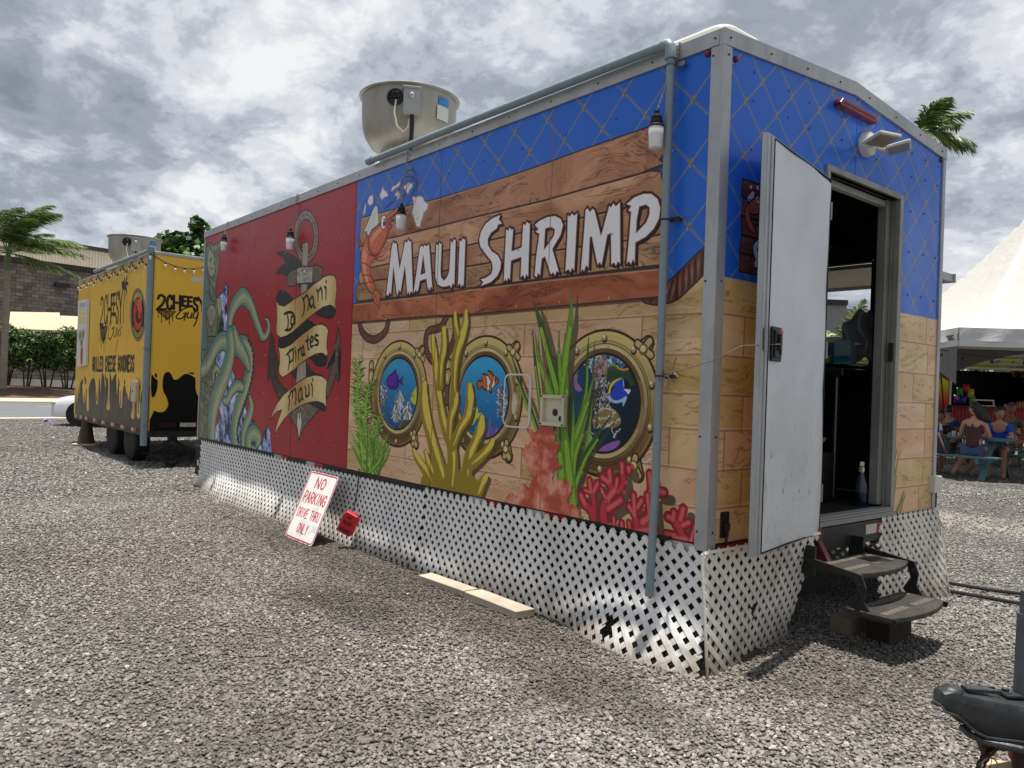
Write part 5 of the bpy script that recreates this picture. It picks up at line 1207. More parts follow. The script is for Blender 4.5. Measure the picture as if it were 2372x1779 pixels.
for s0, s1, w in ((DL-.075, DL-.001, .006), (DL-.040, DL-.034, .011)):
    g = MB(); g.add([tuple(dpt(s, ww, z)) for ww in (.0005, w) for s, z in ((s0, dz0+.004), (s1, dz0+.004), (s1, dz1-.004), (s0, dz1-.004))], [(0, 1, 2, 3), (7, 6, 5, 4), (0, 4, 5, 1), (2, 6, 7, 3), (1, 5, 6, 2), (3, 7, 4, 0)])
    obj('edge_rail', g, ALU, door)
for s0, s1, z0_, z1_ in ((.006, .016, dz0+.01, dz1-.01), (DL-.084, DL-.078, dz0+.01, dz1-.01), (.016, DL-.084, dz1-.018, dz1-.010), (.016, DL-.084, dz0+.008, dz0+.016)):
    g = MB(); g.add([tuple(dpt(s, ww, z)) for ww in (.001, .0085) for s, z in ((s0, z0_), (s1, z0_), (s1, z1_), (s0, z1_))], [(0, 1, 2, 3), (7, 6, 5, 4), (0, 4, 5, 1), (2, 6, 7, 3), (1, 5, 6, 2), (3, 7, 4, 0)]); obj('gasket', g, RUBBER, door)
for z in (.80, 1.62, 2.42):
    g = MB(); g.tube([dpt(-.004, .006, z-.05), dpt(-.004, .006, z+.05)], .010, 8); obj('hinge', g, GALV, door, True)
# printed outer skin of the door
g = MB(); e = [(0, dz0), (DL, dz0), (DL, dz1), (0, dz1)]
g.add([tuple(dpt(s, -.028, z)) for s, z in e], [(0, 1, 2, 3)], [[euv(DY0+s*.99, z) for s, z in e]]); obj('door_skin', g, WRAP_E, door, label='printed blue and plank outer skin')
g = MB(); T = Matrix((( -dd.x, dn.x, 0, 0), (-dd.y, dn.y, 0, 0), (0, 0, 1, 0), (0, 0, 0, 1)))
hc = dpt(DL-.165, .012, 1.60); T = Matrix.Translation(hc) @ T
g.box(-.062, .062, -.004, .008, -.085, .085, T); g.box(-.045, .045, .008, .016, -.068, .068, T); hd = obj('handle', g, BLACK, door, bevel=.004)
g = MB(); g.box(-.012, .012, .016, .030, -.03, .05, T); g.box(.02, .03, .016, .022, -.05, .04, T); obj('lever', g, BLACKMET, hd, bevel=.002)
g = MB(); g.box(-.03, .004, .030, .036, .052, .068, T); obj('red_tab', g, REDPL, hd, bevel=.002)
g = MB(); T2 = Matrix.Translation(dpt(DL-.03, .012, 1.615)) @ Matrix((( -dd.x, dn.x, 0, 0), (-dd.y, dn.y, 0, 0), (0, 0, 1, 0), (0, 0, 0, 1))); g.box(-.016, .016, 0, .006, -.055, .055, T2); obj('latch_plate', g, GALV, door)
# holding wire from handle to the drain pipe bracket
wp = [hc+dn*.03, Vector((.18, -.02, 1.575)), Vector((.06, -.09, 1.50)), Vector((-.10, -.10, 1.455)), Vector((-.24, -.075, 1.435)), Vector((-.29, -.07, 1.425))]
g = MB(); g.tube(wp, .0022, 6)
rs = np.random.RandomState(2)
for k in range(3):
    a = Vector((-.26+k*.035, -.08, 1.43)); P = [a+Vector((rs.randn()*.012, rs.randn()*.012, rs.randn()*.012))+Vector((.05*i/5, 0, .01*math.sin(i))) for i in range(6)]
    g.tube(P, .0035, 6)
g.tube([(-.2, -.085, 1.435), (-.195, -.09, 1.40), (-.2, -.088, 1.37)], .003, 5); g.tube([(-.17, -.09, 1.45), (-.16, -.09, 1.50), (-.15, -.088, 1.52)], .003, 5)
w = obj('tie_wire', g, WIRE, None, True); tag(w, 'thin twisted wire tied from the open door handle to the side drain pipe', 'wire')
# black hasp low on the end wall
g = MB(); g.box(.001, .010, .105, .175, .625, .755); hs = obj('door_hasp', g, BLACK, FT, bevel=.006)
g = MB(); g.box(.010, .028, .125, .158, .66, .70); g.box(.014, .024, .134, .146, .565, .665); obj('hook', g, BLACKMET, hs, bevel=.003)
# conduit box at far right
g = MB(); g.box(-.02, .045, TW-.085, TW+.03, .715, .83); cb = obj('junction_box', g, WHITEPL, FT, bevel=.005)
g = MB()
for k in range(6): g.lathe([(.014, 0), (.014, .006)], (0.0, TW+.045, .72+k*.018), 8)
g.tube([(-.002, TW+.045, .60), (-.002, TW+.045, .85)], .010, 8); obj('conduit', g, BLACKMET, cb, True)
# hatch with pull, and the power inlet box
g = MB()
def rrect(x0, x1, z0, z1, r, n=5):
    P = []
    for cx_, cz_, a0 in ((x1-r, z1-r, 0), (x0+r, z1-r, 90), (x0+r, z0+r, 180), (x1-r, z0+r, 270)):
        for k in range(n+1): a = math.radians(a0+90*k/n); P.append((cx_+r*math.cos(a), cz_+r*math.sin(a)))
    return P
HX0, HX1, HZ0, HZ1 = -1.60, -1.335, 1.085, 1.43
g.prism(rrect(HX0, HX1, HZ0, HZ1, .05), lambda u, v, w: (u, -w-.0005, v), .010)
ht = obj('hatch', g, WHITEPL, FT)
RR = rrect(HX0+.012, HX1-.018, HZ0+.012, HZ1-.012, .04)
g = MB(); g.add([(u, -.0118, v) for u, v in RR], [tuple(range(len(RR)))[::-1]], [[suv(u, v) for u, v in RR[::-1]]]); obj('hatch_lid', g, WRAP_S, ht)
g = MB(); g.ball((-1.462, -.018, 1.235), .001, 4, 3); g.prism([(-1.487, 1.235), (-1.478, 1.29), (-1.465, 1.31), (-1.445, 1.27), (-1.432, 1.245), (-1.445, 1.20), (-1.462, 1.165), (-1.48, 1.18)], lambda u, v, w: (u, -.012-w, v), .022); obj('pull', g, CREAM, ht, bevel=.006)
IX0, IX1, IZ0, IZ1 = -1.222, -1.012, 1.118, 1.305
g = MB()
for b_ in ((IX0, IX0+.022, IZ0, IZ1), (IX1-.022, IX1, IZ0, IZ1), (IX0+.022, IX1-.022, IZ0, IZ0+.022), (IX0+.022, IX1-.022, IZ1-.022, IZ1)): g.box(b_[0], b_[1], -.030, -.002, b_[2], b_[3])
g.box(IX0+.01, IX1-.01, -.006, -.001, IZ0+.01, IZ1-.01)
ib = obj('inlet_box', g, CREAM, FT, bevel=.004)
g = MB(); T = Matrix.Rotation(math.radians(90), 3, 'X'); g.lathe([(.022, 0), (.022, .004)], (-1.11, -.006, 1.20), 14, T); g.lathe([(.016, 0), (.016, .010)], (-1.055, -.006, 1.165), 12, T); obj('socket_hole', g, BLACK, ib)
g = MB()
for x in (IX0+.01, IX1-.01):
    for z in (IZ0+.01, IZ1-.01): g.box(x-.005, x+.005, -.034, -.030, z-.005, z+.005)
obj('screws', g, DARKRUST, ib, kind='stuff')
# drain pipe along the eave and down the corner
g = MB(); PX = -.285
g.tube([(-3.40, -.055, 3.165), (-2.2, -.055, 3.162), (PX-.10, -.052, 3.150), (PX-.045, -.052, 3.146)], .025, 16)
g.tube([(PX-.052, -.058, 3.146), (PX-.012, -.058, 3.140), (PX+.002, -.058, 3.120), (PX+.004, -.058, 3.06)], .030, 16)
g.tube([(PX+.004, -.056, 3.10), (PX+.004, -.056, 1.5), (PX+.006, -.062, .8), (PX+.010, -.085, .30)], .0215, 16)
g.tube([(-3.43, -.055, 3.165), (-3.36, -.055, 3.165)], .031, 16)
dp = obj('drain_pipe', g, PVC, FT, True)
for z in (3.03, 2.23, 1.425, .60):
    g = MB(); g.tube([(PX+.004+.024*math.cos(t)*1.0, -.057+.024*math.sin(t), z) for t in np.linspace(0, 6.28, 15)], .004, 6); g.box(PX+.02, PX+.075, -.034, -.028, z-.012, z+.012); g.box(PX+.06, PX+.072, -.03, 0, z-.008, z+.008)
    obj('pipe_bracket', g, DARKRUST if z < 3 else GALV, dp, True)
# roof vents
for cx_, cy_ in ((-.34, .34), (-5.32, .38)):
    g = MB(); g.prism(rrect(-.26, .26, -.20, .20, .09), lambda u, v, w, a=cx_, b=cy_: (a+u*(1-w*.9), b+v*(1-w*.9), 3.15+w*1.0), .13); obj('roof_vent', g, WHITEPL, FT, True, bevel=.02)
# exhaust fans
def exhaust_fan(parent, c, s=1.0, zroof=3.2):
    x, y, z = c
    SPUN = mat('spun_aluminium', (150, 146, 138), .42, .45, .16, 5, .06, 30, .5, (112, 96, 74), sc=(1, 1, .3))
    g = MB(); T = Matrix.Scale(s, 3)
    g.lathe([(.26, -.36), (.27, -.22), (.30, -.21), (.36, -.17), (.42, -.08), (.445, 0), (.455, .12), (.46, .30), (.462, .30), (.485, .305), (.488, .318), (.478, .325), (.45, .322), (.44, .10), (.40, -.02), (.25, -.1), (.001, -.1)], (x, y, z), 48, T, caps=False)
    f = obj('exhaust_fan', g, SPUN, parent, True)
    g = MB(); g.lathe([(.275, -.56), (.275, -.36), (.29, -.36), (.29, -.345), (.275, -.345), (.27, -.22)], (x, y, z), 32, T); g.box(x-.34*s, x+.34*s, y-.34*s, y+.34*s, zroof-.02, z-.5*s); obj('fan_curb', g, ALU_D, f, True)
    # direction facing the camera side
    d = Vector((CAM[0]-x, CAM[1]-y, 0)).normalized(); t = Vector((-d.y, d.x, 0))
    def q(a, rr, zz): aa = a; v = d*math.cos(aa)+t*math.sin(aa); return Vector((x, y, z))+v*rr*s+Vector((0, 0, zz*s))
    Tm = Matrix((( t.x, d.x, 0, 0), (t.y, d.y, 0, 0), (0, 0, 1, 0), (0, 0, 0, 1)))
    a = -.30
    RT = Matrix.Rotation(math.radians(90), 4, 'X')
    g = MB(); base = q(a, .455, .18); v = d*math.cos(a)+t*math.sin(a); tt = Vector((-v.y, v.x, 0))
    TT = Matrix.Translation(base) @ Matrix(((tt.x, 0, v.x, 0), (tt.y, 0, v.y, 0), (0, 1, 0, 0), (0, 0, 0, 1)))
    g.lathe([(.075*s, -.02), (.08*s, .012), (.062*s, .02), (.062*s, .002), (.001, .002)], (0, 0, 0), 20); g.v = [tuple(TT @ Vector(p)) for p in g.v]
    g.bar(TT @ Vector((-.06*s, 0, .016)), TT @ Vector((.06*s, 0, .016)), .008, .008); g.bar(TT @ Vector((0, -.06*s, .016)), TT @ Vector((0, .06*s, .016)), .008, .008)
    obj('cable_port', g, BLACK, f, True)
    a = .03; v = d*math.cos(a)+t*math.sin(a); tt = Vector((-v.y, v.x, 0)); base = q(a, .46, .13); TT = Matrix.Translation(base) @ Matrix(((tt.x, v.x, 0, 0), (tt.y, v.y, 0, 0), (0, 0, 1, 0), (0, 0, 0, 1)))
    g = MB(); g.box(-.075*s, .075*s, -.01, .07*s, -.12*s, .11*s, TT); g.box(-.085*s, .085*s, -.01, .085*s, .11*s, .13*s, TT); g.ball(TT @ Vector((0, .075*s, .045*s)), .03*s, 10, 6)
    obj('switch_box', g, mat('grey_box', (150, 152, 150), .45, .2, .1, 10, 0, 1, .3, (96, 90, 80)), f, bevel=.004)
    g = MB(); P = [q(-.30+i*.033, .47+.03*math.sin(i*.3), .16-.30*math.sin(math.pi*min(i/10, .55)*.95)) for i in range(11)]; g.tube([q(-.27, .47, .15), q(-.28, .50, .02), q(-.22, .50, -.10), q(-.10, .49, -.15), q(-.02, .48, -.10), q(.0, .47, -.02)], .009*s, 8); obj('cable', g, CREAM, f, True)
    g = MB(); g.tube([q(.05, .49, .02), q(.06, .48, -.10), q(.05, .46, -.22), q(.05, .40, -.36), q(.05, .36, -.52)], .020*s, 8); obj('conduit', g, RUBBER, f, True)
    # maker's plate
    LBL = mat('label_white', (190, 190, 184), .4, 0, .05, 20); LBB = mat('label_blue', (30, 120, 180), .4, 0, .05, 20)
    for zz0, zz1, a0, a1, mm, off in ((.17, .25, .62, .90, LBB, .4625), (.03, .165, .58, .90, LBL, .4625)):
        g = MB(); n = 6
        for i in range(n):
            b0 = a0+(a1-a0)*i/n; b1 = a0+(a1-a0)*(i+1)/n; r0 = .466
            g.add([q(b0, r0, zz0), q(b1, r0, zz0), q(b1, r0, zz1), q(b0, r0, zz1)], [(0, 1, 2, 3)])
        obj('maker_label', g, mm, f)
    return f
exhaust_fan(FT, (-4.24, .82, 3.80), 1.0)

# ------------------------------------------------------------------ interior
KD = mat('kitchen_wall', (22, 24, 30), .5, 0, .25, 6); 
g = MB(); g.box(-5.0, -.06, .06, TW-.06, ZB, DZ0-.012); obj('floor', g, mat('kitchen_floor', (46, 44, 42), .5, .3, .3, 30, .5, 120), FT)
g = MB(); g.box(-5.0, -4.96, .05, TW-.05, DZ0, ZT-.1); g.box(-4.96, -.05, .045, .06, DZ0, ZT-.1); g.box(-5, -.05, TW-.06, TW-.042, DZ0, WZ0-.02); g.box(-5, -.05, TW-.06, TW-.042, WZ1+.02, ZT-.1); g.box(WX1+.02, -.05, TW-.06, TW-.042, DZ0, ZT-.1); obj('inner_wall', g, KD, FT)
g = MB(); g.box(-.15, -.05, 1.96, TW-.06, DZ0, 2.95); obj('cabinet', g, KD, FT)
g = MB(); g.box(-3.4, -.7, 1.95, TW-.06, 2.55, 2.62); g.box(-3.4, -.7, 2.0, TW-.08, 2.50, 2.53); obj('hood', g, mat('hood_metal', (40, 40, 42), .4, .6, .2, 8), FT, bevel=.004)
g = MB(); g.box(-3.2, -.34, 1.95, TW-.07, 1.50, 1.56); ct = obj('counter', g, STEEL, FT, bevel=.01)
g = MB(); g.tube([(-.42, 2.02, DZ0), (-.42, 2.02, 1.50)], .022, 10); obj('leg', g, STEEL, ct, True)
g = MB(); g.box(-3.2, -.50, 2.2, TW-.07, 1.585, 1.60); sh = obj('shelf', g, STEEL, FT, bevel=.003)
# awning flap and its frame
g = MB(); g.box(WX0-.05, WX1+.08, TW+.02, 3.58, 2.355, 2.385); aw = obj('serving_awning', g, mat('awning_skin', (150, 140, 126), .5, 0, .1, 4, .05, 40, .3), FT)
g = MB(); g.box(WX0-.06, WX1+.20, 3.585, 3.615, 2.33, 2.40); g.box(WX1+.16, WX1+.19, TW+.02, 3.585, 2.335, 2.395); obj('awning_frame', g, ALU, aw)
g = MB(); g.box(WX0-.03, WX0, TW-.05, TW+.01, WZ0, WZ1); g.box(WX1, WX1+.03, TW-.05, TW+.01, WZ0, WZ1); g.box(WX0, WX1, TW-.05, TW+.01, WZ0-.03, WZ0); g.box(WX0, WX1, TW-.05, TW+.01, WZ1, WZ1+.03); obj('window_frame', g, BLACKMET, FT)
g = MB(); g.box(WX0-.02, WX1+.02, TW+.012, TW+.35, 1.60, 1.62); obj('serving_shelf', g, WHITEPL, FT)
# things inside
def box_thing(name, x0, x1, y0, y1, z0, z1, m, label, cat, group=None):
    g = MB(); g.box(x0, x1, y0, y1, z0, z1); o = obj(name, g, m, None, bevel=.003); tag(o, label, cat, group); return o
CARD1 = mat('carton_blue', (60, 84, 130), .6, 0, .1, 10); CARD2 = mat('carton_pale', (150, 176, 186), .6, 0, .08, 10)
b1 = box_thing('glove_box', -.80, -.585, 2.26, 2.36, 1.601, 1.73, CARD1, 'dark box of gloves with yellow print on the kitchen shelf', 'box')
g = MB(); g.box(-.79, -.60, 2.2585, 2.2595, 1.615, 1.665); YP = obj('yellow_band', g, mat('yellow_print', (206, 180, 30), .5), b1)
b2 = box_thing('carton', -.565, -.44, 2.24, 2.34, 1.601, 1.775, CARD2, 'pale blue and teal carton beside the glove box on the kitchen shelf', 'box')
g = MB(); g.box(-.560, -.445, 2.2385, 2.2395, 1.615, 1.66); obj('teal_band', g, mat('teal_print', (30, 140, 150), .5), b2)
g = MB(); g.box(-1.0, -.40, 2.30, 2.52, 1.74, 1.755); g.box(-1.0, -.55, 2.25, 2.55, 1.758, 1.80); o = obj('paper_stack', g, mat('paper', (220, 218, 208), .7), None); tag(o, 'sheets of white paper lying across the boxes in the kitchen window', 'paper')
g = MB(); g.grid(lambda u, v: (-.50+.22*u+.03*math.sin(v*6), 2.28+.16*math.sin(u*3.1)*.6, 1.64+.36*v*(.55+.45*math.sin(u*2.6+.4))+.02*math.sin(u*17+v*9)), 14, 14); o = obj('plastic_bag', g, mat('plastic_film', (120, 124, 128), .25, 0, .1, 12, .3, 30), None, True); tag(o, 'crumpled grey plastic bag on the shelf by the kitchen window', 'bag')
so = o.modifiers.new('thick', 'SOLIDIFY'); so.thickness = .004
# spray bottle
SB = empty('spray_bottle', (-.16, 1.80, DZ0), 'spray bottle with blue liquid and white trigger on the trailer floor', 'spray bottle')
bx, by, bz = -.13, 1.83, DZ0-.01
g = MB(); g.lathe([(.034, 0), (.037, .01), (.037, .085)], (bx, by, bz), 16); obj('liquid', g, mat('blue_liquid', (14, 28, 54), .15), SB, True)
g = MB(); g.lathe([(.0375, .085), (.0375, .13), (.024, .175), (.018, .20), (.015, .225)], (bx, by, bz), 16); obj('bottle', g, mat('bottle_haze', (58, 64, 80), .2), SB, True)
g = MB(); g.lathe([(.018, .22), (.018, .25)], (bx, by, bz), 12); g.bar((bx+.03, by-.06, bz+.275), (bx-.01, by+.03, bz+.267), .024, .03); g.bar((bx+.02, by-.035, bz+.255), (bx+.02, by-.03, bz+.215), .012, .01); obj('trigger', g, WHITEPL, SB, bevel=.004)
# crate with tub
CR = empty('storage_crate', (-.5, 1.7, DZ0), 'black storage crate on the trailer floor below the counter', 'crate')
g = MB(); g.box(-.78, -.32, 1.50, 1.84, DZ0, DZ0+.32); obj('crate_body', g, BLACK, CR, bevel=.01)
g = MB(); g.grid(lambda u, v: (-.74+.38*u, 1.54+.26*v, DZ0+.335+.20*(1-v)*0+.14*max(0, v-.5)+.02*math.sin(u*9)), 8, 8); so = obj('plastic_tub', g, mat('tub_clear', (110, 130, 116), .2, 0, .2, 9), None, True); tag(so, 'clear plastic tub tilted on top of the black storage crate', 'tub'); so.modifiers.new('t', 'SOLIDIFY').thickness = .006

# wheels under the skirt
TYRE = RUBBER
def wheel(parent, c, r=.33, w=.2, axis='Y', rim=BLACKMET):
    T = Matrix.Rotation(math.radians(90), 3, 'X' if axis == 'Y' else 'Y')
    g = MB(); g.lathe([(r*.62, -w/2), (r*.9, -w/2), (r*.985, -w*.40), (r, -w*.25), (r*.985, -w*.23), (r, -w*.20), (r, -w*.03), (r*.985, 0), (r, w*.03), (r, w*.20), (r*.985, w*.23), (r, w*.25), (r*.985, w*.40), (r*.9, w/2), (r*.62, w/2)], c, 32, T)
    wo_ = obj('wheel', g, TYRE, parent, True)
    g = MB(); g.lathe([(.001, -w*.2), (.05, -w*.22), (.06, -w*.12), (r*.42, -w*.08), (r*.5, -w*.3), (r*.61, -w*.42), (r*.62, w*.42), (r*.5, w*.3), (r*.42, w*.08), (.06, w*.12), (.05, w*.22), (.001, w*.2)], c, 24, T); ro = obj('rim', g, rim, wo_, True)
    return wo_
for x in (-4.6, -3.7):
    for y in (.34, TW-.34): wheel(FT, (x, y, .33))
g = MB(); g.box(-TL+.2, -.1, .55, .65, .40, ZB-.055); g.box(-TL+.2, -.1, TW-.65, TW-.55, .40, ZB-.055); obj('chassis_rail', g, BLACKMET, FT)
g = MB(); g.bar((.02, 1.03, .52), (.12, 1.03, .36), .045, .03); g.bar((.02, 1.03, .60), (.03, 1.03, .36), .05, .02); obj('step_hanger', g, REDPAINT, FT, bevel=.003)
# unseen solid boards added at far side and rear to keep the underside dark
g = MB(); g.box(-TL+.02, -2.5, TW-.04, TW-.01, .0, ZB-.05); g.box(-TL+.02, -TL+.05, .35, TW-.04, .0, ZB-.05); obj('underside_light_block', g, BLACK, FT)

# ------------------------------------------------------------------ steps
ST = empty('entry_steps', (.3, 1.15, 0), 'black two tread folding metal steps below the open trailer door', 'steps')
TREAD = mat('step_tread', (56, 53, 51), .55, .25, .3, 25, .3, 70, .4, (104, 94, 84), ds=9); SLOT = mat('step_slot', (150, 142, 130), .6, .2, .3, 30)
def tread(x0, x1, y0, y1, z):
    g = MB(); P = [(x0, y0), (x0, y1)]+[(x1-.02-.055*((t-.5)*2)**2+.055, y1+(y0-y1)*t) for t in np.linspace(0, 1, 13)]
    g.prism(P[::-1], lambda u, v, w: (u, v, z-.028+w), .028); o = obj('tread', g, TREAD, ST, bevel=.006)
    g = MB()
    for row, n in ((.05, 20), (.16, 22)):
        for k in range(n):
            y = y0+.04+(y1-y0-.08)*k/(n-1)
            if row > .1 and abs(k-n/2) < 2: continue
            xx = x0+row+(.02 if row > .1 else 0)
            g.bar((xx-.018, y-.003, z+.001), (xx+.020, y+.003, z+.001), .008, .003)
    obj('grip_slots', g, SLOT, o, kind='stuff'); return o
tread(.08, .36, .86, 1.46, .425); tread(.30, .555, .83, 1.465, .242)
for y in (.845, 1.475):
    g = MB(); P = [(.02, .455), (.10, .42), (.33, .40), (.35, .33), (.31, .26), (.34, .225), (.42, .20), (.55, .205), (.56, .235), (.42, .245), (.385, .29), (.395, .36), (.37, .425), (.10, .46)]
    g.prism(P[::-1], lambda u, v, w, y=y: (u, y-.006+w, v), .012); o = obj('side_arm', g, BLACKMET, ST, bevel=.002)
    T = Matrix.Rotation(math.radians(90), 3, 'X')
    for u, v in ((.36, .37), (.35, .30), (.40, .235), (.47, .222)): g = MB(); g.lathe([(.009, -.014), (.009, .014)], (u, y, v), 10, T); obj('bolt', g, BLACKMET, o, True)
for y0_ in (.87, 1.43): g = MB(); g.box(.0, .09, y0_, y0_+.02, .36, .52); obj('mount', g, BLACKMET, ST)
WD = mat('lumber', (178, 166, 148), .75, 0, .2, 4, .3, 60, .35, (96, 76, 56), sc=(1, 1, 6)); WD_OLD = mat('old_timber', (66, 54, 42), .85, 0, .3, 5, .4, 50, .4, (46, 38, 32))
o = box_thing('wood_block', .25, .38, 1.16, 1.44, .0, .205, mat('shade_tinted_timber', (44, 36, 28), .9, 0, .3, 9, .3, 60), 'timber block coloured dark for shade, propping up the lower metal step', 'wood block')  # block colour darkened to stand in for the shadow below the step
o = box_thing('wood_block', .06, .18, 1.12, 1.40, .0, .10, mat('dusty_timber', (120, 110, 96), .9), 'short grey timber behind the lower step on the gravel', 'wood block')
# ------------------------------------------------------------------ lattice skirting
LATW = mat('lattice_vinyl', (236, 235, 232), .45, 0, .05, 5, .12, 160, .4, (140, 134, 122), sc=(1, 1, 1)); LATD = mat('lattice_vinyl_dirty', (226, 221, 210), .5, 0, .08, 5, .12, 160, .5, (110, 100, 84))
LP = .0767
def splash(m):
    nt = m.node_tree; b = nt.nodes['Principled BSDF']; src = b.inputs['Base Color'].links[0].from_socket
    g_ = nt.nodes.new('ShaderNodeNewGeometry'); sx = nt.nodes.new('ShaderNodeSeparateXYZ'); nt.links.new(g_.outputs['Position'], sx.inputs[0])
    n = noise_n(nt, 7, 6, .7, 'World'); q = N(nt, 'ShaderNodeMath', operation='MULTIPLY_ADD'); nt.links.new(n.outputs[0], q.inputs[0]); q.inputs[1].default_value = -.34; nt.links.new(sx.outputs[2], q.inputs[2])
    mr = N(nt, 'ShaderNodeMapRange'); nt.links.new(q.outputs[0], mr.inputs[0]); mr.inputs[1].default_value = .02; mr.inputs[2].default_value = -.16; mr.inputs[3].default_value = 0; mr.inputs[4].default_value = .8
    mx = N(nt, 'ShaderNodeMix', data_type='RGBA'); nt.links.new(mr.outputs[0], mx.inputs[0]); nt.links.new(src, mx.inputs[6]); mx.inputs[7].default_value = (*s2l((132, 120, 104)), 1); nt.links.new(mx.outputs[2], b.inputs['Base Color'])
splash(LATW); splash(LATD)
def lattice(root, s0, s1, h, P, nrm, m=LATW, wid=.0275, hole=None, phase=0.0, right_cut=None):
    """crossing slats; P(s, z) -> 3D, nrm outward direction; each slat its own object"""
    def slat(a, b, off):
        L = math.hypot(b[0]-a[0], b[1]-a[1])
        if L < .03: return
        n = max(2, int(L/.09)); du, dv = (b[0]-a[0])/L, (b[1]-a[1])/L; pu, pv = -dv, du
        g = MB(); vs = []
        for i in range(n+1):
            t = i/n*(L+.012)-.006; u, v = a[0]+du*t, a[1]+dv*t
            for q, o_ in ((-1, 0), (1, 0), (1, 1), (-1, 1)):
                uu, vv = u+pu*q*wid/2, v+pv*q*wid/2
                vs.append(P(uu, vv)+nrm*(off+(.0036 if o_ else 0)))
        fs = [(3, 2, 1, 0), (4*n, 4*n+1, 4*n+2, 4*n+3)]
        for i in range(n):
            for k in range(4): fs.append((4*i+k, 4*i+(k+1) % 4, 4*i+4+(k+1) % 4, 4*i+4+k))
        g.add(vs, fs); obj('slat', g, m, root)
    k0 = int(math.floor(s0/LP))-1; k1 = int(math.ceil((s1+h)/LP))+1
    for k in range(k0-int(h/LP)-1, k1+1):
        for sgn, off in ((1, .0050), (-1, .0003)):
            c = k*LP+phase      # sgn 1: s = c - z (falls left as it rises) ; -1: s = c + z
            z0, z1 = 0.0, h
            zl, zh = z0, z1
            if sgn > 0: zl = max(zl, c-s1); zh = min(zh, c-s0)
            else: zl = max(zl, s0-c); zh = min(zh, s1-c)
            if right_cut is not None:
                # keep s <= right_cut(z): sample
                zs = np.linspace(zl, zh, 30) if zh > zl else []
                ok = [z for z in zs if (c-z if sgn > 0 else c+z) <= right_cut(z)]
                if len(ok) < 2: continue
                zl, zh = min(ok), max(ok)
            if zh-zl < .02: continue
            segs = [(zl, zh)]
            if hole:
                out = []
                for a_, b_ in segs:
                    zs = np.linspace(a_, b_, 60); inside = [math.hypot(((c-z if sgn > 0 else c+z)-hole[0])/hole[2], (z-hole[1])/hole[3]) < 1 for z in zs]
                    if any(inside):
                        i0 = inside.index(True); i1 = len(inside)-1-inside[::-1].index(True)
                        if i0 > 3: out.append((a_, zs[i0]))
                        if i1 < 56: out.append((zs[i1], b_))
                    else: out.append((a_, b_))
                segs = out
            for a_, b_ in segs:
                s_ = (lambda z: c-z) if sgn > 0 else (lambda z: c+z)
                slat((s_(a_), a_), (s_(b_), b_), off)
YB = ([-7.5, -6.9, -6.3, -5.9, -5.2, -4.5, -3.4, -2.8, -2.3, -1.6, -1.05, -.8, -.6, -.38, -.2, .0], [-.03, -.12, -.20, -.185, -.17, -.155, -.125, -.12, -.11, -.075, -.075, -.12, -.185, -.225, -.215, -.15])
def side_fn(h, zoff=0.0, warp=0.0):
    def f(s, z):
        t = max(0.0, min(1.0, 1-z/.575)); yb = float(np.interp(s, *YB))
        y = -.006+(yb+.006)*(t**2.1)+warp*math.sin(s*5)*.008
        x = s+(.075*t if s > -.4 else 0)*max(0, (s+.4)/.4)
        return Vector((x, y, z*.998-.012+zoff))
    return f
nS = Vector((0, -1, 0))
p = empty('lattice_panel', (-6.1, -.05, 0), 'white lattice skirt panel bulging outwards below the mermaid figure', 'lattice panel', 'white lattice skirting round the trailer')
lattice(p, -7.42, -4.90, .575, side_fn(.575, 0, 1), nS)
p = empty('lattice_panel', (-3.7, -.05, 0), 'white lattice skirt panel behind the no parking sign', 'lattice panel', 'white lattice skirting round the trailer')
lattice(p, -4.885, -2.475, .565, side_fn(.565, -.004), nS, phase=.02)
p = empty('lattice_panel', (-1.2, -.05, 0), 'white lattice skirt panel with a broken slat below the portholes', 'lattice panel', 'white lattice skirting round the trailer')
lattice(p, -2.46, .0, .585, side_fn(.585, .003), nS, phase=.045, hole=(-.50, .10, .045, .07))
# end panels
def end_fn(s, z):
    t = max(0, 1-z/.575); xb = .105-.17*max(0, s)/.95
    return Vector((.035+(xb-.035)*t, s-.09*(t if s < .2 else 0)*max(0, (.2-s)/.2)*.0-.05*t*max(0, .3-s), z-.008))
p = empty('lattice_panel', (.05, .45, 0), 'bowed dirty white lattice panel below the open door with torn hole', 'lattice panel', 'white lattice skirting round the trailer')
nE = Vector((1, 0, 0))
lattice(p, -.075, 1.0, .585, end_fn, nE, LATD, phase=.01, hole=(.36, .24, .03, .06), right_cut=lambda z: .80+.20*(z/.58)**.8)
g = MB(); g.grid(lambda u, v: end_fn(-.08+1.08*u, .586)+Vector((.004+.006*(v > .5), 0, .004-.014*v)), 16, 1)
o = obj('cap_strip', g, LATD, p); o.modifiers.new('t', 'SOLIDIFY').thickness = .010
g = MB(); g.tube([end_fn(-.083, z)+Vector((.004, 0, 0)) for z in np.linspace(.01, .58, 8)], .008, 6); obj('cap_strip', g, LATD, p)
def end_fn2(s, z):
    t = max(0, 1-z/.60); return Vector((.02+.10*t*max(0, min(1, (s-1.7)/.9)), s, z-.006))
p = empty('lattice_panel', (.05, 2.2, 0), 'dirty white lattice panel right of the metal steps', 'lattice panel', 'white lattice skirting round the trailer')
lattice(p, 1.78, 2.63, .60, end_fn2, nE, LATD, phase=.03)
g = MB(); g.grid(lambda u, v: end_fn2(2.635, .595*v)+Vector((.012*u, .003, 0)), 1, 8); obj('cap_strip', g, LATD, p).modifiers.new('t', 'SOLIDIFY').thickness = .008
p = empty('lattice_panel', (-1.2, 2.64, 0), 'white lattice panel on the far side seen through the step opening', 'lattice panel', 'white lattice skirting round the trailer')
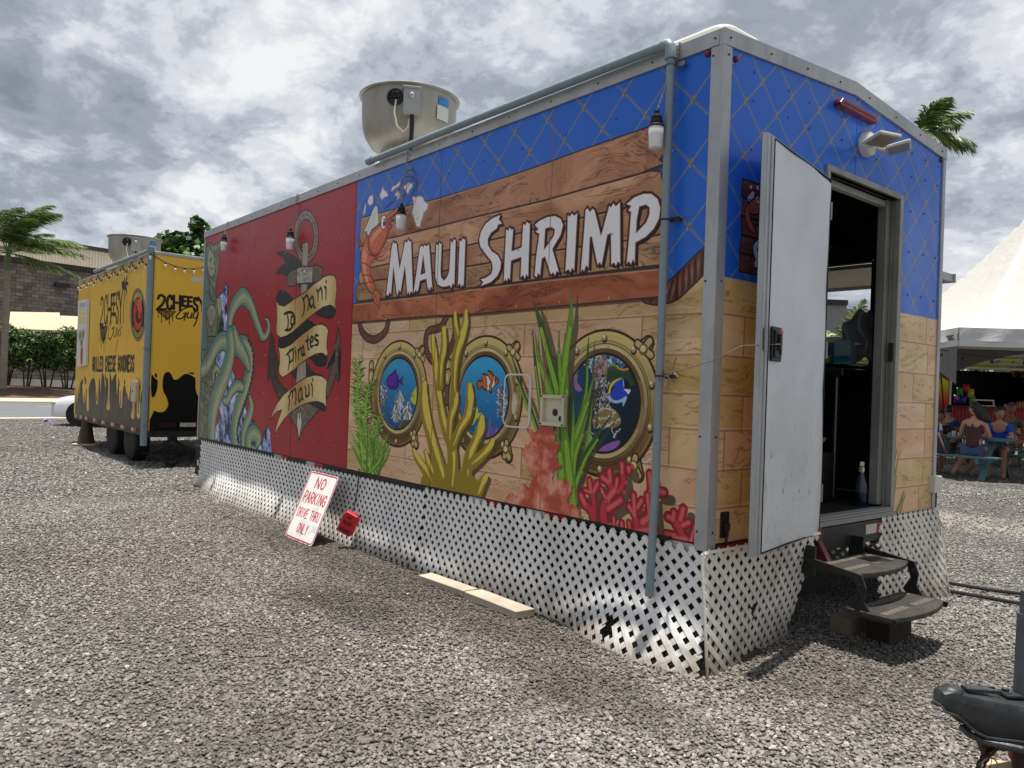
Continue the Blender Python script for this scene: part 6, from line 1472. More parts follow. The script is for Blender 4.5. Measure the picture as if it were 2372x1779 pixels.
lattice(p, -2.45, .05, .55, lambda s, z: Vector((s, 2.645, z)), Vector((0, 1, 0)), LATD)
# small offcut of lattice behind the steps
# ------------------------------------------------------------------ no parking sign
GL = {
 'A': [[(0, 0), (.5, 1), (1, 0)], [(.18, .34), (.82, .34)]], 'C': [[(.95, .75), (.8, .97), (.5, 1), (.15, .85), (0, .5), (.15, .15), (.5, 0), (.8, .03), (.95, .25)]], 'D': [[(0, 0), (0, 1), (.5, 1), (.85, .85), (1, .5), (.85, .15), (.5, 0), (0, 0)]],
 'E': [[(.95, 1), (0, 1), (0, 0), (.95, 0)], [(0, .52), (.75, .52)]], 'G': [[(.95, .78), (.8, .97), (.5, 1), (.15, .85), (0, .5), (.15, .15), (.5, 0), (.85, .08), (.95, .25), (.95, .48), (.55, .48)]], 'H': [[(0, 0), (0, 1)], [(1, 0), (1, 1)], [(0, .5), (1, .5)]],
 'I': [[(.5, 0), (.5, 1)]], 'K': [[(0, 0), (0, 1)], [(1, 1), (0, .42)], [(.32, .6), (1, 0)]], 'L': [[(0, 1), (0, 0), (.9, 0)]], 'M': [[(0, 0), (0, 1), (.5, .3), (1, 1), (1, 0)]], 'N': [[(0, 0), (0, 1), (1, 0), (1, 1)]],
 'O': [[(.5, 1), (.15, .88), (0, .5), (.15, .12), (.5, 0), (.85, .12), (1, .5), (.85, .88), (.5, 1)]], 'P': [[(0, 0), (0, 1), (.6, 1), (.95, .88), (.95, .6), (.6, .46), (0, .46)]], 'R': [[(0, 0), (0, 1), (.6, 1), (.95, .88), (.95, .62), (.6, .5), (0, .5)], [(.5, .5), (1, 0)]],
 'S': [[(.93, .8), (.75, .98), (.4, 1), (.08, .88), (.05, .65), (.3, .53), (.7, .46), (.95, .32), (.92, .1), (.6, 0), (.25, .02), (.04, .2)]], 'T': [[(0, 1), (1, 1)], [(.5, 1), (.5, 0)]], 'U': [[(0, 1), (0, .25), (.2, .03), (.5, 0), (.8, .03), (1, .25), (1, 1)]],
 'V': [[(0, 1), (.5, 0), (1, 1)]], 'Y': [[(0, 1), (.5, .48), (1, 1)], [(.5, .48), (.5, 0)]], '2': [[(.02, .75), (.15, .95), (.5, 1), (.88, .88), (.92, .65), (.6, .35), (0, 0), (1, 0)]]}
def put_text(cv, txt, f, w, col, cw=.62, gap=.28):
    """f(t, v): text box coords (0..1, 0..1) -> canvas metres"""
    n = sum((.35 if ch == 'I' else cw) if ch != ' ' else .45 for ch in txt)+gap*(len(txt)-1); x = 0
    for ch in txt:
        a = .45 if ch == ' ' else (.35 if ch == 'I' else cw)
        if ch in GL:
            for st in GL[ch]: cv.stroke('m', [f((x+p_[0]*a)/n, p_[1]) for p_ in st], w, col, sm=False)
        x += a+gap
SW, SH_ = .50, .625
sc_ = Canvas(0, SW, 0, SH_, 900, 0); sc_.a[:] = (226, 226, 218)
rs = np.random.RandomState(6)
X_, Y_ = sc_.grid((0, sc_.W, 0, sc_.H)); n_ = fbm(X_*9, Y_*14, 2); sc_.a *= (1-.13*np.clip((n_-.5)*4, 0, 1))[..., None]
SR = (176, 40, 58)
sc_.stroke('m', rrect(.012, SW-.012, .012, SH_-.012, .035), .013, SR, sm=False, closed=True)
for txt, z, h, x0, x1, w in (('NO', .48, .095, .17, .33, .016), ('PARKING', .34, .095, .06, .44, .014), ('DRIVE THRU', .20, .08, .06, .44, .0105), ('ONLY', .07, .08, .16, .34, .0115)):
    put_text(sc_, txt, lambda t, v, z=z, h=h, x0=x0, x1=x1: (x0+(x1-x0)*t, z+h*v), w, SR)
SIGN_M = sheet_mat('sign_face', sheet_image('sign_print', sc_), .4, wave=.05, dirt=.2)
A_, B_ = Vector((-4.035, -.385, .004)), Vector((-3.50, -.392, .004)); ex = (B_-A_).normalized(); top = Vector((-4.13, -.135, .50)); ez = (top-A_); ez = (ez-ex*ez.dot(ex)).normalized(); en = ex.cross(ez)
if en.y > 0: en = -en
# tilt in its own plane as in the photograph
rot = Matrix.Rotation(math.radians(-6), 3, en); ez2 = ez; SHH = .60
NS = empty('parking_sign', tuple(A_), 'white sign with red letters reading no parking drive thru only leaning on the lattice', 'sign')
RRs = rrect(0, SW+.04, 0, SHH, .04)
sp = lambda u, v, w: A_+ex*u+(ez+ex*-.16)*v+en*w
g = MB(); g.prism(RRs, lambda u, v, w: sp(u, v, w), .003); obj('plate', g, ALU, NS)
g = MB(); g.add([sp(u, v, .0045 if en.dot(Vector((0, -1, 0))) > 0 else -.0045) for u, v in RRs], [tuple(range(len(RRs)))], [[(u/(SW+.04), v/SHH) for u, v in RRs]]); obj('sign_face', g, SIGN_M, NS)
# red box on a cord
RB = empty('red_control_box', (-3.45, -.10, .12), 'red plastic box hanging on a black cord over the lattice beside the parking sign', 'control box')
g = MB(); c0 = Vector((-3.33, -.15, .21)); T = Matrix.Translation(c0) @ Matrix.Rotation(math.radians(42), 4, 'Z') @ Matrix.Rotation(math.radians(26), 4, 'Y') @ Matrix.Rotation(math.radians(12), 4, 'X')
g.prism([(-.055, -.10), (.05, -.10), (.068, -.075), (.068, .06), (.055, .095), (-.045, .095), (-.068, .06), (-.068, -.06)], lambda u, v, w: T @ Vector((u, -w, v)), .045); obj('case', g, REDPL, RB, bevel=.006)
g = MB(); g.box(-.045, .045, -.052, -.046, -.075, -.052, T); g.box(-.04, -.012, -.05, -.0455, -.01, .02, T); g.box(.0, .028, -.05, -.0455, -.01, .02, T); g.box(-.03, .01, -.05, -.0455, .045, .062, T); obj('recess', g, mat('dark_red', (110, 14, 26), .5), RB)
g = MB(); g.tube([T @ Vector((-.01, -.02, .09)), (-3.455, -.045, .33), (-3.452, -.03, .45), (-3.45, -.018, .60), (-3.452, -.02, .615), (-3.47, -.012, .62)], .0045, 6); obj('cord', g, BLACK, RB, True)
# planks on the gravel
def plank(pts, h, label):
    g = MB(); P = [Vector(p_) for p_ in pts]; g.add([p_ for p_ in P]+[p_+Vector((0, 0, h)) for p_ in P], [(0, 3, 2, 1), (4, 5, 6, 7), (0, 1, 5, 4), (1, 2, 6, 5), (2, 3, 7, 6), (3, 0, 4, 7)])
    tag(obj('timber_plank', g, WD, None, bevel=.004), label, 'plank', 'planks lying along the skirt')
plank([(-2.135, -.265, .006), (-1.645, -.245, .006), (-1.64, -.125, .006), (-2.15, -.145, .006)], .040, 'farther of the two pale planks lying end to end by the lattice')
plank([(-1.612, -.262, .006), (-1.095, -.272, .006), (-1.085, -.135, .006), (-1.602, -.125, .006)], .045, 'nearer of the two pale planks lying end to end by the lattice')
g = MB(); rs = np.random.RandomState(9)
g.box(.02, .10, .22, .42, .005, .03, Matrix.Rotation(.1, 4, 'Z')); tag(obj('timber_scrap', g, WD_OLD, None, bevel=.004), 'dark flat wood scrap under the bowed lattice below the door', 'wood scrap')
# hanging lamps
LAMPG = mat('lamp_shade_white', (226, 224, 222), .3, 0, .04, 20)
def lamp(x, zb, s, label, cordx, y=-.062):
    L_ = empty('hanging_lamp', (x, y, zb), label, 'lamp', 'lamps hanging along the trailer side')
    g = MB(); g.lathe([(.018*s, 0), (.033*s, .004*s), (.036*s, .02*s), (.040*s, .11*s), (.036*s, .118*s)], (x, y, zb), 18); obj('lamp_shade', g, LAMPG, L_, True)
    g = MB(); g.lathe([(.042*s, .112*s), (.042*s, .122*s), (.030*s, .130*s), (.034*s, .136*s), (.034*s, .146*s), (.026*s, .15*s), (.030*s, .157*s), (.028*s, .172*s), (.014*s, .18*s), (.014*s, .20*s), (.004, .205*s)], (x, y, zb), 18); obj('socket', g, BLACK, L_, True)
    g = MB(); top_ = Vector((cordx, -.02, ZT-.03)); a = Vector((x, y, zb+.2*s))
    for ph in (0, math.pi):
        g.tube([a.lerp(top_, t)+Vector((math.cos(t*42+ph)*.003, math.sin(t*42+ph)*.003, 0)) for t in np.linspace(0, 1, 50)], .0026, 5)
    g.tube([top_, (cordx, -.018, ZT+.012), (cordx+.01, .05, ZT+.014)], .004, 5)
    obj('cord', g, CORD, L_, True)
lamp(-6.74, 2.80, .95, 'white jar lamp hanging above the mermaid at the far end of the trailer', -6.78)
lamp(-4.905, 2.605, 1.0, 'white jar lamp hanging beside the anchor ring', -4.89)
lamp(-2.866, 2.525, 1.0, 'white jar lamp hanging over the painted shrimp', -2.88)
lamp(-.313, 2.59, .98, 'white jar lamp hanging in front of the drain pipe at the near corner', -.262, -.115)
# loose thin wires by the third lamp
g = MB(); g.tube([(-2.88, -.02, 3.06), (-2.80, -.03, 2.98), (-2.70, -.03, 2.88), (-2.72, -.03, 2.72), (-2.84, -.02, 2.62), (-3.05, -.015, 2.62), (-3.0, -.01, 2.70), (-2.86, -.02, 2.86), (-2.74, -.03, 2.94)], .0018, 5)
tag(obj('loose_wire', g, BLACK, None, True), 'thin black loop of loose wire beside the lamp over the shrimp', 'wire')

g = MB(); rs = np.random.RandomState(31)
for i in range(150):
    a = rs.rand()*1.3+1.75; r_ = 1.6+rs.rand()**1.5*9; c_ = Vector((CAM[0]+r_*math.cos(a), CAM[1]+r_*math.sin(a), .022))
    if c_.y > -.3 and c_.x < .2: continue
    T = Matrix.Translation(c_) @ Matrix.Rotation(rs.rand()*6.28, 4, 'Z') @ Matrix.Rotation(rs.randn()*.3, 4, 'X'); l = .006+rs.rand()*.012
    g.add([T @ Vector(p_) for p_ in ((-l, -l*.4, 0), (l, -l*.5, .004), (l*.8, l*.4, .003), (-l*.7, l*.5, .006))], [(0, 1, 2, 3)])
tag(obj('litter', g, island_mat('litter_bits', [(226, 224, 214), (150, 130, 96), (92, 74, 50), (200, 190, 170)], .7)), 'tiny pale scraps and dry leaf bits lying on the gravel', kind='stuff')
c_ = P3(109, 976, 2, .02); g = MB(); g.grid(lambda u, v: c_+Vector((.12*(u-.5), .20*(v-.5), .04*math.sin(u*7)*math.sin(v*5)+.02)), 5, 5); tag(obj('blue_scrap', g, mat('blue_film', (40, 90, 170), .4), None, True), 'crumpled bit of blue plastic on the gravel near the road', 'litter')
# ------------------------------------------------------------------ black hoses on the ground
for ya, yb_, lab in ((3.0, 3.2, 'black rubber hose lying on the gravel, the one farther from the steps'), (2.72, 2.84, 'black rubber hose lying on the gravel, the one nearer the steps')):
    g = MB(); P = [(-.9, ya+.1, .03), (-.3, ya+.03, .03), (0, ya-.05, .03), (.25, ya+.0, .028), (.5, yb_-.08, .028), (.9, yb_+.1, .028), (1.5, yb_+.5, .028)]
    q, _ = spline_open(np.array(P), n=6) if False else (P, 0); g.tube(P, .013, 8); tag(obj('hose', g, RUBBER, None, True), lab, 'hose')

# ------------------------------------------------------------------ hitch in the corner
HT = empty('trailer_hitch', (1.36, -.65, 0), 'black trailer coupler and jack in the near right corner', 'trailer hitch')
u_ = Vector((.55, .835, 0)).normalized(); p_ = Vector((-u_.y, u_.x, 0)); o_ = Vector((1.341, -.671, .43))
hp = lambda s, t, z: o_+u_*s+p_*t+Vector((0, 0, z))
HM = mat('hitch_paint', (58, 61, 63), .42, .3, .45, 14, .25, 60, .4, (112, 104, 98), ds=9)
# lofted coupler shell
secs = [(.0, .010, .0, .02), (.006, .028, -.016, .038), (.02, .034, -.020, .044), (.04, .036, -.026, .046), (.055, .033, -.038, .037), (.08, .036, -.058, .034), (.10, .041, -.074, .032), (.126, .048, -.085, .028), (.17, .058, -.088, .022), (.24, .074, -.09, .014), (.34, .098, -.095, .005), (.6, .16, -.1, -.01)]
g = MB(); nn_ = 14
for s, hw, zb_, zt_ in secs:
    for k in range(nn_):
        a = math.pi*k/(nn_-1); t = math.cos(a)*hw; zz = (zt_-.010) + .010*math.sin(a) if 0 < k < nn_-1 else zb_
        if k in (1, nn_-2): zz = zt_-.016; t *= 1.0
        if k in (0, nn_-1): t = math.copysign(hw+.003, t)
        g.v.append(tuple(hp(s, t, zz)))
for i in range(len(secs)-1):
    for k in range(nn_-1): g.face((i*nn_+k, i*nn_+k+1, (i+1)*nn_+k+1, (i+1)*nn_+k))
g.face(list(range(nn_))[::-1])
o = obj('coupler', g, HM, HT, True); o.modifiers.new('t', 'SOLIDIFY').thickness = .006
g = MB(); g.tube([hp(s, sg*(hw+.004), zb_) for sg in (1,) for s, hw, zb_, zt_ in secs], .004, 6); g.tube([hp(s, -(hw+.004), zb_) for s, hw, zb_, zt_ in secs], .004, 6); g.tube([hp(.0, q*.01, -.002) for q in range(-2, 3)], .004, 6); obj('coupler_lip', g, HM, HT, True)
g = MB(); g.ball(hp(.045, 0, .034), .032, 16, 8, (1, 1, .55)); obj('ball_socket', g, HM, HT, True)
g = MB(); g.prism([(.085, -.016), (.10, -.020), (.15, -.018), (.165, -.022), (.19, -.020), (.20, -.012), (.175, -.008), (.165, 0), (.175, .008), (.20, .012), (.19, .020), (.165, .022), (.15, .018), (.10, .020), (.085, .016)], lambda a, b, w: hp(a, b, .037+w-(a-.08)*.06), .012); obj('latch_lever', g, HM, HT, bevel=.003)
g = MB(); g.bar(hp(.205, .0, .026), hp(.46, .02, .012), .06, .008); g.lathe([(.011, 0), (.011, .012)], hp(.222, .0, .030), 6); g.lathe([(.017, 0), (.017, .003)], hp(.222, .0, .0295), 14); obj('jack_plate', g, HM, HT, bevel=.002)
g = MB(); jb = hp(.285, .0, 0); g.tube([jb+Vector((0, 0, .02)), jb+Vector((.004, .002, .27))], .030, 20); g.tube([jb+Vector((.004, .002, .27)), jb+Vector((.005, .002, .34))], .024, 20); obj('jack_tube', g, mat('jack_grey', (92, 100, 104), .45, .4, .2, 8, .1, 40, .3, (60, 56, 52)), HT, True)
g = MB(); g.tube([jb+Vector((0, 0, -.08)), jb+Vector((0, 0, -.205))], .026, 16); obj('jack_foot', g, DARKRUST, HT, True)
g = MB(); g.tube([hp(.118, .045, -.098), hp(.24, .085, -.11), hp(.8, .22, -.13)], .011, 8); g.tube([hp(.118, .045, -.098), hp(.108, .0, -.098), hp(.118, -.045, -.098), hp(.24, -.085, -.112), hp(.8, -.24, -.135)], .011, 8); g.bar(hp(.19, 0, -.115), hp(.8, 0, -.12), .07, .04); obj('draw_frame', g, HM, HT, True)
g = MB(); g.bar(hp(.118, -.03, -.10), hp(.165, .0, -.165), .012, .02); g.bar(hp(.15, .02, -.10), hp(.175, .01, -.15), .012, .018); obj('brace', g, DARKRUST, HT)
CH = MB()
def link(c, d, up, r=.012, t=.0035):
    d = Vector(d).normalized(); up = Vector(up); up = (up-d*up.dot(d)).normalized(); P = []
    for k in range(13): a = 2*math.pi*k/12; P.append(Vector(c)+d*math.cos(a)*r*1.5+up*math.sin(a)*r*.8)
    CH.tube(P, t, 5, False)
cpts = [hp(.20, -.02, -.12), hp(.18, -.02, -.13), hp(.165, -.01, -.15), hp(.155, -.005, -.172), hp(.148, .0, -.195), hp(.14, .0, -.22), hp(.136, .0, -.245), hp(.14, .0, -.268)]
for i in range(len(cpts)-1):
    for t in (.25, .75): c_ = cpts[i].lerp(cpts[i+1], t); link(c_, cpts[i+1]-cpts[i], (1, 0, 0) if (2*i+int(t > .5)) % 2 else (0, 1, .5))
obj('chain', CH, DARKRUST, HT, True)
g = MB(); rc = hp(.162, -.02, -.185); g.tube([rc+Vector((.0, 0, 0))+u_*.026*math.cos(a)+Vector((0, 0, 1))*.024*math.sin(a)-p_*-.0 for a in np.linspace(0, 6.28, 17)], .0022, 6, False); obj('ring', g, GALV, HT, True)
g = MB(); g.tube([hp(.17, -.02, -.16), hp(.16, -.02, -.21), hp(.17, -.02, -.28), hp(.15, -.02, -.33)], .0012, 5); g.tube([rc, hp(.16, -.02, -.26), hp(.185, -.02, -.33)], .0012, 5); obj('thin_wire', g, WIRE, HT, True)
def rot_box(name, c, sx, sy, sz, ang, m, label, cat):
    g = MB(); T = Matrix.Translation(c) @ Matrix.Rotation(ang, 4, 'Z'); g.box(-sx/2, sx/2, -sy/2, sy/2, 0, sz, T); o = obj(name, g, m, None, bevel=.004); tag(o, label, cat); return o
c_ = hp(.37, .02, 0); WC = mat('pale_lumber', (196, 176, 140), .75, 0, .12, 5, .2, 60, .3, (120, 92, 62), sc=(1, 1, 4))
rot_box('wood_block', (c_.x, c_.y, .0), .42, .26, .10, .78, WC, 'pale sawn timber base under the trailer jack', 'wood block')
rot_box('wood_block', (c_.x+.02, c_.y+.02, .101), .34, .15, .09, .62, WC, 'upper sawn timber stacked under the trailer jack', 'wood block')
rot_box('wood_block', (c_.x-.02, c_.y+.06, .192), .16, .10, .035, .5, mat('red_cloth', (110, 34, 34), .9), 'small dark red pad between the jack foot and timbers', 'pad')
# black bin between the two trailers
g = MB(); g.box(-8.80, -8.25, .37, .92, .0, .38); g.box(-8.83, -8.22, .34, .95, .34, .40); o = obj('storage_bin', g, BLACK, None, bevel=.02); tag(o, 'black plastic bin on the gravel between the two trailers', 'bin')
g = MB(); g.box(-8.70, -8.64, .368, .369, .12, .20); obj('sticker', g, LAMPG, o)
# ------------------------------------------------------------------ yellow grilled cheese trailer
YX0, YX1, YY0, YY1, YZ0, YZT = -14.72, -9.56, -.05, 2.35, .56, 3.07
Y1 = ((160, 540), 5.184); Y2 = ((160, 820), 5.184)
YEL = (246, 190, 70); YBK = (34, 32, 32)
class CanvasAt(Canvas):
    def __init__(s, u0, u1, v0, v1, ppm, axis, val): super().__init__(u0, u1, v0, v1, ppm, axis); s.val = val
    def px(s, cr, pts):
        p = np.asarray(pts, float)
        if cr == 'm': q = p
        else:
            (ox, oy), sc = cr; w = on_plane(ox+p[:, 0]/sc, oy+p[:, 1]/sc, 1-s.axis, s.val); q = np.stack([w[:, s.axis], w[:, 2]], 1)
        return (q-[s.u0, s.v0])*s.ppm
def txt_quad(cv, cr, txt, q, w, col, **k):
    """q: four crop corners bl, br, tr, tl"""
    Q = cv.px(cr, q)/cv.ppm+[cv.u0, cv.v0]
    f = lambda t, v: tuple((Q[0]*(1-t)+Q[1]*t)*(1-v)+(Q[3]*(1-t)+Q[2]*t)*v)
    put_text(cv, txt, f, w, col, **k)
def yellow_side():
    cv = CanvasAt(YX0, YX1, YZ0-.09, YZT, 260, 0, YY0); cv.a[:] = YEL
    X_, Y_ = cv.grid((0, cv.W, 0, cv.H)); n_ = fbm(X_*1.2, Y_*.8, 2); cv.a *= (.92+.16*n_)[..., None]
    for k in range(15): cv.stroke('m', [(YX0+.2+k*.35, YZT-.05), (YX0+.2+k*.35+.01, YZT-.5-.2*((k*7) % 3))], .02, (190, 130, 30), al=.35)
    drip = [(70, 720), (80, 420), (85, 400), (95, 585), (112, 430), (120, 365), (125, 480), (135, 350), (155, 345), (168, 560), (180, 592), (197, 540), (205, 420), (214, 450), (210, 640), (225, 692), (240, 640), (236, 440), (252, 350), (280, 297), (305, 300), (320, 400), (324, 580), (335, 607), (347, 570), (356, 350), (368, 280), (375, 475), (381, 380), (396, 240), (406, 230), (421, 290), (435, 408), (446, 300), (460, 282), (472, 380), (464, 560), (446, 640), (468, 678), (489, 640), (484, 520), (489, 250), (500, 240), (515, 322), (545, 253), (566, 300), (575, 497), (586, 370), (600, 370), (606, 580), (621, 653), (638, 600), (641, 480), (664, 370), (690, 467), (698, 470), (712, 558), (726, 500), (740, 380), (755, 370), (765, 480), (762, 640), (744, 740), (765, 787), (787, 740), (783, 560), (796, 370), (806, 400), (816, 600), (815, 740), (833, 778), (852, 740), (858, 540), (880, 420), (905, 415), (918, 560), (921, 660), (935, 712), (946, 670), (951, 430), (985, 440), (990, 1000), (60, 900)]
    P = cv.px(Y2, drip); cv.put(cv.poly_mask([spline(P, 4)]), YBK)
    for p in ([(225, 560), (232, 480)], [(333, 540), (336, 460)], [(620, 600), (622, 450)], [(833, 700), (836, 540)], [(934, 680), (934, 560)], [(180, 560), (180, 480)]): cv.rib(Y2, p, [12, 7], YBK if p[0][0] in (333, 620, 833, 934, 180) else YEL)
    for p in ([(185, 268), (198, 330)], [(435, 240), (436, 290)], [(560, 235), (562, 260)], [(590, 295), (600, 360)], [(665, 305), (668, 340)], [(840, 290), (850, 400)], [(898, 310), (890, 390)], [(155, 315), (160, 335)]): cv.rib(Y2, p, [5, 16], YBK)
    for s_ in range(8):
        x = 120+s_*110; cv.put(cv.cap_mask(cv.px(Y2, [(x, 700), (x+20, 560)]), 26), (84, 80, 78), .30)
    txt_quad(cv, Y2, 'GRILLED CHEESE GOODNESS', [(280, 198), (778, 205), (782, 22), (282, 45)], .052, YBK, cw=.55, gap=.30)
    for ch, q in (('2', [(370, 1100), (408, 1098), (415, 770), (382, 772)]), ('C', [(418, 1092), (452, 1090), (458, 752), (428, 752)]), ('H', [(460, 1085), (502, 1085), (505, 745), (470, 748)]), ('E', [(506, 975), (526, 972), (530, 740), (512, 742)]), ('E', [(532, 975), (560, 972), (563, 730), (538, 735)]), ('S', [(565, 1080), (590, 1078), (600, 715), (570, 720)]), ('Y', [(590, 1085), (640, 1085), (640, 705), (604, 708)])):
        Q = cv.px(Y1, q)/cv.ppm+[cv.u0, cv.v0]
        for st in GL[ch]: cv.stroke('m', [tuple((Q[0]*(1-t)+Q[1]*t)*(1-v)+(Q[3]*(1-t)+Q[2]*t)*v) for t, v in st], .058, YBK, sm=False)
    cv.rib(Y1, [(655, 1080), (650, 980), (660, 820), (672, 640)], [5, 6, 7, 10], YBK)
    for a in ([(672, 640), (650, 600), (632, 590)], [(672, 640), (664, 570), (668, 515)], [(672, 640), (688, 560), (705, 525)], [(672, 640), (700, 600), (712, 640)], [(672, 640), (690, 690), (690, 770)], [(672, 640), (650, 670), (640, 710)], [(672, 630), (640, 640), (634, 600)]): cv.rib(Y1, a, [9, 12, 2], YBK)
    cv.fill(Y1, [(368, 1122), (465, 1112), (440, 1250), (412, 1335), (385, 1250)], YBK)
    for k in range(3): cv.stroke(Y1, [(385+k*9, 1150), (412, 1250-k*34), (452-k*10, 1135)], .013, (150, 170, 60), sm=False)
    for x, y in ((372, 1300), (388, 1385), (420, 1420), (438, 1330)): cv.rib(Y1, [(x, 1200), (x, y)], [5, 5], YBK)
    for p, w in (([(560, 1000), (530, 965), (495, 1060), (470, 1180), (480, 1270), (510, 1250), (540, 1140), (515, 1150)], .028), ([(540, 1130), (535, 1220), (555, 1240), (568, 1140), (566, 1230)], .022), ([(580, 1140), (580, 1230), (602, 1150), (585, 1300), (556, 1425)], .022), ([(635, 1120), (612, 1160), (622, 1210), (605, 1235)], .022)): cv.stroke(Y1, p, w, YBK)
    E_ = lambda cx_, cy_, rx, ry, n=44: [(cx_+rx*math.cos(t), cy_+ry*math.sin(t)) for t in np.linspace(0, 6.283, n, endpoint=False)]
    cv.fill(Y1, E_(827, 980, 92, 318), (78, 22, 26)); cv.fill(Y1, E_(827, 980, 84, 302), (214, 206, 190)); cv.fill(Y1, E_(827, 980, 80, 294), (30, 28, 28))
    rs = np.random.RandomState(5)
    for t in np.linspace(-2.3, -.85, 11): cv.rib(Y1, [(827+64*math.cos(t)*s, 980+240*math.sin(t)*s) for s in (.93, 1.1)], [7, 9], (190, 176, 60))
    for t in np.linspace(.75, 2.4, 9): cv.rib(Y1, [(827+64*math.cos(t)*s, 980+240*math.sin(t)*s) for s in (.93, 1.1)], [7, 9], (190, 176, 60))
    cv.fill(Y1, E_(827, 975, 52, 192), (206, 56, 42)); cv.fill(Y1, [(815, 870), (835, 860), (850, 940), (825, 960), (840, 1040), (870, 960), (862, 1060), (820, 1080), (798, 1000), (812, 930), (800, 890)], (30, 28, 28), sm=True)
    cv.fill(Y1, E_(845, 870, 28, 80), (220, 92, 70))
    for z in (.9, 1.3, 1.75, 2.2, 2.6):
        for k in range(12): cv.stroke('m', [(YX0+.3+k*.42, z), (YX0+.301+k*.42, z)], .016, (240, 206, 120) if z > 1.4 else (90, 86, 80))
    return cv
def yellow_end():
    cv = CanvasAt(YY0, YY1, YZ0-.12, YZT, 260, 1, YX1); cv.a[:] = (244, 184, 62)
    P = cv.px(Y2, [(1000, 1000), (1000, 700), (1060, 700), (1130, 690), (1180, 620), (1165, 530), (1120, 440), (1115, 320), (1135, 240), (1180, 213), (1215, 240), (1250, 305), (1300, 300), (1370, 245), (1420, 240), (1480, 270), (1510, 300), (1512, 420), (1540, 500), (1560, 460), (1565, 330), (1640, 320), (1900, 340), (1900, 1100)])
    cv.put(cv.poly_mask([spline(P, 4)]), (12, 12, 12))
    cv.fill(Y2, [(1020, 290), (1052, 320), (1050, 400), (1020, 500), (980, 500), (980, 260)], (12, 12, 12), sm=True); cv.fill(Y2, [(1020, 232), (1045, 245), (1044, 280), (1020, 270)], (12, 12, 12), sm=True)
    cv.fill(Y2, [(1430, 228), (1460, 220), (1498, 235), (1470, 242)], (12, 12, 12), sm=True)
    for ch, q in (('2', [(1048, 915), (1150, 915), (1145, 745), (1060, 740)]), ('C', [(1165, 920), (1225, 915), (1228, 750), (1170, 750)]), ('H', [(1248, 910), (1325, 925), (1325, 755), (1250, 750)]), ('E', [(1355, 870), (1400, 875), (1400, 765), (1355, 760)]), ('E', [(1422, 870), (1470, 878), (1470, 770), (1422, 768)]), ('S', [(1490, 935), (1535, 938), (1535, 780), (1492, 775)]), ('Y', [(1550, 935), (1640, 940), (1650, 780), (1545, 775)])):
        Q = cv.px(Y1, q)/cv.ppm+[cv.u0, cv.v0]
        for st in GL[ch]: cv.stroke('m', [tuple((Q[0]*(1-t)+Q[1]*t)*(1-v)+(Q[3]*(1-t)+Q[2]*t)*v) for t, v in st], .037, YBK, sm=False)
    cv.fill(Y1, [(1040, 930), (1285, 935), (1170, 1045)], YBK)
    for k in range(3): cv.stroke(Y1, [(1080+k*26, 940), (1170, 1015-k*22), (1250-k*26, 942)], .012, (200, 140, 40), sm=False)
    for x, y in ((1060, 1010), (1100, 1070), (1195, 1095), (1235, 1055), (1150, 1050)): cv.rib(Y1, [(x, 950), (x, y)], [8, 10], YBK)
    for p, w in (([(1480, 890), (1430, 885), (1350, 920), (1285, 990), (1290, 1025), (1350, 1020), (1400, 960), (1370, 965)], .020), ([(1400, 960), (1372, 1050)], .016), ([(1425, 950), (1410, 1010), (1450, 1010), (1470, 955), (1455, 1020)], .018), ([(1500, 950), (1480, 1010), (1520, 1015), (1545, 950), (1520, 1060), (1490, 1115)], .018)): cv.stroke(Y1, p, w, YBK)
    for y, z in ((1280, 540), (1545, 570), (1540, 820), (1270, 1045), (1262, 1290), (1520, 1305), (1255, 1545), (1510, 1550)): cv.stroke(Y1, [(y, z), (y+1, z)], .018, (240, 206, 120))
    return cv
ys = yellow_side(); ye = yellow_end()
YWS = sheet_mat('yellow_side_print', sheet_image('yellow_side', ys), .35, wave=.15, dirt=.12); YWE = sheet_mat('yellow_end_print', sheet_image('yellow_end', ye), .35, wave=.15, dirt=.08)
YT = empty('food_trailer', (-12.1, 1.15, 0), 'yellow grilled cheese food trailer with black dripping paint', 'food trailer')
yuv = lambda x, z: ((x-YX0)/(YX1-YX0), (z-ys.v0)/(ys.v1-ys.v0)); yev = lambda y, z: ((y-YY0)/(YY1-YY0), (z-ye.v0)/(ye.v1-ye.v0))
xs_ = [YX0, -13.65, -12.95, -12.28, -11.6, -10.9, -10.25, YX1]
for a, b in zip(xs_[:-1], xs_[1:]):
    g = MB(); a_, b_ = a+.003, b-.003; g.add([(a_, YY0, YZ0-.02), (b_, YY0, YZ0-.02), (b_, YY0, YZT), (a_, YY0, YZT), (a_, YY0+.01, YZ0-.02), (b_, YY0+.01, YZ0-.02), (b_, YY0+.01, YZT), (a_, YY0+.01, YZT)], [(0, 1, 2, 3), (1, 5, 6, 2), (4, 0, 3, 7)], [[yuv(a_, YZ0-.02), yuv(b_, YZ0-.02), yuv(b_, YZT), yuv(a_, YZT)], [yuv(b_, YZT)]*4, [yuv(a_, YZT)]*4]); obj('wall_panel', g, YWS, YT)
g = MB(); g.add([(YX1, YY0+.012, YZ0-.02), (YX1, YY1, YZ0-.02), (YX1, YY1, YZT), (YX1, YY0+.012, YZT)], [(0, 1, 2, 3)], [[yev(YY0, YZ0-.02), yev(YY1, YZ0-.02), yev(YY1, YZT), yev(YY0, YZT)]]); obj('wall_panel', g, YWE, YT)
g = MB(); g.box(YX0+.02, YX1-.02, YY0+.015, YY1-.01, YZ0-.03, YZT-.02); obj('wall_core', g, BLACK, YT)
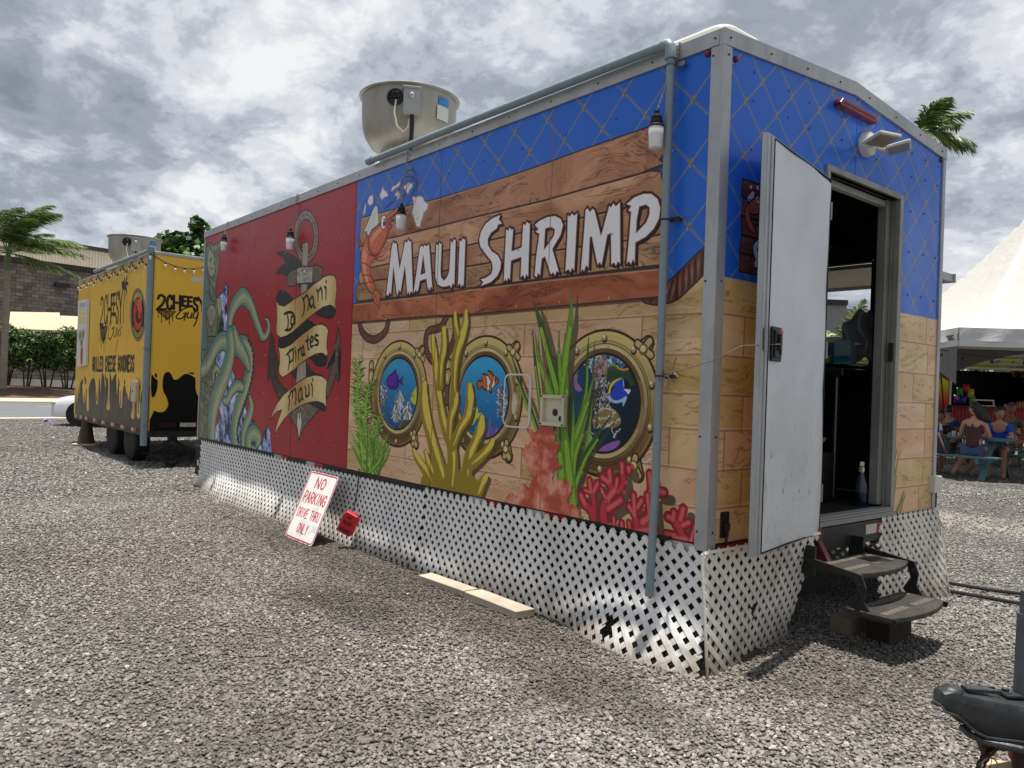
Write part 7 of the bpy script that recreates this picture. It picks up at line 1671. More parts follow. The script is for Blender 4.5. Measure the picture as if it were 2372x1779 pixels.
g = MB(); g.box(YX0-.01, YX1+.012, YY0-.012, YY1+.012, YZT, YZT+.05); obj('roof', g, ALU, YT, bevel=.008)
g = MB(); g.box(YX0, YX1-.003, YY0+.001, YY0+.06, YZ0-.11, YZ0-.022); g.box(YX1-.05, YX1+.002, YY0+.062, YY1, YZ0-.11, YZ0-.022); obj('frame_rail', g, BLACKMET, YT)
for k, x in enumerate((-14.62, -14.18, -13.72, -13.05, -12.4, -11.75, -11.12, -10.5, -9.86)):
    for red in (0, 1):
        g = MB(); a_ = x+red*.145; g.box(a_, a_+.143, YY0-.0035, YY0-.0015, YZ0-.075, YZ0-.02); obj('reflective_strip', g, TAPE_R if red else TAPE_W, YT)
for a_, b_, m_ in ((.38, .60, TAPE_W), (.602, .85, TAPE_R)):
    g = MB(); g.box(YX1+.0015, YX1+.004, a_, b_, .60, .66); obj('reflective_strip', g, m_, YT)
g = MB(); g.prism(rrect(.07, .31, .60, .665, .03), lambda u, v, w: (YX1+.002+w, u, v), .02); obj('tail_light', g, mat('dark_lens', (40, 10, 12), .3), YT)
g = MB(); g.box(YX1+.001, YX1+.004, .46, .68, 2.74, 2.82); obj('number_plate', g, mat('plate_pale', (206, 196, 170), .5), YT)
g = MB(); g.tube([(YX1-.04, YY0-.05, 3.14), (YX1-.035, YY0-.05, .33)], .045, 14); g.tube([(YX1-.04, YY0-.05, 3.10), (YX1-.04, YY0-.05, 3.17)], .055, 14); g.tube([(-13.2, YY0-.04, 3.16), (-12.2, YY0-.045, 3.15), (YX1-.05, YY0-.05, 3.135)], .030, 12); yp = obj('drain_pipe', g, PVC, YT, True)
for z in (1.72, .62):
    g = MB(); g.tube([(YX1-.04-.10, YY0-.05, z), (YX1+.06, YY0-.05, z)], .012, 6); g.tube([(YX1-.04+.053*math.cos(t), YY0-.05+.053*math.sin(t), z) for t in np.linspace(0, 6.28, 15)], .008, 6); obj('pipe_bracket', g, GALV, yp, True)
g = MB(); g.box(-10.33, -10.08, YY0-.07, YY0-.002, .93, 1.25); ob_ = obj('outlet_cover', g, CREAM, YT, bevel=.02); g = MB(); g.box(-10.23, -10.20, YY0-.075, YY0-.069, 1.08, 1.11); obj('outlet_hole', g, BLACK, ob_)
for x in (-11.9, -10.75):
    for y in (.10, 2.1): wheel(YT, (x, y, .36), .36, .22)
def jack(c, w=.34):
    x, y = c; g = MB()
    for a, b in (((0, -w, .22), (0, 0, .42)), ((0, w, .22), (0, 0, .42)), ((0, -w, .22), (0, 0, .02)), ((0, w, .22), (0, 0, .02))): g.bar((x+a[0], y+a[1], a[2]), (x+b[0], y+b[1], b[2]), .05, .035, (1, 0, 0))
    g.tube([(x, y-w-.12, .22), (x, y+w+.08, .22)], .010, 6); g.box(x-.06, x+.06, y-.10, y+.10, .0, .02); g.box(x-.03, x+.03, y-.06, y+.06, .40, .47)
    obj('stabiliser_jack', g, BLACKMET, YT)
jack((-9.62, .30), .27); jack((-12.9, .5), .26)
g = MB(); g.tube([(-10.1, YY0+.03, .45), (-10.0, YY0+.02, .36), (-9.9, YY0+.03, .45)], .012, 6); obj('hanging_shackle', g, GALV, YT, True)
f2 = exhaust_fan(YT, (-13.93, .73, 3.64), 1.0, 3.1)
# poster standing off the wall
PB = CanvasAt(0, .8, 0, 1.25, 300, 0, 0); PB.a[:] = (226, 222, 214)
for i, (z, h, c) in enumerate(((1.12, .06, (120, 160, 190)), (.96, .12, (226, 206, 60)), (.80, .12, (226, 200, 60)))):
    put_text(PB, ['DRINKS', 'DRINKS', 'HERE'][0] if False else 'OOOO', lambda t, v, z=z, h=h: (.16+.5*t, z+h*v), .03, c)
rs = np.random.RandomState(12)
for cx_, cz_ in ((.25, .58), (.5, .60), (.38, .45)):
    PB.fill('m', [(cx_-.1, cz_-.09), (cx_+.1, cz_-.09), (cx_+.12, cz_+.08), (cx_-.12, cz_+.08)], (176, 176, 150), sm=True); PB.fill('m', [(cx_-.06, cz_-.05), (cx_+.06, cz_-.05), (cx_+.06, cz_+.04), (cx_-.06, cz_+.04)], (110, 120, 90), sm=True)
for cx_, w_ in ((.42, .10), (.42, .04)): PB.fill('m', [(cx_-w_, .05), (cx_+w_, .05), (cx_+w_*1.2, .33), (cx_-w_*1.2, .33)], (196, 150, 140) if w_ > .05 else (150, 60, 70), sm=True)
PM = sheet_mat('poster_face', sheet_image('poster_print', PB), .4, wave=.05, dirt=.05)
g = MB(); g.add([(-14.38, -.12, 2.71), (-13.66, -.10, 2.695), (-13.62, -.09, 1.48), (-14.26, -.12, 1.46)], [(3, 2, 1, 0)], [[(0, 0), (1, 0), (1, 1), (0, 1)]]); g.add([(-14.38, -.115, 2.71), (-13.66, -.095, 2.695), (-13.62, -.085, 1.48), (-14.26, -.115, 1.46)], [(0, 1, 2, 3)], [[(0, 0)]*4])
g.add([(-13.66, -.097, 2.695), (-13.66, -.06, 2.685), (-13.62, -.06, 1.48), (-13.62, -.088, 1.48)], [(0, 1, 2, 3)], [[(0, 0)]*4]); o = obj('poster', g, PM, None); tag(o, 'tall white menu poster on the far end of the yellow trailer side', 'poster')
# string lights
SL_ = empty('string_lights', (-12.1, -.1, 3.0), 'black string of clear bulbs along the top edge of the yellow trailer', 'string lights')
BULB = mat('bulb_glass', (230, 222, 196), .15, 0, .05, 10)
cord = []
for k in range(9):
    xa, xb = YX0+.05+k*(YX1-YX0-.1)/9, YX0+.05+(k+1)*(YX1-YX0-.1)/9
    for t in np.linspace(0, 1, 7)[:-1]: cord.append(Vector((xa+(xb-xa)*t, YY0-.03, YZT+.01-.12*math.sin(math.pi*t)*1.0)))
cord.append(Vector((YX1, YY0-.06, YZT)))
for k in range(3):
    for t in np.linspace(0, 1, 7)[1:]: cord.append(Vector((YX1+.03, YY0+.8*(k+t), YZT-.05-.10*math.sin(math.pi*t))))
g = MB(); g.tube(cord, .006, 5); obj('cord', g, BLACK, SL_)
for i, p_ in enumerate(cord[1:-1]):
    if i % 2 and i < 52: continue
    g = MB(); q_ = p_+Vector((0, -.006 if i < 54 else 0, 0)); g.lathe([(.006, -.02), (.015, -.03), (.019, -.05), (.014, -.075), (.005, -.088), (.001, -.09)], q_, 8); b_ = obj('bulb', g, BULB, SL_, True)
    g = MB(); g.lathe([(.012, -.028), (.012, .004)], q_, 6); obj('socket', g, BLACK, b_)
# cone
CN = empty('traffic_cone', (-13.72, -.12, 0), 'dirty brown traffic cone on a pale base near the yellow trailer wheels', 'traffic cone')
CMt = mat('cone_dirty', (84, 70, 56), .8, 0, .35, 9, .1, 60, .5, (52, 46, 40), sc=(1, 1, 3))
cc = ground_c = P3(199, 1031, 2, 0)
g = MB(); g.lathe([(.150, .035), (.142, .06), (.118, .22), (.092, .38), (.066, .54), (.040, .69), (.036, .70), (.030, .70)], (cc.x, cc.y, 0), 24); obj('cone_body', g, CMt, CN, True)
g = MB(); g.lathe([(.019, .69), (.034, .702), (.034, .712), (.022, .712)], (cc.x, cc.y, 0), 14); obj('cone_top', g, mat('cone_tip', (206, 196, 170), .7), CN, True)
g = MB(); g.prism(rrect(-.21, .21, -.21, .21, .05), lambda u, v, w: (cc.x+u*.9+v*.4, cc.y+v*.9-u*.4, w), .035); obj('cone_base', g, mat('cone_base', (196, 176, 160), .8, 0, .15, 8), CN, bevel=.008)

# ------------------------------------------------------------------ white car behind the yellow trailer
fwd = Vector((-.70, -.71, 0)); lat = Vector((.71, -.70, 0)); fr = atD(144, 960, 20.0); fr.z = 0; cc = fr-fwd*2.25-lat*.25
CARP = mat('car_paint_white', (214, 216, 216), .25, 0, .02, 3, 0, 1, .1, (150, 146, 140))
CA = empty('parked_car', tuple(cc), 'white sedan parked behind the yellow trailer, only its rounded front showing', 'car')
cpt = lambda s, t, z: cc+fwd*s+lat*t+Vector((0, 0, z))
prof = [(2.27, .36, .30, .30), (2.30, .50, .62, .26), (2.22, .72, .68, .24), (2.0, .80, .74, .22), (1.6, .86, .80, .22), (1.05, .88, .88, .22), (.8, .88, .92, .22), (.0, .89, .95, .22), (-1.0, .88, .97, .24), (-1.8, .84, .98, .28), (-2.15, .76, .92, .34), (-2.28, .62, .62, .40)]
g = MB(); n_ = 12
for s, hw, zt_, zb_ in prof:
    for k in range(n_):
        a = math.pi*k/(n_-1); e = .35; x_ = math.copysign(abs(math.cos(a))**e, math.cos(a))*hw; z_ = zb_+(zt_-zb_)*(math.sin(a)**.45 if 0 < k < n_-1 else 0)
        g.v.append(tuple(cpt(s, x_, z_)))
for i in range(len(prof)-1):
    for k in range(n_-1): g.face((i*n_+k, (i+1)*n_+k, (i+1)*n_+k+1, i*n_+k+1))
g.face(list(range(n_))); g.face([(len(prof)-1)*n_+k for k in range(n_)][::-1])
obj('body', g, CARP, CA, True)
g = MB(); cab = [(.95, .72, .90), (.35, .62, 1.32), (-.2, .60, 1.38), (-.9, .60, 1.35), (-1.55, .70, .96)]
for s, hw, z_ in cab:
    for t in (-hw, -hw*.86, hw*.86, hw): g.v.append(tuple(cpt(s, t, z_-(.0 if abs(t) < hw else .04))))
for i in range(4):
    for k in range(3): g.face((i*4+k, (i+1)*4+k, (i+1)*4+k+1, i*4+k+1))
for sd in (0, 3):
    b0 = len(g.v); g.v += [tuple(cpt(.95, (-.72 if sd == 0 else .72), .86)), tuple(cpt(-1.55, (-.70 if sd == 0 else .70), .9))]; g.face([b0]+[i*4+sd for i in range(5)]+[b0+1])
obj('cabin', g, mat('car_glass', (22, 26, 30), .08), CA, True)
for s, t in ((1.42, .80), (1.42, -.80), (-1.35, .80), (-1.35, -.80)):
    c_ = cpt(s, t, .31); T = Matrix(((fwd.x, 0, lat.x), (fwd.y, 0, lat.y), (0, 1, 0)))
    g = MB(); g.lathe([(.19, -.1), (.29, -.1), (.31, -.06), (.31, .06), (.29, .1), (.19, .1)], c_, 24, T); w_ = obj('wheel', g, RUBBER, CA, True); g = MB(); g.lathe([(.001, -.105), (.19, -.09), (.19, .09), (.001, .105)], c_, 16, T); obj('rim', g, GALV, w_, True)
for t in (-.62, .62):
    g = MB(); g.ball(cpt(2.16, t, .57), .13, 14, 8, (1, 1, .55)); obj('headlight', g, mat('lamp_clear', (206, 204, 190), .1), CA, True)
g = MB(); g.bar(cpt(2.31, -.5, .40), cpt(2.31, .5, .40), .03, .09); obj('grille', g, BLACK, CA)
# ------------------------------------------------------------------ vegetation
PALML = island_mat('palm_leaflets', [(44, 66, 30), (68, 96, 42), (98, 124, 58), (156, 166, 96)], .45, .18)
PALML2 = island_mat('palm_leaflets_pale', [(66, 88, 46), (104, 122, 66), (150, 160, 100), (186, 188, 140)], .45, .2)
TRUNK = mat('palm_trunk', (136, 128, 116), .9, 0, .2, 5, .4, 40, .4, (90, 82, 72), sc=(1, 1, 5)); SHAFT = mat('palm_crownshaft', (96, 106, 70), .6, 0, .15, 4)
def frond(o, az, elev, L, droop, wind, seed, leaf=.55, n=44, wdt=.05):
    """arched midrib with two rows of drooping leaflets"""
    rs = np.random.RandomState(seed); g = MB(); d = Vector((math.cos(az)*math.cos(elev), math.sin(az)*math.cos(elev), math.sin(elev))); p = Vector(o); P = [p.copy()]; D = [d.copy()]
    st = L/16
    for i in range(16):
        d = (d+Vector((0, 0, -droop*st*(.4+i*.09)))+Vector(wind)*st*(.3+i*.07)).normalized(); p = p+d*st; P.append(p.copy()); D.append(d.copy())
    g.tube(P, [.03*(1-i/17)+.004 for i in range(17)], 5)
    for i in range(n):
        t = .16+.84*i/n; f = t*16; k = min(int(f), 15); q = P[k].lerp(P[k+1], f-k); dd_ = D[k]
        side = dd_.cross(Vector((0, 0, 1)));
        if side.length < .1: side = Vector((1, 0, 0))
        side.normalize(); l = leaf*(math.sin(math.pi*min(1, t*.92+.08))**.6)*(.8+.4*rs.rand())
        for sg in (-1, 1):
            dr = (side*sg*.8+dd_*.75+Vector((0, 0, -.35+.3*rs.rand()))+Vector(wind)*.5+Vector(rs.randn(3))*.09).normalized()
            w = dd_*wdt*.5; m_ = q+dr*l*.5; e = q+dr*l+Vector((0, 0, -l*.25))+Vector(wind)*l*.15
            g.add([q-w*.5, q+w*.5, m_+w+Vector((0, 0, -.02*l)), m_-w+Vector((0, 0, -.02*l)), e], [(0, 1, 2, 3), (3, 2, 4)])
    return g
def palm(base, H, label, crown=12, L=2.2, wind=(0, 0, 0), mat_=PALML, rad=.13, seed=1, group=None, leaf=.55, elevs=(-.2, 1.2), n=44, droop=.55, spread=None):
    PT = empty('palm_tree', tuple(base), label, 'palm tree', group); b = Vector(base); rs = np.random.RandomState(seed)
    top = b+Vector((0, 0, H)); cs = min(.9, H*.15)
    g = MB(); g.tube([b+Vector((0, 0, -.1)), b+Vector((0, 0, .3)), b.lerp(top, .5)+Vector((.03, 0, 0)), top-Vector((0, 0, cs))], [rad*1.35, rad*1.1, rad, rad*.9], 12); obj('trunk', g, TRUNK, PT, True)
    g = MB(); g.tube([top-Vector((0, 0, cs)), top-Vector((0, 0, cs*.7)), top-Vector((0, 0, cs*.3)), top], [rad*.92, rad*1.15, rad*.95, rad*.45], 12); obj('crownshaft', g, SHAFT, PT, True)
    for i in range(crown):
        az = i*2.399+rs.rand()*.4 if spread is None else .876+spread*(((i*.618) % 1)*2-1); el = elevs[0]+(elevs[1]-elevs[0])*((i*7) % crown)/crown
        obj('frond', frond(top-Vector((0, 0, .05)), az, el, L*(.85+.3*rs.rand()), droop, wind, seed*31+i, leaf, n), mat_, PT)
    return PT
e1 = Vector((.64, .768, 0)); fw = Vector((-.768, .64, 0))
# tall palm at the far left, fronds blown to the right
bp = atD(6, 905, 37.5); bp.z = .35
palm(bp, 6.7, 'wind blown palm with pale trunk on the mulch bank at the far left', 22, 3.4, tuple(e1*.46+Vector((0, 0, .10))), PALML, .15, 3, None, .85, (-.1, 1.5), 84, .30, 2.0)
# palm rising behind the trailer's right corner
bp = atD(2104, 940, 24); bp.z = 0
palm(bp, 9.7, 'wind blown palm rising behind the right roof corner of the shrimp trailer', 14, 1.65, tuple(e1*.40), PALML, .15, 8, None, .55, (-.05, 1.45), 60, .5, 1.9)
# low palm seen through the serving window
bp = atD(1950, 900, 13.5); bp.z = 0
palm(bp, 1.75, 'small bright palm seen through the serving window', 12, 1.35, tuple(e1*.12), PALML2, .12, 5, None, .34, (.25, 1.5), 40)
def leaf_cloud(c, R_, n, size, seed, hollow=.55, lobes=9, flat=1.0, aspect=.6):
    rs = np.random.RandomState(seed); c = np.array(c, float); R_ = np.array(R_, float)
    cen = rs.randn(lobes, 3); cen /= np.linalg.norm(cen, axis=1)[:, None]; cen *= rs.rand(lobes, 1)**.5*.62; rr = .38+.3*rs.rand(lobes)
    k = rs.randint(0, lobes, n); d = rs.randn(n, 3); d /= np.linalg.norm(d, axis=1)[:, None]; q = cen[k]+d*(rr[k]*(hollow+(1-hollow)*rs.rand(n)**.5))[:, None]
    P = c+q*R_; nn = d+rs.randn(n, 3)*.6; nn[:, 2] += .5; nn /= np.linalg.norm(nn, axis=1)[:, None]
    a = np.cross(nn, rs.randn(n, 3)); a /= np.linalg.norm(a, axis=1)[:, None]; b = np.cross(nn, a); s = size*(.6+.7*rs.rand(n))[:, None]
    V = np.stack([P-a*s, P-b*s*aspect*.8+nn*s*.1, P+a*s, P+b*s*aspect*.8+nn*s*.1], 1).reshape(-1, 3)
    return V, n
def leaf_obj(name, V, n, m, parent):
    me = bpy.data.meshes.new(name); me.vertices.add(len(V)); me.vertices.foreach_set('co', V.astype(np.float32).ravel())
    me.loops.add(n*4); me.loops.foreach_set('vertex_index', np.arange(n*4, dtype=np.int32)); me.polygons.add(n); me.polygons.foreach_set('loop_start', np.arange(0, n*4, 4, dtype=np.int32)); me.polygons.foreach_set('loop_total', np.full(n, 4, np.int32))
    me.materials.append(m); me.update(); me.validate(); o = bpy.data.objects.new(name, me); C.objects.link(o)
    if parent is not None: attach(o, parent)
    return o
HEDGE = island_mat('hedge_leaves', [(36, 54, 26), (52, 78, 34), (72, 102, 44), (112, 140, 66)], .5, .12)
BARK = mat('shrub_bark', (72, 60, 48), .9, 0, .3, 8, .4, 40)
hg = 'clipped shrubs in the hedge beyond the road'
ws = ['leftmost shrub of the hedge, behind the tall palm trunk', 'second shrub from the left in the hedge beyond the road', 'third shrub from the left in the hedge beyond the road', 'fourth shrub from the left in the hedge beyond the road', 'fifth hedge shrub, just left of the yellow trailer', 'hedge shrub mostly hidden behind the yellow trailer']
hb = [atD(x, 897, 40.5) for x in (-38, 12, 60, 108, 156, 204)]
for i, (b_, lab) in enumerate(zip(hb, ws)):
    b_.z = .5; S = empty('hedge_shrub', tuple(b_), lab, 'shrub', hg)
    V = [leaf_cloud((b_.x+.1*i % .3, b_.y, 2.25+.05*(i % 3)), (.95, .95, 1.05), 2600, .10, 100+i)[0], leaf_cloud((b_.x, b_.y, 3.0+.12*((i*5) % 3)), (.85, .85, .55), 900, .09, 200+i)[0]]
    V = np.concatenate(V); leaf_obj('crown', V, len(V)//4, HEDGE, S)
    rs = np.random.RandomState(i)
    g = MB()
    for k in range(6):
        a = rs.rand()*6.28; g.tube([b_+Vector((.15*math.cos(a), .15*math.sin(a), -.1)), b_+Vector((.3*math.cos(a), .3*math.sin(a), .7)), b_+Vector((.55*math.cos(a), .55*math.sin(a), 1.6))], [.05, .035, .02], 5)
    obj('trunk', g, BARK, S)
# broad leaved tree above the yellow trailer
TB = atD(455, 900, 25); TB.z = 0
TR = empty('broadleaf_tree', tuple(TB), 'round leaved green tree standing behind the yellow trailer roof', 'tree')
SEAG = island_mat('round_leaves', [(30, 50, 22), (46, 74, 30), (66, 100, 40), (104, 136, 62)], .35, .15)
tc_ = atD(455, 590, 25)
V = np.concatenate([leaf_cloud(tuple(tc_+Vector((0, 0, -.75))), (2.0, 2.0, 1.35), 4600, .11, 51, .5, 14, aspect=1.1)[0], leaf_cloud(tuple(atD(398, 575, 25)), (.8, .8, .6), 700, .11, 52, .3, 6, aspect=1.1)[0], leaf_cloud(tuple(atD(462, 545, 25)), (.5, .5, .75), 500, .10, 53, .3, 5, aspect=1.1)[0]])
leaf_obj('crown', V, len(V)//4, SEAG, TR)
g = MB(); g.tube([TB, TB+Vector((.1, 0, 2)), tc_+Vector((0, 0, -1))], [.16, .12, .06], 8)
for a in (0, 1.3, 2.6, 4.0, 5.2): g.tube([TB+Vector((.1, 0, 2.2)), TB+Vector((1.0*math.cos(a), 1.0*math.sin(a), 3.6)), TB+Vector((1.3*math.cos(a), 1.3*math.sin(a), 5.2))], [.08, .05, .02], 6)
obj('trunk', g, BARK, TR, True)
# ------------------------------------------------------------------ warehouse beyond the hedge
def brick_mat():
    m, nt, b = newmat('split_block'); tcn = nt.nodes.new('ShaderNodeTexCoord')
    t = nt.nodes.new('ShaderNodeTexBrick'); nt.links.new(tcn.outputs['UV'], t.inputs[0]); t.inputs['Scale'].default_value = 1; t.inputs['Brick Width'].default_value = .44; t.inputs['Row Height'].default_value = .22; t.inputs['Mortar Size'].default_value = .012
    t.inputs['Color1'].default_value = (*s2l((140, 130, 122)), 1); t.inputs['Color2'].default_value = (*s2l((98, 91, 87)), 1); t.inputs['Mortar'].default_value = (*s2l((60, 56, 54)), 1); t.inputs['Bias'].default_value = -.1
    n = noise_n(nt, 2.2, 6, .7, 'World'); r = ramp(nt, n.outputs[0], [(.3, (.7,)*3), (.7, (1.25,)*3)]); mx = N(nt, 'ShaderNodeMix', data_type='RGBA', blend_type='MULTIPLY'); mx.inputs[0].default_value = 1; nt.links.new(t.outputs[0], mx.inputs[6]); nt.links.new(r.outputs[0], mx.inputs[7]); nt.links.new(mx.outputs[2], b.inputs['Base Color']); b.inputs['Roughness'].default_value = .9
    bumpit(nt, b, n.outputs[0], .8, .08); return m
WH = empty('warehouse', tuple(rp(4, 53, .5)), 'large warehouse with brown block wall below and ribbed beige metal above', 'building')
def wallp(a, c, z): return rp(a, c, z)
BM = brick_mat(); aL, aR = -30, 14.0
# find the band height from the lines of sight
def hitwall(px, py, c):
    d = ray(px, py); t = (c-(CAM[0]*ND.x+CAM[1]*ND.y))/(d[0]*ND.x+d[1]*ND.y); return Vector(CAM+d*t)
zb_ = hitwall(140, 622, 52).z; zt2 = hitwall(140, 569, 56).z; aR = 46
g = MB(); g.add([wallp(aL, 52, .3), wallp(aR, 52, .3), wallp(aR, 52, zb_), wallp(aL, 52, zb_), wallp(aR, 62, .3), wallp(aR, 62, zb_)], [(3, 2, 1, 0), (1, 2, 5, 4)], [[(0, zb_), (aR-aL, zb_), (aR-aL, .3), (0, .3)], [(0, 0), (0, zb_), (10, zb_), (10, 0)]]); obj('block_wall', g, BM, WH)
g = MB(); g.bar(wallp(aL, 51.9, zb_+.14), wallp(aR, 51.9, zb_+.14), .5, .30); obj('parapet_cap', g, mat('dark_coping', (44, 36, 34), .6), WH)
RIB = mat('ribbed_metal', (206, 198, 182), .5, .1, .05, 1, 0, 1, .15, (130, 120, 104))
g = MB(); n_ = 380
for i in range(n_):
    a = aL+(aR-aL)*i/n_; b = aL+(aR-aL)*(i+1)/n_; m_ = [a, a+(b-a)*.5, a+(b-a)*.62, a+(b-a)*.88, b]; cs_ = [56, 56, 55.93, 55.93, 56]
    for j in range(4): g.add([wallp(m_[j], cs_[j], zb_-.3), wallp(m_[j+1], cs_[j+1], zb_-.3), wallp(m_[j+1], cs_[j+1], zt2), wallp(m_[j], cs_[j], zt2)], [(3, 2, 1, 0)])
obj('ribbed_wall', g, RIB, WH, kind='stuff')
g = MB(); g.bar(wallp(aL, 55.85, zt2+.12), wallp(aR, 55.85, zt2+.12), .4, .26); obj('roof_edge', g, mat('dark_coping2', (52, 50, 52), .6), WH)
g = MB(); g.add([wallp(aL, 52.1, zb_+.28), wallp(aR, 52.1, zb_+.28), wallp(aR, 55.9, zb_+.4), wallp(aL, 55.9, zb_+.4)], [(0, 1, 2, 3)]); obj('lower_roof', g, mat('pale_roof', (206, 200, 188), .7), WH)
lw = hitwall(143, 661, 51.9); g = MB(); g.bar(lw-RD*.45, lw+RD*.45, .5, .22); obj('wall_lamp', g, BLACKMET, WH)
# beige canopies behind the hedge
CAN = mat('beige_canopy', (206, 180, 150), .8, 0, .05, 2)
for (xa, xb, y0, y1), lab in (((24, 138, 722, 757), 'long beige sloped canopy showing above the hedge'), ((140, 186, 731, 762), 'short beige sloped canopy beside the yellow trailer top')):
    A0, A1, B1_, B0 = hitwall(xa, y0, 49.5), hitwall(xb, y0+2, 49.5), hitwall(xb+3, y1+8, 47.5), hitwall(xa-4, y1+4, 47.5)
    g = MB(); g.add([A0, A1, B1_, B0]+[p_+Vector((0, 0, -.12)) for p_ in (A0, A1, B1_, B0)], [(3, 2, 1, 0), (4, 5, 6, 7), (3, 7, 6, 2), (0, 1, 5, 4), (1, 2, 6, 5), (0, 4, 7, 3)]); o = obj('canopy', g, CAN, None); tag(o, lab, 'canopy')
g = MB(); w0, w1 = rp(-6, 45.5, .4), rp(30, 45.5, .4); g.bar(w0+Vector((0, 0, .25)), w1+Vector((0, 0, .25)), .25, .5); tag(obj('low_wall', g, mat('white_wall', (196, 194, 188), .8), None), 'low white wall behind the hedge trunks', 'wall')
# building seen through the serving window and behind on the right
B2 = empty('shop_building', tuple(atD(2000, 900, 46)), 'grey and brown flat roofed building seen through the serving window', 'building')
def vw(px0, px1, D, z0, z1, nm, m_, th=4):
    a_ = atD(px0, 900, D); b_ = atD(px1, 900, D); a_.z = z0; b_.z = z0; g = MB(); f_ = (Vector((0, 0, 1)).cross(b_-a_)).normalized()*th
    g.add([a_, b_, b_+f_, a_+f_]+[p_+Vector((0, 0, z1-z0)) for p_ in (a_, b_, b_+f_, a_+f_)], [(0, 3, 2, 1), (4, 5, 6, 7), (0, 1, 5, 4), (1, 2, 6, 5), (2, 3, 7, 6), (3, 0, 4, 7)]); return obj(nm, g, m_, B2)
vw(1600, 1955, 46, 0, 7.0, 'ribbed_wall', mat('grey_metal', (124, 126, 124), .6)); vw(1600, 1958, 45.8, 7.0, 7.3, 'roof_edge', BLACKMET, 4.4)
vw(1955, 2160, 47, 0, 6.3, 'brown_wall', mat('brown_wall', (122, 104, 88), .8)); vw(1955, 2165, 46.8, 6.3, 6.9, 'fascia', mat('fascia_grey', (150, 142, 134), .7), 4.4)
# dark trees behind the caravan
for px_, D_, z_, r_, lab in ((2420, 30, 2.6, 2.6, 'dark green bushy tree behind the right end of the painted caravan'), (2230, 34, 2.2, 2.4, 'dark green bushy tree behind the tent, left of the painted caravan roof')):
    c_ = atD(px_, 900, D_); c_.z = 0; T_ = empty('bushy_tree', tuple(c_), lab, 'tree'); V, n_ = leaf_cloud((c_.x, c_.y, z_), (r_*1.3, r_*1.3, r_), 3600, .16, int(px_), .5, 14); leaf_obj('crown', V, n_, HEDGE, T_)
    g = MB(); g.tube([c_, c_+Vector((0, 0, 2))], [.2, .14], 8); obj('trunk', g, BARK, T_)

# ------------------------------------------------------------------ party tent
TC = Vector((-3.27, 11.73, 0)); u1 = Vector((math.cos(math.radians(45)), math.sin(math.radians(45)), 0)); u2 = Vector((-u1.y, u1.x, 0)); TS = 6.1
def cloth_mat(name, col, tr):
    m, nt, b = newmat(name); b.inputs['Base Color'].default_value = (*s2l(col), 1); b.inputs['Roughness'].default_value = .7
    n = noise_n(nt, 1.6, 4, .6, 'World', (1, 1, .4), 1.0); bumpit(nt, b, n.outputs[0], .35, .12)
    t = nt.nodes.new('ShaderNodeBsdfTranslucent'); t.inputs[0].default_value = (*s2l(col), 1); ms = nt.nodes.new('ShaderNodeMixShader'); ms.inputs[0].default_value = tr
    nt.links.new(b.outputs[0], ms.inputs[1]); nt.links.new(t.outputs[0], ms.inputs[2]); nt.links.new(ms.outputs[0], nt.nodes['Material Output'].inputs[0]); return m
TENTM = cloth_mat('tent_cloth', (194, 191, 184), .02); TENTV = cloth_mat('tent_valance', (196, 196, 196), .03); CURT = cloth_mat('curtain_grey', (104, 104, 102), .03)
TN = empty('party_tent', tuple(TC), 'big white peaked party tent over the picnic tables', 'tent')
ctr = TC+u1*TS/2+u2*TS/2
def tz(a, b): r = max(abs(a), abs(b)); rr = r+.06*(min(abs(a), abs(b))**2); return 2.72+3.1*max(0, (1-min(1, rr)))**1.45+.03*math.sin(a*9+b*5)*(1-r)
g = MB(); g.grid(lambda u, v: ctr+u1*(u*2-1)*TS/2+u2*(v*2-1)*TS/2+Vector((0, 0, tz(u*2-1, v*2-1))), 48, 48); obj('roof_cloth', g, TENTM, TN, True)
for (A_, B_) in ((TC, TC+u1*TS), (TC, TC+u2*TS), (TC+u1*TS, TC+u1*TS+u2*TS), (TC+u2*TS, TC+u2*TS+u1*TS)):
    out_ = ((A_+B_)/2-ctr).normalized()
    g = MB(); g.grid(lambda u, v: A_.lerp(B_, u)+out_*(.01+.018*math.sin(u*60+v*2)*v+.03*v*abs(math.sin(u*17)))+Vector((0, 0, 2.715-.235*v)), 70, 3); obj('valance', g, TENTV, TN, True)
    g = MB(); g.bar(A_+Vector((0, 0, 2.44)), B_+Vector((0, 0, 2.44)), .05, .11); obj('eave_beam', g, mat('tent_beam', (196, 196, 194), .4, .2, .05, 4), TN)
for A_ in (TC+u1*TS, TC+u1*TS+u2*TS, TC+u2*TS):
    g = MB(); g.tube([A_, A_+Vector((0, 0, 2.6))], .04, 10); obj('pole', g, LAMPG, TN, True)
for s in np.linspace(0, 1, 2)[:0]: pass
# curtain along the back with its lower edge swagged
cA, cB = atD(2100, 900, 17.6), atD(2460, 900, 17.6)
g = MB(); g.grid(lambda u, v: cA.lerp(cB, u)+Vector((0, 0, -cA.z*0))+fw*.04*math.sin(u*30)+Vector((0, 0, 0))*0+Vector((0, 0, (2.62-(cA.lerp(cB, u)).z)*(1-v)+((1.45+1.15*(1-(1-u)**2.2))-(cA.lerp(cB, u)).z)*v)), 50, 4); obj('side_curtain', g, CURT, TN, True)
g = MB(); g.grid(lambda u, v: TC+u2*TS*u+Vector((0, 0, 2.60-(.9-.75*math.sin(math.pi*u))*v))-u1*.02, 30, 3); obj('side_curtain', g, CURT, TN, True)
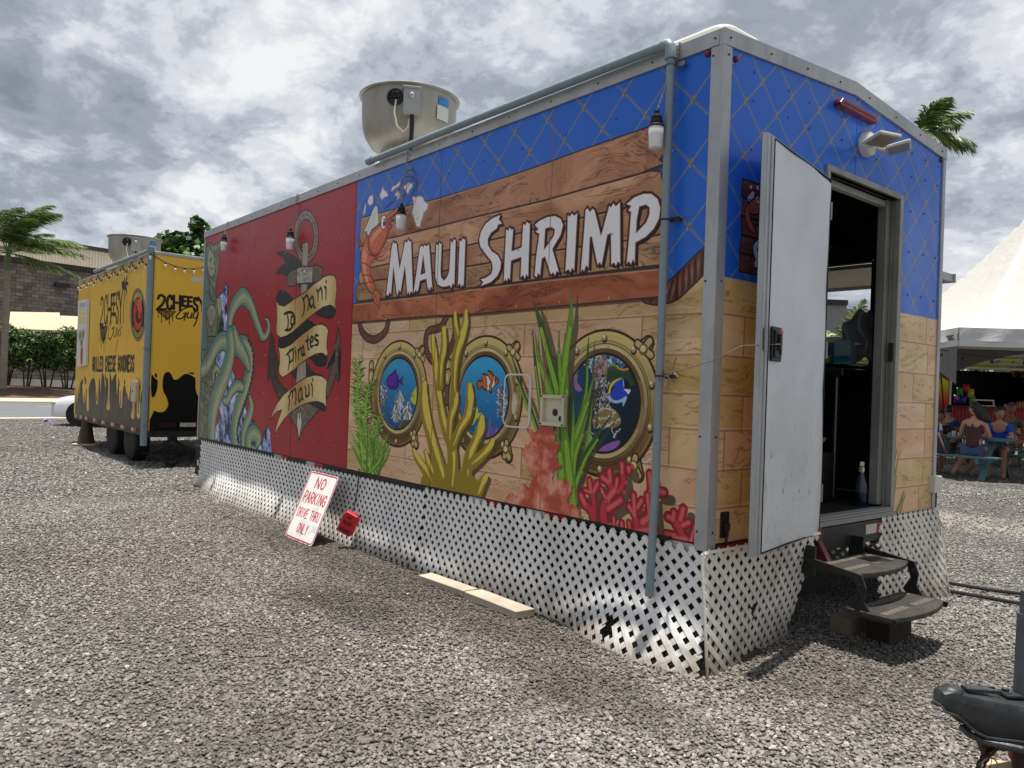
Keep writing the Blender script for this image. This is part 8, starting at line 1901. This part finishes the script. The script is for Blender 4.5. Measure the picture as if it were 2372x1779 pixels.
# tent string lights
TL_ = empty('string_lights', (-3, 12.5, 2.3), 'black cable with dark bulbs strung under the party tent', 'string lights')
sa, sb = atD(2150, 804, 14.2), atD(2460, 826, 14.2)
g = MB(); g.tube([sa.lerp(sb, t)+Vector((0, 0, -.10*math.sin(math.pi*t))) for t in np.linspace(0, 1, 14)], .008, 5); obj('cable', g, BLACK, TL_)
for t in (.10, .26, .48, .72):
    p_ = sa.lerp(sb, t)+Vector((0, 0, -.10*math.sin(math.pi*t))); g = MB(); g.tube([p_, p_+Vector((0, 0, -.06))], .004, 5); g.lathe([(.010, -.12), (.022, -.11), (.024, -.09), (.012, -.06)], p_, 8); b_ = obj('bulb', g, BLACK, TL_)
# ------------------------------------------------------------------ painted caravan
def caravan():
    CV = empty('painted_caravan', tuple(atD(2280, 1010, 20.2)), 'round caravan kitchen painted with palms on green, yellow and red', 'caravan')
    o_ = atD(2290, 900, 20); o_.z = 0; ax, ay = e1, fw; HL = 2.05
    cv = Canvas(-HL, HL, .45, 2.75, 200, 0)
    X_, Y_ = cv.grid((0, cv.W, 0, cv.H)); t = (Y_-.45)/2.3
    st = [(0, (150, 16, 22)), (.38, (196, 28, 24)), (.50, (226, 120, 30)), (.62, (236, 220, 40)), (.80, (190, 214, 50)), (.86, (60, 150, 80)), (1, (70, 150, 90))]
    for c in range(3): cv.a[..., c] = np.interp(t+.03*(fbm(X_*3, Y_*3, 1)-.5), [s[0] for s in st], [s[1][c] for s in st])
    rs = np.random.RandomState(3)
    for px_ in (-1.55, -1.2, 1.35, 1.75, -1.85):
        h = 1.7+rs.rand()*.5; cv.stroke('m', [(px_, .8), (px_+.05, 1.3), (px_-.03, h)], .035, (16, 14, 10))
        for k in range(11): a = -.5+k*.42; cv.stroke('m', [(px_-.03, h), (px_-.03+.16*math.cos(a), h+.16*math.sin(a)+.04), (px_-.03+.30*math.cos(a), h+.26*math.sin(a)-.06)], [.02, .05, .008], (16, 16, 12))
    img = sheet_image('caravan_print', cv); m_ = sheet_mat('caravan_wrap', img, .3, wave=.03, dirt=0)
    def hgt_(x): return .55+2.15*(1-abs(x/HL)**3.4)**.5 if abs(x) < HL else .55
    # front face with opening, built as strips
    OX0, OX1, OZ0, OZ1 = -.98, .95, 1.33, 2.30
    g = MB(); n = 60
    for i in range(n):
        a, b = -HL+2*HL*i/n, -HL+2*HL*(i+1)/n
        def piece(z0a, z1a, z0b, z1b):
            if z1a-z0a < .005 and z1b-z0b < .005: return
            pts = [(a, z0a), (b, z0b), (b, z1b), (a, z1a)]; g.add([o_+ax*x+Vector((0, 0, z)) for x, z in pts], [(0, 1, 2, 3)], [[((x+HL)/2/HL, (z-.45)/2.3) for x, z in pts]])
        ha, hb_ = hgt_(a), hgt_(b)
        if b <= OX0 or a >= OX1: piece(.5, ha, .5, hb_)
        else: piece(.5, OZ0, .5, OZ0); piece(OZ1, ha, OZ1, hb_)
    obj('front_skin', g, m_, CV)
    g = MB(); g.grid(lambda u, v: o_+ax*(-HL+2*HL*u)+ay*(1.9*v)+Vector((0, 0, hgt_(-HL+2*HL*u))), 40, 1, True); obj('roof_skin', g, m_, CV, True)
    g = MB()
    for x in (OX0, OX1): g.bar(o_+ax*x+Vector((0, 0, OZ0))-ay*.01, o_+ax*(x*(1.0 if x < 0 else 1.0))+Vector((0, 0, OZ1))-ay*.01, .05, .04)
    g.bar(o_+ax*OX0+Vector((0, 0, OZ1))-ay*.01, o_+ax*OX1+Vector((0, 0, OZ1))-ay*.01, .04, .05); obj('opening_frame', g, LAMPG, CV)
    g = MB(); pts = [(-HL+.1, .0), (HL-.1, .0)]; D_ = 1.5
    g.add([o_+ax*x+ay*y+Vector((0, 0, z)) for x, y, z in ((-1.6, D_, .9), (1.6, D_, .9), (1.6, D_, 2.3), (-1.6, D_, 2.3), (-1.6, .05, .9), (1.6, .05, .9), (-1.6, .05, 2.3), (1.6, .05, 2.3))], [(0, 1, 2, 3), (4, 5, 1, 0), (4, 0, 3, 6), (1, 5, 7, 2)]); obj('interior', g, INTERIOR, CV)
    g = MB(); g.bar(o_+ax*(OX0-.05)+Vector((0, 0, OZ0-.02))-ay*.12, o_+ax*(OX1+.05)+Vector((0, 0, OZ0-.02))-ay*.12, .28, .03); obj('counter', g, BLACKMET, CV)
    # raised hatch cover
    g = MB(); g.grid(lambda u, v: o_+ax*(-.85+1.95*u)-ay*(.02+.75*v)+Vector((0, 0, 2.33+.16*math.sin(math.pi*u)*v+.03*v)), 20, 4, True); hm, nt, b = newmat('hatch_art'); nz = noise_n(nt, 2.4, 3, .6, 'World'); r = ramp(nt, nz.outputs[0], [(.36, s2l((230, 230, 60))), (.45, s2l((226, 232, 90))), (.50, s2l((206, 220, 206))), (.56, s2l((70, 160, 90))), (.62, s2l((200, 80, 90))), (.68, s2l((226, 226, 70)))]); r.color_ramp.interpolation = 'CONSTANT'; nt.links.new(r.outputs[0], b.inputs['Base Color']); obj('raised_hatch', g, hm, CV, True).modifiers.new('t', 'SOLIDIFY').thickness = .03
    g = MB()
    for i in range(22): x = OX0+.04+i*.087; g.bar(o_+ax*x+Vector((0, 0, .72))-ay*.008, o_+ax*x+Vector((0, 0, 1.30))-ay*.008, .012, .006)
    obj('skirt_seam', g, mat('dark_red_line', (96, 10, 16), .6), CV, kind='stuff')
    for x in (-.7, .7): wheel(CV, tuple(o_+ax*x+ay*.25+Vector((0, 0, .32))), .32, .2, 'X')
    P = lambda x, z, y=-.08: o_+ax*x+ay*y+Vector((0, 0, OZ0+z))
    g = MB(); g.bar(P(-.38, .16), P(.10, .16), .03, .03); g.bar(P(-.37, .0), P(-.37, .16), .03, .03); g.bar(P(.09, .0), P(.09, .16), .03, .03); g.bar(P(-.36, .02), P(.08, .02), .2, .02); tag(obj('display_rack', g, LAMPG, None), 'white wire display rack on the caravan counter', 'rack')
    cols = [((190, 40, 40), 'red'), ((60, 130, 60), 'green'), ((196, 180, 60), 'yellow'), ((40, 60, 140), 'blue'), ((120, 130, 80), 'olive'), ((90, 50, 110), 'purple')]
    for i, (x, z, c) in enumerate(((-.62, .34, 0), (-.78, .24, 1), (-.50, .22, 2), (-.68, .04, 3), (-.46, .04, 4), (-.85, .05, 5))):
        g = MB(); b0 = P(x, z); g.grid(lambda u, v: b0+ax*(u-.5)*.17+Vector((0, 0, .22*v))-ay*.05*math.sin(math.pi*u)*math.sin(math.pi*v), 6, 6); o = obj('snack_bag', g, mat('bag_'+cols[c][1], cols[c][0], .3, .2, .25, 22), None, True); o.modifiers.new('t', 'SOLIDIFY').thickness = .03; tag(o, cols[c][1]+' snack bag hanging on the display at the left of the caravan counter', 'snack bag')
    for i, (x, c, lab) in enumerate(((.58, (90, 170, 140), 'mint green tall cup'), (.68, (160, 60, 40), 'red brown sauce bottle'), (.75, (190, 130, 40), 'amber sauce bottle'), (.82, (170, 120, 60), 'tan sauce bottle'), (.38, (140, 140, 140), 'round grey napkin jar'))):
        g = MB(); h = .17 if i else .14; r_ = .032 if i < 4 else .05; h = .09 if i == 4 else h; g.lathe([(r_, 0), (r_, h*.7), (r_*.4, h*.85), (r_*.35, h)], P(x, 0), 10); tag(obj('condiment', g, mat('cond%d' % i, c, .3), None, True), lab+' on the caravan counter', 'jar' if i == 4 else 'bottle' if i else 'cup')
caravan()
# ------------------------------------------------------------------ picnic tables
TEAL = mat('teal_boards', (84, 122, 130), .7, 0, .15, 3, .2, 50, .3, (60, 84, 90), sc=(1, 6, 6))
def picnic(c, ang, label, L=1.8):
    PT = empty('picnic_table', (c[0], c[1], 0), label, 'picnic table', 'teal picnic tables under the tent', ang)
    def bx(nm, x0, x1, y0, y1, z0, z1):
        g = MB(); g.box(x0, x1, y0, y1, z0, z1); o = obj(nm, g, TEAL, None, bevel=.006); o.parent = PT
    for k in range(5): bx('top_board', -L/2, L/2, -.375+k*.152, -.375+k*.152+.144, .71, .75)
    for s in (-1, 1):
        for k in range(2): bx('seat_board', -L/2, L/2, (s*.66-.145+k*.148), (s*.66-.145+k*.148+.14), .40, .44)
    for sx in (-1, 1):
        x = sx*(L/2-.28)
        for s in (-1, 1):
            g = MB(); g.bar((x, s*.18, .71), (x, s*.68, .0), .045, .10, (1, 0, 0)); o = obj('leg', g, TEAL, None, bevel=.004); o.parent = PT
        g = MB(); g.box(x-.07 if sx > 0 else x+.025, x-.025 if sx > 0 else x+.07, -.80, .80, .30, .398); o = obj('seat_beam', g, TEAL, None, bevel=.004); o.parent = PT
        g = MB(); g.box(x-.07 if sx > 0 else x+.025, x-.025 if sx > 0 else x+.07, -.36, .36, .61, .708); o = obj('top_beam', g, TEAL, None, bevel=.004); o.parent = PT
    return PT
picnic((-3.6, 12.78), 0.02, 'teal picnic table where the woman in the brown top sits')
picnic((-1.55, 13.2), 0.02, 'teal picnic table at the right edge beside the person in black')
picnic((-4.1, 16.6), 0.02, 'teal picnic table behind the others where the bald man sits')
# ------------------------------------------------------------------ people
SKIN_L = mat('skin_light', (186, 138, 112), .55, 0, .04, 20); SKIN_D = mat('skin_tan', (150, 104, 80), .55, 0, .04, 20)
HAIR = mat('hair_black', (22, 18, 17), .45, 0, .3, 60); HAIRB = mat('hair_brown', (52, 38, 30), .5, 0, .3, 60)
def skin_obj(name, nodes, edges, m, parent, sub=2):
    me = bpy.data.meshes.new(name); me.from_pydata([tuple(p_) for p_, r_ in nodes], edges, []); me.materials.append(m)
    o = bpy.data.objects.new(name, me); C.objects.link(o); o.modifiers.new('skin', 'SKIN'); me.update()
    if not me.skin_vertices: bpy.context.view_layer.objects.active = o
    d = me.skin_vertices[0].data if me.skin_vertices else me.attributes.new('skin', 'FLOAT', 'POINT')
    for i, (p_, r_) in enumerate(nodes):
        rr = r_ if isinstance(r_, tuple) else (r_, r_); d[i].radius = rr; d[i].use_root = (i == 0)
    s_ = o.modifiers.new('smooth', 'SUBSURF'); s_.levels = sub; s_.render_levels = sub; o.modifiers['skin'].use_smooth_shade = True
    attach(o, parent); return o
def person(label, pos, ang, skin, top, hair='short', hairm=HAIR, shorts=None, lean=.10, sleeves=True, arms=((.30, .28), (.30, -.28)), head=0.0, scale=1.0, seat=.44, feet=((.42, .12), (.42, -.12)), tank=False):
    """seated figure facing +x of its own frame (turned by ang about z)"""
    PE = empty('person', (pos[0], pos[1], 0), label, 'person'); s = scale
    R_ = Matrix.Rotation(ang, 3, 'Z'); O = Vector((pos[0], pos[1], 0))
    W = lambda x, y, z: O+R_ @ Vector((x*s, y*s, z*s if z > seat+.01 else z))
    hz = seat+.10
    nodes = [(W(0, 0, hz), (.13, .11)), (W(lean*.3, 0, hz+.17), (.115, .095)), (W(lean*.7, 0, hz+.33), (.13, .105)), (W(lean, 0, hz+.45), (.11, .08)), (W(lean+.015, 0, hz+.52), .048), (W(lean+.03, 0, hz+.57), .045)]
    edges = [(0, 1), (1, 2), (2, 3), (3, 4), (4, 5)]
    hp_ = {}
    for sd, (hx, hy) in zip((1, -1), arms):
        i = len(nodes); sh = W(lean, .155*sd, hz+.44); el = W(lean+.10, .22*sd, hz+.20); ha = W(lean+hx, hy, hz+.235); fi = W(lean+hx+.10, hy*.8, hz+.235)
        nodes += [(sh, .050), (el, .038), (ha, .026), (fi, .030)]; edges += [(3, i), (i, i+1), (i+1, i+2), (i+2, i+3)]; hp_[sd] = (sh, el, ha)
    lg = {}
    for sd, (fx, fy) in zip((1, -1), feet):
        i = len(nodes); hpn = W(.04, .085*sd, hz-.02); kn = W(.42, .12*sd, hz+.0); an = W(fx, fy, .09); to = W(fx+.15, fy+.02*sd, .03)
        nodes += [(hpn, .085), (kn, .060), (an, .040), (to, .035)]; edges += [(0, i), (i, i+1), (i+1, i+2), (i+2, i+3)]; lg[sd] = (hpn, kn)
    skin_obj('body', nodes, edges, skin, PE)
    # head with face
    hc_ = W(lean+.05, 0, hz+.675); Rh = Matrix.Rotation(ang+head, 3, 'Z'); g = MB(); nn_, mm_ = 20, 14
    for i in range(mm_+1):
        th = math.pi*i/mm_
        for k in range(nn_):
            ph = 2*math.pi*k/nn_; x, y, z = math.sin(th)*math.cos(ph), math.sin(th)*math.sin(ph), -math.cos(th)
            r = Vector((x*.098, y*.076, z*.118))
            if x > 0: r.x *= 1-.10*max(0, -z); r.y *= 1-.28*max(0, -z)
            if abs(y) < .25 and x > .7: r.x += .020*math.exp(-((z+.12)/.13)**2)*(1-abs(y)/.25)
            if x > .6 and .05 < abs(y) < .5: r.x -= .008*math.exp(-((z-.08)/.10)**2)
            g.v.append(tuple(hc_+Rh @ (r*s)))
    for i in range(mm_):
        for k in range(nn_): g.face((i*nn_+k, i*nn_+(k+1) % nn_, (i+1)*nn_+(k+1) % nn_, (i+1)*nn_+k))
    for sd in (-1, 1): g.ball(hc_+Rh @ Vector((-.005*s, .077*s*sd, -.005*s)), .02*s, 8, 6, (.7, .5, 1.2))
    hd_ = obj('head', g, skin, PE, True)
    g = MB()
    for sd in (-1, 1): g.ball(hc_+Rh @ Vector((.086*s, .030*s*sd, .012*s)), .010*s, 8, 6)
    obj('eyes', g, BLACK, hd_, True, kind='stuff')
    g = MB(); g.ball(hc_+Rh @ Vector((.082*s, 0, -.062*s)), .014*s, 8, 6, (.6, 1.6, .5)); obj('mouth', g, mat('lips', (130, 70, 64), .5), hd_, True)
    if hair:
        g = MB()
        for i in range(9):
            th = math.pi*.5*i/8
            for k in range(20):
                ph = 2*math.pi*k/20; x, y, z = math.cos(th)*math.cos(ph), math.cos(th)*math.sin(ph), math.sin(th)
                low = -.45 if x < .25 else (.38 if x > .6 else .1); zz = low+(1-low)*z if hair != 'bald' else .35+.65*z
                q = math.sqrt(max(0, 1-zz*zz)) if i < 8 else 0; g.v.append(tuple(hc_+Rh @ Vector((q*math.cos(ph)*.107*s-.004, q*math.sin(ph)*.086*s, zz*.128*s+.004))))
        for i in range(8):
            for k in range(20): g.face((i*20+k, i*20+(k+1) % 20, (i+1)*20+(k+1) % 20, (i+1)*20+k))
        if hair == 'long':
            g.tube([hc_+Rh @ Vector((-.03, 0, .03)), hc_+Rh @ Vector((-.075, 0, -.04)), hc_+Rh @ Vector((-.12, -.01, -.12)), hc_+Rh @ Vector((-.20, -.02, -.17)), hc_+Rh @ Vector((-.27, -.03, -.20))], [.075, .095, .10, .08, .03], 12)
        if hair != 'bald': obj('hair', g, hairm, PE, True)
        else: obj('stubble', g, mat('stubble', (96, 76, 64), .8), PE, True)
    # clothing
    th_ = .012
    tn = [(nodes[0][0]+Vector((0, 0, -.03)), (.146, .126)), (nodes[1][0], (.128, .108)), (nodes[2][0], (.142, .118)), (nodes[3][0]+Vector((0, 0, -.01 if tank else .0)), (.126, .094))]; te = [(0, 1), (1, 2), (2, 3)]
    if tank:
        for sd in (1, -1): i = len(tn); tn += [(W(lean-.02, .085*sd, hz+.44), (.034, .060)), (W(lean, .070*sd, hz+.50), (.022, .050))]; te += [(3, i), (i, i+1)]
    if sleeves:
        for sd in (1, -1): i = len(tn); tn += [(hp_[sd][0], .066), (hp_[sd][0].lerp(hp_[sd][1], .62), .056)]; te += [(3, i), (i, i+1)]
    skin_obj('shirt', tn, te, top, PE)
    if shorts is not None:
        sn = [(nodes[0][0], (.150, .130))]; se = []
        for sd in (1, -1): i = len(sn); sn += [(lg[sd][0], .102), (lg[sd][0].lerp(lg[sd][1], .45), .090)]; se += [(0, i), (i, i+1)]
        skin_obj('shorts', sn, se, shorts, PE)
    return PE
cl = lambda n, c: mat(n, c, .85, 0, .12, 30, .1, 90)
DENIM = cl('denim', (62, 82, 116))
pw = person('woman in a brown tank top and denim shorts sitting with her back turned', (-3.13, 12.14), math.radians(98), SKIN_L, cl('brown_top', (74, 44, 42)), 'long', HAIR, DENIM, .06, False, ((.28, .30), (.30, .02)), 1.25, 1.05, .44, ((.22, .34), (.70, .22)), True)
g = MB(); tb = Vector((-3.10, 12.02, .97)); g.box(-.008, .008, -.004, .004, -.06, .05, Matrix.Translation(tb)); g.box(-.028, .028, -.004, .004, .0, .014, Matrix.Translation(tb)); obj('tattoo', g, mat('tattoo_ink', (50, 44, 44), .8), pw, label='dark cross shaped tattoo on the upper back')
for p0_ in (-1, 1):
    pass
person('boy in black with short black hair looking down behind two water bottles', (-4.10, 13.42), math.radians(-92), SKIN_D, cl('black_shirt', (22, 22, 24)), 'short', HAIR, cl('dark_shorts', (34, 34, 38)), .16, True, ((.22, .16), (.22, -.16)), .0, .92)
person('person in a blue shirt sitting with the back turned at the rear left', (-5.0, 15.9), math.radians(100), SKIN_L, cl('blue_shirt', (36, 66, 134)), 'short', HAIR, None, .05)
person('person in a teal shirt seated beside the one in the blue shirt', (-4.55, 16.0), math.radians(100), SKIN_D, cl('teal_shirt', (40, 78, 92)), 'short', HAIRB, None, .05)
person('person in a bright blue shirt resting an arm on the table beside the woman', (-3.12, 13.46), math.radians(-80), SKIN_L, cl('bright_blue_shirt', (28, 84, 190)), 'short', HAIRB, cl('grey_shorts', (84, 84, 86)), .14, True, ((.24, .22), (.24, -.26)), .5)
person('bald man in a grey shirt sitting with his back turned', (-3.75, 15.85), math.radians(95), SKIN_D, cl('grey_shirt', (92, 92, 90)), 'bald', HAIR, None, .12, True, ((.30, .25), (.30, -.25)), 0, 1.08)
person('person with brown hair seated beyond the woman and the bald man', (-4.2, 17.4), math.radians(-90), SKIN_L, cl('maroon_shirt', (88, 40, 44)), 'short', HAIRB, None, .1)
person('person in black top and denim shorts at the right edge', (-2.12, 12.56), math.radians(80), SKIN_L, cl('black_top', (18, 18, 20)), 'short', HAIR, DENIM, .05, True)
# bottles and backpack
WATER = mat('water_bottle', (176, 196, 214), .08, 0, .1, 30); WLAB = mat('bottle_label', (60, 90, 160), .4, 0, .15, 40)
for x, y, lab in ((-3.98, 12.52, 'clear water bottle with blue label nearest the trailer'), (-3.82, 12.50, 'clear water bottle held by the boy in black'), (-3.58, 12.48, 'short clear cup beside the arm of the woman')):
    W_ = empty('water_bottle', (x, y, .75), lab, 'bottle' if 'bottle' in lab else 'cup'); g = MB()
    if 'bottle' in lab:
        g.lathe([(.030, 0), (.032, .01), (.031, .13), (.024, .165), (.012, .19), (.012, .205)], (x, y, .751), 12); obj('bottle_body', g, WATER, W_, True); g = MB(); g.lathe([(.0325, .05), (.0325, .10)], (x, y, .751), 12); obj('bottle_label', g, WLAB, W_, True); g = MB(); g.lathe([(.014, .20), (.014, .222)], (x, y, .751), 10); obj('cap', g, LAMPG, W_, True)
    else: g.lathe([(.030, 0), (.036, .10), (.034, .10), (.028, .005)], (x, y, .751), 14); obj('cup_body', g, WATER, W_, True)
BK_ = empty('backpack', (-3.68, 12.10, .44), 'dark grey backpack with mauve straps standing on the bench', 'backpack')
g = MB(); g.prism([(-.19, 0), (-.20, .10), (-.17, .26), (-.08, .37), (.03, .38), (.12, .30), (.18, .14), (.19, 0)], lambda u, v, w: (-3.68+u, 12.02+w, .442+v), .17); obj('pack_body', g, cl('pack_grey', (58, 64, 66)), BK_, bevel=.03)
for s_ in (-1, 1):
    g = MB(); g.tube([(-3.70+s_*.03, 12.01, .80), (-3.70+s_*.10, 11.98, .66), (-3.70+s_*.17, 11.99, .50), (-3.70+s_*.20, 12.0, .46)], [.020, .026, .022, .014], 6); obj('strap', g, cl('strap_mauve', (104, 78, 86)), BK_, True)
